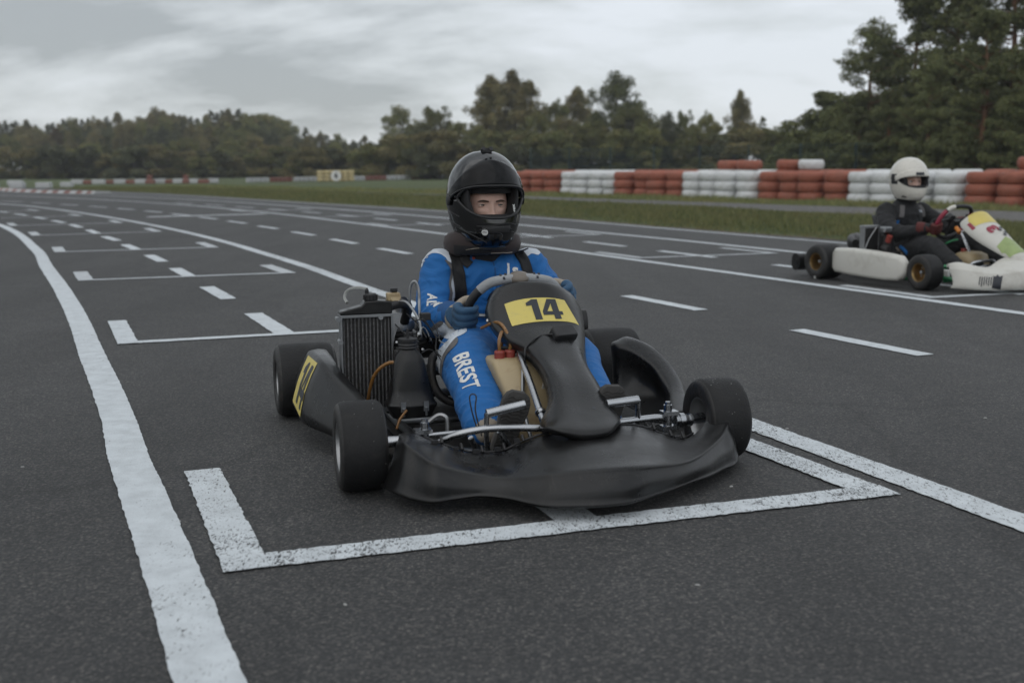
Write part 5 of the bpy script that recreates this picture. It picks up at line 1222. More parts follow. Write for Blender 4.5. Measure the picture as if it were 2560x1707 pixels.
def rounded_finger(mb, pts, r): 
    P = catmull(pts, 5); mb.tube(P, [r*1.05, r, r*.95, r*.82], 12); 
    for p, k in ((P[-1], .82), (P[0], 1.05)): mb.lathe([(.0001, -r*k)] + [(r*k*math.cos(R(a)), r*k*math.sin(R(a))) for a in (-60, -30, 0, 30, 60)] + [(.0001, r*k)], p, (0, 0, 1), 10)
def glove(parent, sg, c, wrist, elbow, mat_b, mat_cuff, mat_trim, axis=None):
    """closed glove round the rim: palm behind the rim, four bent fingers over it, thumb along it. c = centre of the rim section gripped"""
    c = V(*c); w_ = V(*wrist); mb = MB()
    t = axis.normalized() if axis else V(0, .35, .94)             # along the rim
    o_ = V(sg, 0, 0); o_ = (o_ - t*o_.dot(t)).normalized()        # outwards from the wheel
    f = t.cross(o_) * (1 if sg > 0 else -1)                       # away from the driver
    if f.y < 0: f = -f
    P = lambda a, b, d: c + t*a + o_*b + f*d
    S_ = 1.22; P = lambda a, b, d: c + t*a*S_ + o_*b*S_ + f*d*S_
    pl = [w_.lerp(c, 0.0) + V(0, 0, 0), w_.lerp(P(0, .024, -.018), .5), P(.0, .026, -.012)]
    mb.tube(catmull(pl, 4), [.033, .038, .037], 16)
    for a_, rr in ((.028, .020), (.010, .022), (-.008, .022), (-.026, .020)):
        mb.lathe([(.0001, -rr)] + [(rr*math.cos(R(a)), rr*math.sin(R(a))) for a in (-60, -30, 0, 30, 60)] + [(.0001, rr)], P(a_, .024, -.006), (0, 0, 1), 12)
    for i, (a_, ln, r_) in enumerate([(.034, .92, .0128), (.014, 1.0, .0134), (-.007, .96, .0130), (-.027, .80, .0118)]):
        rounded_finger(mb, [P(a_, .030, .004), P(a_ + .002, .026, .024*ln), P(a_ + .003, .006, .031*ln), P(a_ + .002, -.016*ln, .026), P(a_, -.026*ln, .012)], r_)
    rounded_finger(mb, [P(.022, .018, -.026), P(.034, .002, -.030), P(.042, -.014, -.024), P(.046, -.026, -.014)], .0138)
    o = mb.build('glove', [mat_b, mat_trim], parent, smooth=180)
    m = o.modifiers.new('r', 'REMESH'); m.mode = 'VOXEL'; m.voxel_size = .0034; m.use_smooth_shade = True
    m = o.modifiers.new('s', 'SMOOTH'); m.iterations = 7; m.factor = .5
    bake_mods(o); o.data.polygons.foreach_set('use_smooth', [True]*len(o.data.polygons))
    if mat_trim.name not in [x.name for x in o.data.materials if x]: o.data.materials.append(mat_trim)
    for p in o.data.polygons:
        l_ = p.center - c; a_ = l_.dot(t)
        if l_.dot(f) < -.012 and a_ > .020: p.material_index = min(1, len(o.data.materials) - 1)
    d = (V(*elbow) - w_).normalized(); w0 = w_ - d*.018
    mb = MB(); mb.tube([w0, w0 + d*.012, w0 + d*.035, w0 + d*.065], [.040, .047, .053, .054], 24); mb.build('cuff', mat_cuff, o, smooth=60)
    mb = MB(); mb.tube([w0 - d*.008, w0 - d*.002, w0 + d*.003], [.0385, .0430, .0440], 24); mb.build('cuff_trim', mat_trim, o, smooth=60)
    return o

def shell_pt(prof, c, az, z, k=1.0):
    zs = [p[0] for p in prof]; 
    g = lambda j: float(np.interp(z, zs, [p[j] for p in prof]))
    rx, yf, yb = g(1), g(2), g(3); y = (yf if math.cos(az) > 0 else yb) * math.cos(az)
    pz = c[2] + (z - .0) ; return V(c[0] + rx*math.sin(az)*k, c[1] + y*k, z)
HP = [(.612, .075, .110, .075), (.620, .086, .130, .088), (.640, .100, .148, .104), (.67, .117, .158, .126), (.70, .128, .160, .143), (.74, .137, .158, .153), (0.8000, 0.1424, 0.1519, 0.1599), (0.8300, 0.1394, 0.1487, 0.1565), (0.8600, 0.1315, 0.1403, 0.1477), (0.8850, 0.1204, 0.1284, 0.1352), (0.9050, 0.1075, 0.1147, 0.1207), (0.9220, 0.0923, 0.0985, 0.1037), (0.9360, 0.0749, 0.0799, 0.0841), (0.9460, 0.0570, 0.0608, 0.0640), (0.9530, 0.0374, 0.0399, 0.0420), (0.9565, 0.0188, 0.0201, 0.0211), (.957, .0005, .0005, .0005)]
def helmet(parent, c, dz, yaw, mat_shell, mat_trim, mat_lin, visor, op=(.722, .832, 63), seg=72, sc=1.0, wx_=1.0):
    """full-face shell with an eye port; profile heights are for a helmet whose top is at .957"""
    root = empty('helmet', (0, 0, 0)); root.parent = parent
    rotz = Matrix.Rotation(yaw, 3, 'Z'); C0 = V(0, 0, .785)
    def tf(p): return V(*c) + rotz @ (Matrix.Diagonal((wx_, 1, 1)) @ (p - C0) * sc)
    def zb(az):   # lower edge of the port; droops at the front
        a = min(1, abs(az) / R(op[2])); return lerp(op[0], (op[0] + op[1]) / 2 + .010, a ** 2.6)
    def zt(az):
        a = min(1, abs(az) / R(op[2])); return lerp(op[1], (op[0] + op[1]) / 2 + .012, a ** 5.0)
    def grid(zlo, zhi, n, k=1.0):
        rows = []
        for i in range(n + 1):
            rows.append([tf(shell_pt(HP, (0, 0, 0), 2*PI*j/seg - PI, lerp(zlo(2*PI*j/seg - PI), zhi(2*PI*j/seg - PI), i / n), k)) for j in range(seg)])
        return rows
    mb = MB(); ztop = lambda a: .9568; zbot = lambda a: .612 + .030*(1 - math.cos(a))*.5
    # upper shell with rows bunched near the crown
    rows = []
    for i in range(27):
        t = (i / 26) ** .75; rows.append([tf(shell_pt(HP, (0, 0, 0), 2*PI*j/seg - PI, lerp(zt(2*PI*j/seg - PI), .9568, 1 - (1 - t) ** 1.0 if i < 26 else 1))) for j in range(seg)])
    mb.rings(rows, cap0=False, cap1=True)
    lo = grid(zbot, zb, 20); mb.rings(lo, cap0=False, cap1=False)
    sh = mb.build('shell', mat_shell, root, smooth=180, solid=.010)
    bake_mods(sh); sh.data.polygons.foreach_set('use_smooth', [True]*len(sh.data.polygons))
    # rubber edging round the port and along the base
    e = MB(); n = 40; up_ = [tf(shell_pt(HP, (0, 0, 0), lerp(-R(op[2]), R(op[2]), i/n), zt(lerp(-R(op[2]), R(op[2]), i/n)), 1.0)) for i in range(n + 1)]; dn = [tf(shell_pt(HP, (0, 0, 0), lerp(-R(op[2]), R(op[2]), i/n), zb(lerp(-R(op[2]), R(op[2]), i/n)), 1.0)) for i in range(n, -1, -1)]
    e.tube(up_ + dn[1:-1], .0050*sc, 8, closed=True); e.tube([tf(shell_pt(HP, (0, 0, 0), 2*PI*j/48 - PI, zbot(2*PI*j/48 - PI), .99)) for j in range(48)], .005*sc, 8, closed=True)
    e.build('edge_trim', mat_trim, root, smooth=80)
    # padded lining inside
    mb = MB(); rows = []
    for i in range(12):
        z = lerp(.63, .94, i / 11); row = []
        for j in range(seg + 1):
            az = lerp(R(47), 2*PI - R(47), j / seg); row.append(tf(shell_pt(HP, (0, 0, 0), az, z, .86)))
        rows.append(row)
    mb.rings(rows, closed=False); ln = mb.build('lining', mat_lin, root, smooth=180, solid=.012)
    # cheek pads and brow pad leave the eye window only
    mb = MB()
    for s_ in (-1, 1): mb.rings([ell(tf(V(s_*x, y, z)), rotz @ V(1, 0, 0), rotz @ V(0, 1, 0), rx*sc, ry*sc, 16) for x, y, z, rx, ry in [(.045, .050, .645, .020, .020), (.058, .062, .68, .028, .030), (.073, .072, .71, .029, .044), (.085, .068, .740, .020, .046), (.094, .062, .79, .013, .045), (.095, .060, .84, .012, .042)]])
    mb.rings([[tf(V(.09*math.sin(a), .035 + .085*math.cos(a)*k, z)) for a in [R(x) for x in range(-70, 71, 10)]] for z, k in ((.806, .98), (.822, 1.12), (.85, 1.15), (.88, 1.05))], closed=False)
    mb.rings([[tf(V(.10*math.sin(a), .045 + .09*math.cos(a)*k, z)) for a in [R(x) for x in range(-80, 81, 10)]] for z, k in ((.64, .90), (.68, .98), (.722, 1.02), (.734, .96))], closed=False)
    mb.build('padding', mat_lin, root, smooth=60)
    return root, tf, sh

def face(parent, tf, sc, skin, gaze=0.0, simple_=False):
    """head inside the helmet, modelled with brow, sockets, nose, lips and ears"""
    nu, nv = 96, 80; rows = []
    def H(x, y, z, X0, Z0, sx, sz): return math.exp(-((x - X0)/sx)**2 - ((z - Z0)/sz)**2)
    for i in range(nv + 1):
        t = PI * i / nv; row = []
        for j in range(nu):
            a = 2*PI*j/nu; dx = math.sin(t)*math.sin(a); dy = math.sin(t)*math.cos(a); dz = math.cos(t)
            x = dx*.074; y = dy*.092; z = dz*.112
            if z < 0: k = 1 + z*1.6; x *= max(.55, 1 + z*2.6); y = y*(1 + z*.5)
            if dy > 0:
                fx = H(x, y, z, 0, .004, .030, .060) * .0
                y = min(y, .083 + .004*math.cos(x*20)) if abs(z) < .07 else y
                y += .020*H(x, 0, z, 0, -.034, .012, .011) + .012*H(x, 0, z, 0, -.016, .0085, .022) + .004*H(x, 0, z, 0, .014, .011, .018)   # nose
                y += .004*H(x, 0, z, .013, -.037, .006, .007) + .004*H(x, 0, z, -.013, -.037, .006, .007)
                for s_ in (-1, 1):
                    y -= .0120*H(x, 0, z, s_*.0305, .004, .0165, .0112)      # sockets
                    y += .0045*H(x, 0, z, s_*.030, .024, .021, .007)       # brow ridge
                    y += .004*H(x, 0, z, s_*.043, -.022, .02, .014)       # cheek
                y += .006*H(x, 0, z, 0, -.060, .017, .005) + .0065*H(x, 0, z, 0, -.070, .014, .005) - .003*H(x, 0, z, 0, -.065, .02, .0016)
                y += .006*H(x, 0, z, 0, -.094, .02, .012)
            row.append(tf(V(x*1.10, y + .012, z + .760)))
        rows.append(row)
    mb = MB(); mb.rings(rows, cap0=False, cap1=False)
    for s_ in (-1, 1): mb.rings([ell(tf(V(s_*(.072 + o1), -.005, .775)), V(0, 1, 0), V(0, 0, 1), ra, rb, 16) for o1, ra, rb in ((0, .012, .02), (.006, .017, .028), (.009, .014, .024))])
    mb.tube([tf(V(0, -.01, .69)), tf(V(0, -.03, .62)), tf(V(0, -.035, .56))], [.05, .048, .055], 18)
    hd = mb.build('head', skin, parent, smooth=180)
    for s_ in (-1, 1):
        ec = V(s_*.0338, .0770, .7640); mb = MB(); r_ = .0130; gz = V(gaze, 1, -.02).normalized()
        mb.lathe([(.0001, r_)] + [(r_*math.sin(R(a)), r_*math.cos(R(a))) for a in range(6, 175, 8)] + [(.0001, -r_)], tf(ec), gz, 24)
        for k, f_ in enumerate(mb.f):
            row = k // 24; mb.m[k] = 2 if row < 2 else (1 if row < 5 else 0)
        mb.build('eye', [m_eye, m_iris, m_pupil], hd, smooth=180, flip=True)
        if simple_: continue
        # lids and lashes
        for up_, mat_, thick in ((1, skin, .0021), (-1, skin, .0017)):
            pts = []
            for k in range(9):
                u_ = -1 + 2*k/8; zz = (.0052 if up_ > 0 else -.0043) * (1 - abs(u_)**2.2) ** .8 * (1.0 if up_ > 0 else .85) + .0002 - .0012*u_*s_*-1
                yy = math.sqrt(max(0, .0145**2 - (u_*.0130)**2 * .75 - zz*zz)); pts.append(tf(ec + V(u_*.0158, yy - .0012, zz)))
            mb = MB(); mb.tube(pts, [thick*.6, thick, thick, thick, thick*.6], 8, 3); mb.build('eyelid', mat_, hd, smooth=180)
            if up_ > 0: mb = MB(); mb.tube([p + (tf(V(0, .0012, -.0012)) - tf(V(0, 0, 0))) for p in pts], [.0003, .0009, .0010, .0009, .0003], 6, 3); mb.build('lashes', m_brow, hd, smooth=180)
        # upper lid plate fills the socket above the eye
        mb = MB(); rws = []
        for zz, yy in ((.0052, .0134), (.0082, .0132), (.0115, .0118), (.016, .0108)): rws.append([tf(ec + V(u_*.019, yy - .009*abs(u_)**2 - .001, zz*(1 - .45*u_*u_))) for u_ in [-1 + k/5 for k in range(11)]])
        mb.rings(rws, closed=False); mb.build('upper_lid', skin, hd, smooth=180)
        mb = MB(); rws = []
        for zz, yy in ((-.0046, .0128), (-.0085, .0122), (-.013, .0115), (-.017, .0105)): rws.append([tf(ec + V(u_*.019, yy - .009*abs(u_)**2 - .001, zz*(1 - .35*u_*u_))) for u_ in [-1 + k/5 for k in range(11)]])
        mb.rings(rws, closed=False); mb.build('lower_lid', skin, hd, smooth=180)
        pts = []
        for k in range(9):
            u_ = k / 8; x_ = s_*(.0140 + .040*u_); z_ = .7775 + .0045*math.sin(u_*2.4) - .004*u_**2.5; y_ = .0985 - .30*(abs(x_))**1.75*6
            pts.append(tf(V(x_, y_ + .0025, z_)))
        mb = MB(); mb.tube(pts, [.0026, .0040, .0040, .0030, .0012], 8, 3, flat=.9); mb.build('eyebrow', m_brow, hd, smooth=180)
    return hd

def shoe(parent, toe, heel, ank, w_=.042, sg=1, msole=None, mup=None):
    toe, heel, ank = V(*toe), V(*heel), V(*ank); d = toe - heel; L_ = d.length; d.normalize()
    f = V(0, 1, 0); f = (f - d*f.dot(d)).normalized(); s_ = d.cross(f)
    prof = [(-.02, .55), (.0, .74), (.12, .80), (.30, .74), (.5, .84), (.7, 1.0), (.85, .97), (.95, .78), (1.0, .45)]
    mb = MB(); a, b = [], []
    for t, k in prof: a.append(heel + d*(t*L_) + s_*w_*k + f*.004); b.append(heel + d*(t*L_) - s_*w_*k + f*.004)
    ring0 = a + b[::-1]; cen = heel + d*L_*.5
    mb.rings([[p - f*.018 for p in ring0], [p - f*.010 for p in ring0], [p for p in ring0], [cen + (p - cen)*.94 + f*.003 for p in ring0]])
    sole = mb.build('shoe', msole or m_sole, parent, smooth=40)
    mb = MB()
    for k in range(16):
        t = .05 + k*.057; kk = float(np.interp(t, [p[0] for p in prof], [p[1] for p in prof]))
        mb.tube([heel + d*(t*L_) + s_*w_*kk*u_ + f*(.0065) + d*.004*math.sin(u_*9) for u_ in (-.9, -.5, -.1, .3, .6, .9)], .0022, 5, 2)
    mb.build('tread', msole or m_sole, sole, smooth=60, kind='stuff')
    mb = MB(); base = [cen + (p - cen)*.97 - f*.016 for p in ring0]; n = len(base)
    rs = [base]
    for k, sh_ in ((.35, .93), (.7, .80), (1.0, .62)):
        off_ = -f*(.016 + .055*k); r_ = []
        for p in base:
            tt = (p - heel).dot(d) / L_; hgt = 1.0 if tt < .45 else max(.25, 1.0 - (tt - .45)*1.5)
            cc = cen if tt > .5 else cen; q_ = heel + d*((p - heel).dot(d)); r_.append(q_ + (p - q_)*sh_ + f*.0 - f*(.055*k*hgt))
        rs.append(r_)
    mb.rings(rs); mb.build('upper', mup or m_upper, sole, smooth=70)
    return sole

# ---------------- driver of the near kart
drv = empty('person', KP[0], KP[1], label='person in blue and white racing suit with open black helmet, gripping the nearer kart wheel', cat='person', group='kart drivers')
torso = [((-.088, .10, .085), .10, .09), ((-.090, .10, .12), .150, .125), ((-.090, .10, .19), .168, .135), ((-.088, .095, .26), .150, .125), ((-.082, .09, .33), .138, .112), ((-.075, .10, .40), .150, .112), ((-.068, .112, .47), .166, .112), ((-.063, .118, .52), .168, .105), ((-.058, .120, .56), .146, .088), ((-.054, .120, .59), .105, .070), ((-.050, .125, .612), .060, .056)]
RS, RE, RW = (.112, .118, .535), (.155, .205, .385), (.124, .372, .388)
LS, LE, LW = (-.234, .118, .540), (-.298, .235, .402), (-.250, .385, .430)
limbs = [([RS, (.134, .140, .470), RE, (.150, .295, .372), RW], [.066, .069, .069, .061, .045]),
         ([LS, (-.268, .150, .478), LE, (-.282, .315, .402), LW], [.062, .059, .056, .048, .042]),
         ([(-.01, .12, .19), (.060, .33, .245), (.122, .55, .258), (.140, .70, .220), (.165, .86, .165), (.182, .955, .135)], [.104, .108, .099, .085, .070, .055]),
         ([(-.165, .12, .19), (-.195, .33, .245), (-.228, .58, .262), (-.214, .74, .215), (-.192, .90, .165), (-.182, .99, .14)], [.100, .096, .083, .072, .062, .055])]
def suitmat(p, n):
    if p[1] > .990 and p[0] > 0: return 3
    return 0
folds = [((.146, .235, .392), (.0, .7, -.7), .085), ((-.295, .24, .405), (0, .7, -.7), .07), ((.122, .36, .39), (0, 1, 0), .05), ((-.09, .12, .33), (0, 0, 1), .10), ((.11, .52, .30), (0, .9, -.4), .06), ((.17, .88, .16), (0, .8, -.6), .08), ((-.19, .92, .16), (0, .8, -.6), .07), ((.10, .13, .55), (.6, 0, -.6), .07), ((-.22, .13, .55), (-.6, 0, -.6), .07), ((.0, .2, .24), (.5, .8, 0), .09), ((-.07, .19, .50), (1, 0, .3), .06)]
suit = body_mesh('body', drv, torso, limbs, [m_blue, m_white_f, m_grey_f, m_beige], {'folds': folds, 'mat': suitmat}, .0055, .0135, 1)
sb = bvh_of(suit)
# white and grey panels sewn on the suit, cut as flat patterns and laid on the cloth
def panel(pts, y0, name, mat, n=(.26, .95, .12), off=.0016):
    n = V(*n).normalized(); u = V(-1, 0, 0); v = V(0, 0, 1)
    P = [p.to_2d() for p in catmull([(-x, z, 0) for x, z in pts], 4, True)]
    bm = bm_polys([[(p.x, p.y) for p in P]])
    bmesh.ops.triangulate(bm, faces=bm.faces)
    return decal(bm, name, mat, suit, sb, V(0, y0, 0), u, v, n, off, .0050, .35)
panel([(0.189, 0.557), (0.186, 0.579), (0.175, 0.599), (0.152, 0.620), (0.115, 0.622), (0.081, 0.594), (0.075, 0.554), (0.086, 0.546), (0.1, 0.566), (0.122, 0.586), (0.152, 0.596), (0.174, 0.582), (0.184, 0.557)], .15, 'white_yoke', m_white_f, (.2, .9, .4))
panel([(-0.173, 0.625), (-0.22, 0.622), (-0.251, 0.612), (-0.265, 0.592), (-0.251, 0.574), (-0.228, 0.581), (-0.208, 0.570), (-0.185, 0.590)], .15, 'white_yoke', m_white_f, (0, .9, .4))
panel([(0.107, 0.571), (0.092, 0.548), (0.087, 0.527), (0.093, 0.484), (0.090, 0.454), (0.094, 0.424), (0.085, 0.421), (0.08, 0.45), (0.085, 0.483), (0.077, 0.527), (0.082, 0.556)], .17, 'grey_piping', m_grey_f, off=.0024)
panel([(0.085, 0.556), (0.074, 0.527), (0.060, 0.49), (0.050, 0.46), (0.045, 0.42), (0.089, 0.415), (0.086, 0.45), (0.089, 0.483), (0.082, 0.527)], .17, 'white_side_panel', m_white_f)
panel([(0.133, 0.335), (0.169, 0.308), (0.206, 0.265), (0.205, 0.237), (0.200, 0.167), (0.180, 0.123), (0.177, 0.166), (0.180, 0.215), (0.168, 0.27), (0.127, 0.313)], .42, 'white_side_panel', m_white_f)
panel([(0.129, 0.327), (0.122, 0.311), (0.162, 0.269), (0.174, 0.215), (0.171, 0.166), (0.170, 0.122), (0.178, 0.123), (0.181, 0.166), (0.184, 0.215), (0.172, 0.272)], .42, 'grey_piping', m_grey_f, off=.0024)
panel([(0.147, 0.366), (0.182, 0.345), (0.166, 0.318), (0.122, 0.308), (0.06, 0.330), (0.08, 0.352), (0.115, 0.340)], .30, 'white_cuff_panel', m_white_f)
panel([(0.155, 0.369), (0.190, 0.345), (0.178, 0.338), (0.143, 0.360)], .30, 'grey_piping', m_grey_f, off=.0032)
# lettering on the cloth
lt = dict(off=.0018, maxlen=.005)
sh0, sh1 = V(.138, .60, .305), V(.172, .90, .170); dv = (sh1 - sh0).normalized(); nn = V(.25, .75, .6); nn = (nn - dv*nn.dot(dv)).normalized(); side_ = nn.cross(dv)
dv = (V(.182, .82, .168) - V(.176, .64, .277)).normalized(); nn = V(.20, .72, .66); nn = (nn - dv*nn.dot(dv)).normalized()
decal(bm_text('BREST', .071, .0021, 0, 1.06), 'lettering', m_whitev, suit, sb, V(.178, .735, .222), dv, nn.cross(dv), nn, **lt)
ad = V(.15, .55, -.82).normalized(); an = V(.30, .95, .35); an = (an - ad*an.dot(ad)).normalized()
decal(bm_text('AL', .047, .0016, .1, 1.25), 'lettering', m_whitev, suit, sb, V(.172, .235, .428), ad, an.cross(ad), an, **lt)
ad = V(-.15, .92, -.18).normalized(); an = V(.35, .4, .85); an = (an - ad*an.dot(ad)).normalized()
decal(bm_text('IM', .046, .0014, .2, 1.1), 'lettering', m_whitev, suit, sb, V(.165, .292, .410), ad, an.cross(ad), an, **lt)
decal(bm_text('1s', .060, .0022, .12, 1.05), 'lettering', m_whitev, suit, sb, V(-.128, .25, .535), V(-1, 0, -.05), V(0, -.1, 1), V(0, 1, .15), off=.002, maxlen=.008)
# front zip placket seam
def strap(pts, w_, name, mat, parent, bvh, nrm, off=.007, n=24, th=.003):
    P = catmull(pts, 8); bm = bmesh.new(); rows = []
    for i, p in enumerate(P):
        d = (P[min(i+1, len(P)-1)] - P[max(i-1, 0)]).normalized(); s_ = d.cross(V(*nrm)).normalized(); row = []
        for k in (-1, -.5, 0, .5, 1):
            q0 = p + s_*w_/2*k; h = bvh.ray_cast(q0 + V(*nrm)*.12, -V(*nrm), .25)
            row.append(bm.verts.new((h[0] + V(*nrm)*off) if h[0] else q0))
        rows.append(row)
    for a, b in zip(rows[:-1], rows[1:]):
        for k in range(4): bm.faces.new((a[k], a[k+1], b[k+1], b[k]))
    bmesh.ops.smooth_vert(bm, verts=bm.verts, factor=.5, use_axis_x=True, use_axis_y=True, use_axis_z=True)
    me = bpy.data.meshes.new(name); bmesh.ops.recalc_face_normals(bm, faces=bm.faces); bm.to_mesh(me); bm.free(); me.materials.append(mat); me.polygons.foreach_set('use_smooth', [True]*len(me.polygons))
    o = bpy.data.objects.new(name, me); link(o, parent); m = o.modifiers.new('s', 'SOLIDIFY'); m.thickness = th; m.offset = 1
    return o
strap([(.068, .23, .605), (.064, .24, .55), (.057, .24, .48), (.046, .23, .40)], .042, 'chest_strap', m_web, suit, sb, (0, 1, .1))
strap([(-.180, .23, .605), (-.192, .24, .56), (-.202, .24, .50), (-.205, .23, .43)], .046, 'chest_strap', m_web, suit, sb, (0, 1, .1))
strap([(-.062, .23, .60), (-.070, .24, .50), (-.078, .23, .40)], .006, 'zip_seam', m_glove, suit, sb, (0, 1, .1), .001, th=.001)
strap([(.030, .23, .598), (.034, .235, .572), (.020, .24, .555)], .034, 'collar_flap', m_web, suit, sb, (0, 1, .1), .004)
mb = MB(); h = sb.ray_cast(V(.005, .5, .575), V(0, -1, 0)); mb.lathe([(.001, .004), (.005, .003), (.006, 0)], h[0], h[1], 12); mb.build('snap_button', m_redcap, suit)
# gloves, shoes
glove(drv, 1, onring(R(92)), RW, RE, m_glove_g, m_glove, m_beige, axis=(onring(R(80)) - onring(R(104))))
glove(drv, -1, onring(R(-68)), LW, LE, m_glove_g, m_glove, m_beige, axis=(onring(R(-58)) - onring(R(-82))))
shoe(drv, (.112, 1.085, .262), (.158, 1.055, .072), RW, .043)
shoe(drv, (-.178, 1.085, .262), (-.165, 1.055, .080), LW, .043)
# black collar cloth between helmet and brace
mb = MB(); mb.tube([(-.046, .13, .56), (-.045, .14, .60), (-.045, .15, .65)], [.070, .072, .074], 28); mb.build('collar', m_web, drv, smooth=60)
# neck brace
mb = MB(); prof = [(.080, -.034), (.105, -.042), (.128, -.036), (.139, -.018), (.143, .010), (.138, .034), (.122, .044), (.100, .040), (.082, .026), (.076, .0)]
mb.lathe(prof, (-.046, .125, .622), V(0, -.10, 1), 64, loop=True); nb = mb.build('neck_brace', m_brace, drv, smooth=180)
for v_ in nb.data.vertices:
    dx_ = v_.co.x + .046
    v_.co.z += .010*math.sin(dx_*18 + 1) * (v_.co.z > .62) ; v_.co.y = .125 + (v_.co.y - .125)*1.02
nbb = bvh_of(nb)
decal(bm_polys([[(-.062, -.026), (.070, -.026), (.070, .020), (-.062, .026)]]), 'brace_closure', m_web, nb, nbb, V(.030, .262, .600), V(-1, .25, 0).normalized(), V(0, 0, 1), V(.25, 1, 0), .003, .015)
mb = MB(); 
for z_, a_, b_ in ((.624, -5, 40), (.583, -38, 2)):
    pts = []
    for k in range(9):
        t = R(lerp(a_, b_, k/8)); p = V(-.046 + math.sin(t)*.16, .125 + math.cos(t)*.16, z_ - .003*k*(z_ > .6)); h = nbb.find_nearest(p); pts.append(h[0] + h[1]*.002)
    mb.tube(pts, .0014, 6, 2)
mb.build('brace_piping', m_beige, nb)
# helmet
hel, htf, hsh = helmet(drv, (-.044, .165, .787), 0, R(1), m_blackgloss, m_black, m_web, True, wx_=.955)
# raised visor: a tinted band pivoting at the temples, thrown up over the brow
mb = MB(); rows = []; n = 48
for i in range(9):
    t = i / 8; row = []
    for j in range(n + 1):
        a = lerp(-R(88), R(88), j / n); e = abs(a) / R(88)
        zl = lerp(.834, .766, e ** 3.2); zh = lerp(.932, .800, e ** 1.9); z = lerp(zl, zh, t)
        row.append(htf(shell_pt(HP, (0, 0, 0), a, z, 1.03 + .022*max(0, math.cos(a))*(1 - t))))
    rows.append(row)
mb.rings(rows, closed=False); vz = mb.build('visor', m_visor, hel, smooth=180, solid=.003)
mb = MB(); mb.tube(rows[0], .0036, 8); mb.build('visor_rim', m_black, vz, smooth=80)
mb = MB()
for s_ in (-1, 1):
    p = htf(shell_pt(HP, (0, 0, 0), s_*R(84), .782, 1.06)); mb.lathe([(.001, .003), (.012, .0028), (.018, .001), (.020, -.004)], p, V(s_, .05, 0), 24)
mb.build('visor_pivot', m_black, hel, smooth=50)
mb = MB()
for s_ in (-1, 1):
    mb.cyl(htf(V(s_*.014, .030, .958)), htf(V(s_*.014, .045, .964)), .0075*1, n=14); mb.box(htf(V(s_*.013, .028, .955)), (.010, .024, .012))
mb.box(htf(V(0, .036, .9605)), (.030, .012, .010)); mb.box(htf(V(0, .034, .954)), (.034, .022, .005)); mb.build('camera_mount', m_black, hel, smooth=30)
hb = bvh_of(hsh)
# chin vent, moulded lines, round sticker and inner lettering
mb = MB()
for z_, a0_, a1_, k_ in ((.700, -40, 34, 1.003), (.688, -30, 30, 1.003)):
    mb.tube([htf(shell_pt(HP, (0, 0, 0), R(lerp(a0_, a1_, i/14)), z_ + .004*math.sin(i*.45) - .006*((i/7 - 1)**2), k_)) for i in range(15)], .0016, 6, 2)
mb.tube([htf(shell_pt(HP, (0, 0, 0), R(lerp(95, 20, i/10)), lerp(.70, .635, (i/10)**1.3), 1.004)) for i in range(11)], .0022, 6, 2)
mb.tube([htf(shell_pt(HP, (0, 0, 0), R(lerp(150, 62, i/10)), lerp(.80, .725, (i/10)), 1.004)) for i in range(11)], .0022, 6, 2)
mb.tube([htf(shell_pt(HP, (0, 0, 0), R(lerp(100, 66, i/6)), lerp(.712, .690, i/6), 1.004)) for i in range(7)], .003, 6, 2)
mb.build('moulded_line', m_black, hel, smooth=80)
mb = MB(); rws = []
for z_ in (.672, .678, .690, .694): rws.append([htf(shell_pt(HP, (0, 0, 0), R(a), z_, 1.008 if .675 < z_ < .692 else 1.0)) for a in range(-26, 27, 4)])
mb.rings(rws, closed=False); mb.build('chin_vent', m_black, hel, smooth=60)
sp_ = htf(shell_pt(HP, (0, 0, 0), R(22), .673, 1.0)); sn_ = V(.45, 1, -.12).normalized(); su_ = sn_.cross(V(0, 0, 1)).normalized(); sv_ = su_.cross(sn_) * -1
if sv_.z < 0: sv_ = -sv_
su_ = -su_ if su_.x > 0 else su_
decal(bm_polys([[(.0112*math.cos(2*PI*k/28), .0112*math.sin(2*PI*k/28)) for k in range(28)]]), 'round_sticker', m_whitev, hel, hb, sp_, su_, sv_, sn_, .0016, .006, .05)
decal(bm_text('FTC', .0085, .0002), 'lettering', m_ink, hel, hb, sp_, su_, sv_, sn_, .0024, .004, .05)
hd_ = face(drv, htf, 1.0, m_skin, gaze=-.22)
bt = bm_text('uvex', .021, .0006); Mx = Matrix.Translation(htf(V(-.0775, .122, .748))) @ Matrix((V(.15, -.05, 1).normalized(), V(.85, .52, 0).normalized(), V(-.5, .85, 0))).transposed().to_4x4()
bmesh.ops.transform(bt, matrix=Mx, verts=bt.verts); me = bpy.data.meshes.new('lettering'); bt.to_mesh(me); bt.free(); me.materials.append(m_whitev); link(bpy.data.objects.new('lettering', me), hel)
# black headband hair under the brow pad
mb = MB(); mb.rings([[htf(V(.076*math.sin(R(a))*k, .012 + .094*math.cos(R(a))*k, z)) for a in range(-110, 111, 10)] for z, k in ((.836, .99), (.846, 1.0), (.87, .98), (.89, .85))], closed=False); mb.build('hair', m_brow, hd_, smooth=80)

# ================================================================== far kart (white bodywork) and its driver
KP2 = ((3.09, 9.22, 0), R(206.2))
k2 = empty('racing_kart', KP2[0], KP2[1], label='white racing kart with gold wheels and yellow topped front panel, on the right', cat='kart', group='karts on the starting grid')
wheel(k2, (.565, .985, .131), 1, .262, .135, .066, m_gold, steer=R(-4)); wheel(k2, (-.565, .985, .131), -1, .262, .135, .066, m_gold, steer=R(-4))
wheel(k2, (.60, -.03, .140), 1, .280, .215, .066, m_gold); wheel(k2, (-.60, -.03, .140), -1, .280, .215, .066, m_gold)
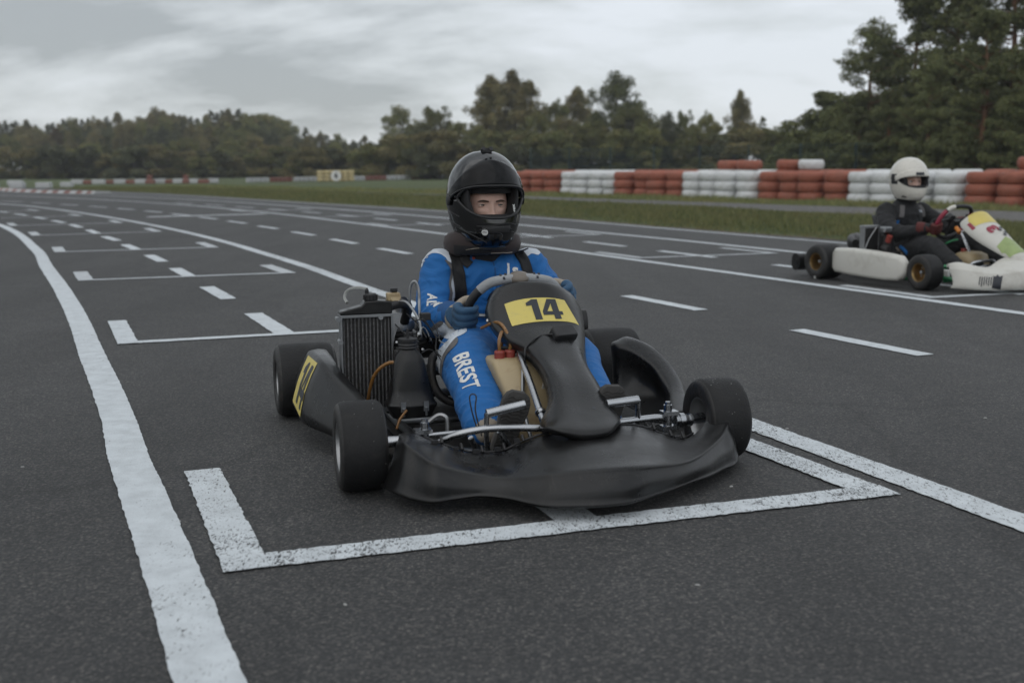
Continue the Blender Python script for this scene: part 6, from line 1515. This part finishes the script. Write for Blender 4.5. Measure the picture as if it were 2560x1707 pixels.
# tyre lettering scraps
for (wx, wy, wr_, aa) in [(.633, .985, .105, R(22)), (.708, -.03, .115, R(-86))]:
    bt = bm_text('2 0' if wr_ < .11 else '20', .026, .0006); Mx = Matrix.Translation((wx, wy + math.cos(aa)*wr_, .131 + math.sin(aa)*wr_)) @ Matrix((V(0, math.sin(aa), -math.cos(aa)), V(0, math.cos(aa), math.sin(aa)), V(1, 0, 0))).transposed().to_4x4()
    bmesh.ops.transform(bt, matrix=Mx, verts=bt.verts); me = bpy.data.meshes.new('tyre_lettering'); bt.to_mesh(me); bt.free(); me.materials.append(m_whitev); link(bpy.data.objects.new('tyre_lettering', me), k2)
def podbox(sg, name):
    mb = MB(); st_ = [(.115, .090, .235, .60, .655), (.15, .070, .262, .585, .672), (.30, .060, .267, .57, .680), (.50, .052, .262, .56, .680), (.68, .048, .252, .56, .675), (.80, .055, .240, .565, .665), (.84, .085, .215, .58, .65), (.86, .12, .18, .60, .64)]
    rs = []
    for y, z0, z1, x0, x1 in st_:
        h_ = (z1 - z0); w_ = x1 - x0; r_ = min(.03, h_*.3, w_*.45); ring_ = []
        for cx_, cy_, a_0 in ((1, 1, 0), (-1, 1, 90), (-1, -1, 180), (1, -1, 270)):
            for a in (0, 22, 45, 67, 90):
                t = R(a_0 + a); ring_.append(V(sg*((x1 - r_ if cx_ > 0 else x0 + r_) + math.cos(t)*r_), y, (z1 - r_ if cy_ > 0 else z0 + r_) + math.sin(t)*r_))
        rs.append(ring_)
    mb.rings(rs); return mb.build(name, m_whitepl, k2, smooth=60)
podbox(1, 'side_pod'); podbox(-1, 'side_pod')
# nose
B2 = [[(.50, 1.13, .205), (.535, 1.17, .17), (.552, 1.235, .045)], [(.505, 1.20, .225), (.535, 1.26, .175), (.545, 1.29, .038)], [(.44, 1.22, .222), (.475, 1.33, .165), (.48, 1.37, .034)], [(.34, 1.23, .190), (.38, 1.42, .145), (.385, 1.455, .032)], [(.22, 1.25, .170), (.255, 1.47, .150), (.26, 1.50, .032)], [(.15, 1.25, .222), (.16, 1.50, .165), (.165, 1.53, .032)], [(.08, 1.25, .245), (.08, 1.52, .175), (.08, 1.55, .032)], [(0, 1.25, .25), (0, 1.525, .178), (0, 1.555, .032)]]
B2 = B2 + [[(-a, b, c) for a, b, c in r] for r in B2[-2::-1]]
mb = MB(); rs = []
for a, b, c in B2:
    a, b, c = V(*a), V(*b), V(*c); rs.append([a + V(0, -.02, -.04), a + V(0, -.005, -.004), a.lerp(b, .1), a.lerp(b, .5) + V(0, .0, .012), a.lerp(b, .92), b, b.lerp(c, .10), b.lerp(c, .5) + V(0, .012, 0), c, c + V(0, -.05, -.008)])
mb.rings(rs, closed=False); nose = mb.build('front_bumper', m_whitepl, k2, smooth=180, solid=.006, sub=2); bake_mods(nose); nose.data.polygons.foreach_set('use_smooth', [True]*len(nose.data.polygons))
nbv = bvh_of(nose)
# torn black sponsor sticker on the nose
ng = random.Random(3); polys = [[(-.045 + .013*k, -.042 + ng.uniform(0, .012)), (-.038 + .013*k, -.044), (-.036 + .013*k, .012 + ng.uniform(0, .03)), (-.044 + .013*k, .020)] for k in range(7)]
polys = [[(.030, -.050), (.085, -.058), (.092, .040), (.070, .032), (.060, .046), (.045, .030), (.034, .038)]]
decal(bm_polys(polys), 'torn_sticker', m_ink, nose, nbv, V(.425, 1.42, .10), V(-.58, .82, 0).normalized(), V(0, 0, 1), V(.82, .58, .1), .002, .02, .25)
for k in range(6):
    x_ = -.055 + .0145*k; t_ = ng.uniform(.0, .03); decal(bm_polys([[(x_, -.045 + t_), (x_ + .007, -.048 + t_*.5), (x_ + .010, .018 + t_*.7), (x_ + .002, .030 - t_*.4)]]), 'sticker_shred', m_ink, nose, nbv, V(.425, 1.42, .10), V(-.58, .82, 0).normalized(), V(0, 0, 1), V(.82, .58, .1), .002, .02, .25)
# front panel with yellow top, maroon figure and lime stripes
N2 = [[(.115, .855, .470), (.105, .900, .505), (.06, .925, .552), (-.03, .93, .566), (-.12, .925, .552), (-.165, .90, .505), (-.175, .855, .47)],
      [(.125, .90, .43), (.118, .945, .462), (.065, .985, .500), (-.03, .995, .512), (-.125, .985, .500), (-.178, .945, .462), (-.185, .90, .43)],
      [(.130, .97, .385), (.124, 1.02, .412), (.07, 1.065, .440), (-.03, 1.08, .452), (-.13, 1.065, .440), (-.184, 1.02, .412), (-.19, .97, .385)],
      [(.115, 1.06, .33), (.105, 1.11, .350), (.055, 1.15, .378), (-.03, 1.165, .388), (-.115, 1.15, .378), (-.165, 1.11, .350), (-.175, 1.06, .33)],
      [(.085, 1.17, .275), (.072, 1.22, .292), (.03, 1.25, .312), (-.03, 1.265, .320), (-.09, 1.25, .312), (-.132, 1.22, .292), (-.145, 1.17, .275)],
      [(.065, 1.28, .225), (.055, 1.33, .238), (.02, 1.36, .25), (-.03, 1.37, .255), (-.08, 1.36, .25), (-.115, 1.33, .238), (-.125, 1.28, .225)],
      [(.06, 1.36, .19), (.05, 1.40, .20), (.02, 1.42, .205), (-.03, 1.43, .208), (-.08, 1.42, .205), (-.11, 1.40, .20), (-.12, 1.36, .19)]]
mb = MB(); mb.rings([[V(*p) for p in r] for r in N2], closed=False); n2 = mb.build('front_panel', m_whitepl, k2, smooth=180, solid=.006, sub=2); bake_mods(n2); n2.data.polygons.foreach_set('use_smooth', [True]*len(n2.data.polygons))
n2b = bvh_of(n2); no_ = V(-.03, 1.05, .46); nu_ = V(-1, 0, 0); nv_ = V(0, -.74, .67); nn_ = V(0, .67, .74)
decal(bm_polys([[(-.125, .030), (.125, .030), (.130, .10), (.105, .155), (.05, .172), (-.05, .172), (-.105, .155), (-.130, .10)]]), 'number_plate', m_yellow, n2, n2b, no_, nu_, nv_, nn_, .002, .02)
decal(bm_polys([[(-.146, .015), (-.130, .015), (-.128, .085), (-.142, .085)]]), 'side_sticker', m_maroon, n2, n2b, no_, nu_, nv_, nn_, .002, .02)
decal(bm_text('3', .135, .008), 'number', m_maroon, n2, n2b, no_ + nv_*-.04 + nu_*-.03, nu_*-.2 + nv_*1.0, -nu_ - nv_*.2, nn_, .003, .015)
decal(bm_polys([[(.0 + .035*i, -.10 + .028*j), (.032 + .035*i, -.10 + .028*j), (.032 + .035*i, -.075 + .028*j), (.035*i, -.075 + .028*j)] for i in range(3) for j in range(4) if (i + j) % 2 == 0]), 'chequer_mark', m_ink, n2, n2b, no_ + nv_*-.03, nu_, nv_, nn_, .0042, .02)
decal(bm_polys([[(-.10, -.33), (.10, -.33), (.11, -.22), (.0, -.14), (-.105, -.20)]]), 'lime_sticker', m_limeg, n2, n2b, no_, nu_, nv_, nn_, .002, .02)
# steering wheel, column, tank, frame
c2 = V(-.055, .66, .475); s2u = V(1, 0, 0); s2v = V(0, .50, .866)
def ring2(a, Rr=.150, o=0):
    x = math.sin(a)*Rr*1.1; y = math.cos(a)*Rr; y = y if y < Rr*.8 else Rr*.8 + (y - Rr*.8)*.45
    return c2 + s2u*x + s2v*y + s2u.cross(s2v)*o
mb = MB(); mb.tube([ring2(R(a)) for a in range(0, 360, 10)], .0155, 12, 2, closed=True); w2 = mb.build('steering_wheel', m_black, k2, smooth=80)
mb = MB(); mb.tube([ring2(R(a)) for a in range(52, 132, 8)], .0168, 12, 3); mb.build('grip', m_maroon, w2, smooth=80); mb = MB(); mb.tube([ring2(R(a)) for a in range(-132, -52, 8)], .0168, 12, 3); mb.build('grip', m_maroon, w2, smooth=80)
mb = MB(); mb.tube([ring2(R(a)) for a in range(24, 50, 5)], .0170, 12, 3); mb.build('cream_grip', m_badge if False else m_creamhelm, w2, smooth=80)
mb = MB()
for a in (90, -90, 180): mb.tube([ring2(0, 0, .03), ring2(R(a), .10, .012), ring2(R(a), .15)], [.012, .008, .008], 8, 3)
mb.cyl(ring2(0, 0, .06), ring2(0, 0, .02), .035); mb.build('spoke', m_black, w2)
mb = MB(); mb.box(ring2(0, 0, -.03) + V(0, 0, -.0), (.07, .03, .05), Matrix.Rotation(R(-30), 3, 'X')); mb.build('lap_timer', m_black, k2, smooth=0, bevel=.006)
mb = MB(); mb.cyl((.02, .755, .43), (.03, .80, .395), .016, n=14); mb.build('amber_bottle', m_orange, k2)
mb = MB(); mb.tube([(-.05, .70, .43), (-.02, .80, .34), (.0, .91, .19), (.01, 1.0, .08)], .0125, 12, 3); mb.tube([(.02, .80, .40), (-.02, .86, .42), (-.03, .93, .45)], .007, 8, 2); mb.tube([(-.06, .80, .38), (-.06, .88, .40), (-.05, .95, .43)], .007, 8, 2)
mb.tube([(.24, 1.08, .10), (.235, 1.10, .175), (.20, 1.12, .20), (.10, 1.13, .205), (.03, 1.13, .20), (.0, 1.12, .16)], .011, 10, 6); mb.tube([(.30, 1.02, .12), (.20, 1.10, .155), (.05, 1.14, .17), (-.2, 1.12, .16)], .010, 10, 5)
mb.tube([(.40, .985, .131), (.52, .985, .131)], .016, 12); mb.tube([(-.40, .985, .131), (-.52, .985, .131)], .016, 12); mb.cyl((-.52, -.03, .14), (.52, -.03, .14), .022, n=16); mb.build('chromed_tube', m_chrome, k2, smooth=60)
mb = MB()
for sg in (-1, 1): mb.tube([(sg*.30, -.2, .06), (sg*.36, .1, .05), (sg*.37, .5, .045), (sg*.40, .80, .06), (sg*.42, .98, .09), (sg*.36, 1.10, .07), (sg*.20, 1.2, .055)], .016, 10, 6)
mb.tube([(.36, .98, .06), (-.36, .98, .06)], .015, 10); mb.tube([(.36, .98, .17), (.30, .94, .10), (.24, .9, .06)], .012, 8, 3); mb.build('chassis_frame', m_green, k2, smooth=60)
mb = MB(); mb.box((.40, 1.03, .12), (.03, .05, .05)); mb.build('bracket_sticker', m_whitev, k2, bevel=.005)
mb = MB(); mb.rings([ring(-.03 + dx_, .87, z, rx, ry, 3) for z, rx, ry, dx_ in [(.05, .09, .10, 0), (.10, .11, .12, 0), (.18, .115, .12, 0), (.235, .10, .10, 0), (.255, .06, .06, 0)]]); mb.build('fuel_tank', m_tank, k2, smooth=60)
mb = MB(); mb.cyl((.02, .84, .25), (.02, .84, .275), .02); mb.build('tank_cap', m_redcap, k2)
mb = MB(); mb.tube([(.02, .78, .34), (.05, .75, .33), (.07, .70, .30), (.06, .68, .27)], .008, 8, 4); mb.build('fuel_hose', m_green, k2)
# rear: radiator, engine, exhaust, bumper, seat
mb = MB(); mb.box((.40, .245, .330), (.15, .035, .18)); mb.build('radiator_core', m_engine, k2, smooth=0)
mb = MB(); mb.box((.40, .245, .425), (.17, .055, .022)); mb.box((.325, .245, .33), (.008, .05, .19)); mb.box((.475, .245, .33), (.012, .05, .19)); mb.tube([(.47, .27, .24), (.44, .28, .33), (.36, .275, .42)], .006, 8, 2); mb.build('radiator_frame', m_alu, k2, smooth=0, bevel=.004)
mb = MB(); mb.cyl((.30, .33, .20), (.30, .34, .36), .05, n=20); mb.box((.30, .32, .18), (.16, .17, .11)); mb.cyl((.37, .36, .26), (.37, .42, .25), .03, n=16); mb.build('engine', m_engine, k2, smooth=40, bevel=.005)
mb = MB(); mb.box((.335, .35, .405), (.09, .06, .05)); mb.build('airbox', m_steel, k2, smooth=0, bevel=.012); mb = MB(); mb.cyl((.34, .38, .31), (.34, .40, .36), .022, n=14); mb.build('red_filter', m_redcap, k2)
mb = MB(); mb.tube([(.28, .20, .24), (.20, -.05, .26), (.12, -.2, .27), (0, -.3, .26), (-.2, -.32, .24)], [.03, .06, .075, .06, .03], 16, 5); mb.tube([(.36, .05, .285), (.25, -.12, .31), (.05, -.26, .315)], .03, 10, 3); mb.build('exhaust_pipe', m_engine, k2, smooth=60)
mb = MB(); mb.rings([[V(x, -.34 + .05*math.cos(2*PI*k/20), .115 + .07*math.copysign(abs(math.sin(2*PI*k/20))**.7, math.sin(2*PI*k/20))) for k in range(20)] for x in (-.64, -.60, -.2, .2, .60, .64)]); mb.cyl((.63, -.34, .11), (.645, -.34, .11), .03, n=16); mb.build('rear_bumper', m_plastic, k2, smooth=50)
mb = MB(); sr2 = []
for (z, w_, y0, y1) in [(.07, .10, .02, .30), (.10, .155, -.02, .46), (.16, .185, -.05, .46), (.22, .195, -.07, .42), (.27, .195, -.09, .36), (.33, .18, -.10, .24), (.39, .16, -.12, .14), (.46, .13, -.13, .02), (.50, .11, -.13, -.04)]:
    sr2.append([V(-.03 + w_*1.12*math.cos(PI*i/14), y0 + (y1 - y0)*(1 - math.sin(PI*i/14))**.8, z) for i in range(15)])
mb.rings(sr2, closed=False); mb.build('seat', m_black, k2, smooth=180, solid=.008, sub=1)

d2 = empty('person', KP2[0], KP2[1], label='person in black racing suit and cream white helmet looking down at the far wheel', cat='person', group='kart drivers')
torso2 = [((-.03, .12, .085), .11, .10), ((-.03, .12, .12), .160, .14), ((-.03, .12, .20), .180, .15), ((-.03, .12, .28), .165, .145), ((-.03, .13, .36), .165, .135), ((-.03, .15, .44), .180, .135), ((-.03, .165, .51), .182, .120), ((-.03, .170, .56), .155, .10), ((-.03, .175, .60), .11, .08), ((-.03, .18, .64), .065, .06), ((-.03, .18, .67), .055, .055)]
R2S, R2E, R2W = (.150, .155, .535), (.250, .32, .400), (.155, .50, .415)
L2S, L2E, L2W = (-.215, .175, .535), (-.31, .36, .42), (-.215, .53, .43)
R2W = tuple(ring2(R(112)) + V(.045, -.075, -.01)); L2W = tuple(ring2(R(-100)) + V(-.045, -.075, .0))
limbs2 = [([R2S, (.205, .22, .465), R2E, (.215, .43, .385), R2W], [.074, .072, .066, .058, .045]), ([L2S, (-.27, .24, .47), L2E, (-.27, .46, .40), L2W], [.074, .070, .064, .056, .045]),
          ([(.05, .16, .17), (.12, .42, .235), (.165, .66, .275), (.175, .80, .20), (.175, .96, .125), (.17, 1.02, .10)], [.10, .098, .088, .078, .062, .052]), ([(-.10, .16, .17), (-.17, .45, .245), (-.21, .72, .295), (-.205, .88, .225), (-.19, 1.03, .155), (-.185, 1.10, .12)], [.10, .098, .086, .074, .062, .052])]
fold2 = [((.23, .34, .40), (0, .7, -.7), .10), ((-.29, .37, .42), (0, .7, -.7), .08), ((-.03, .2, .36), (0, 0, 1), .12), ((.16, .62, .3), (0, .9, -.4), .07), ((.17, .95, .14), (0, .8, -.6), .08), ((.05, .25, .24), (.5, .8, 0), .1), ((.12, .2, .54), (.6, 0, -.6), .08)]
def suit2(p, n):
    return 0
su2 = body_mesh('body', d2, torso2, limbs2, [m_black_f], {'folds': fold2, 'mat': suit2}, .0075, .013, 4)
s2b = bvh_of(su2)
strap([(.075, .3, .60), (.088, .31, .56), (.10, .31, .50)], .04, 'grey_stripe', m_grey_f, su2, s2b, (0.3, 1, .2), .002, th=.001)
strap([(-.125, .3, .60), (-.14, .31, .56), (-.15, .31, .50)], .04, 'grey_stripe', m_grey_f, su2, s2b, (0.3, 1, .2), .002, th=.001)
strap([(.128, .31, .475), (.135, .31, .44), (.13, .31, .41)], .022, 'blue_stripe', m_blue, su2, s2b, (.4, 1, .1), .004, th=.001); strap([(.150, .31, .475), (.155, .31, .44), (.15, .31, .42)], .008, 'white_stripe', m_white_f, su2, s2b, (.4, 1, .1), .004, th=.001)
strap([(.19, .37, .26), (.20, .43, .235), (.20, .47, .20)], .026, 'blue_stripe', m_blue, su2, s2b, (.8, .2, .5), .004, th=.001); strap([(.19, .33, .255), (.205, .38, .225), (.205, .42, .19)], .018, 'cream_stripe', m_beige, su2, s2b, (.8, .2, .5), .004, th=.001)
decal(bm_text('ocr', .038, .001, .2), 'lettering', m_white_f, su2, s2b, V(-.115, .32, .545), V(-1, -.05, -.12), V(0, 0, 1), V(0, 1, .1), .003, .01)
glove(d2, 1, ring2(R(112)), R2W, R2E, m_redglove, m_redglove, m_black_f, axis=(ring2(R(98)) - ring2(R(126)))); glove(d2, -1, ring2(R(-100)), L2W, L2E, m_redglove, m_redglove, m_black_f, axis=(ring2(R(-86)) - ring2(R(-112))))
shoe(d2, (.165, 1.13, .20), (.17, 1.06, .05), R2W, .042, msole=m_black, mup=m_black_f); shoe(d2, (-.185, 1.20, .21), (-.185, 1.13, .06), L2W, .042, msole=m_black, mup=m_black_f)
h2, h2tf, h2s = helmet(d2, (-.03, .205, .795), 0, R(-10), m_creamhelm, m_black, m_web, False, op=(.718, .815, 70), sc=1.0, wx_=1.04)
# visor raised: small clear lip, black hinge patch and brow label
mb = MB(); rws = []
for i in range(5):
    row = []
    for j in range(33): a = lerp(-R(80), R(80), j/32); e = abs(a)/R(80); row.append(h2tf(shell_pt(HP, (0, 0, 0), a, lerp(lerp(.806, .765, e**3), lerp(.87, .81, e**2), i/4), 1.035)))
    rws.append(row)
mb.rings(rws, closed=False); mb.build('peak', m_creamhelm, h2, smooth=180, solid=.004)
mb = MB(); rws = []
for z_ in (.745, .77, .80, .825): rws.append([h2tf(shell_pt(HP, (0, 0, 0), R(a), z_, 1.012)) for a in range(72, 104, 4)])
mb.rings(rws, closed=False)
rws = []
for z_ in (.745, .77, .80, .825): rws.append([h2tf(shell_pt(HP, (0, 0, 0), R(-a), z_, 1.012)) for a in range(72, 104, 4)])
mb.rings(rws, closed=False); mb.build('hinge_patch', m_black, h2, smooth=80)
mb = MB(); rws = []
for z_ in (.815, .825, .838): rws.append([h2tf(shell_pt(HP, (0, 0, 0), R(a), z_, 1.045)) for a in range(-12, 20, 4)])
mb.rings(rws, closed=False); mb.build('brow_label', m_ink, h2, smooth=80)
mb = MB()
for z_ in (.655, .665, .675): mb.tube([h2tf(shell_pt(HP, (0, 0, 0), R(a), z_, 1.0)) for a in range(-50, 51, 5)], .0014, 5)
mb.build('moulded_line', m_creamhelm, h2)
face(d2, h2tf, 1.0, m_skin, gaze=0, simple_=True)
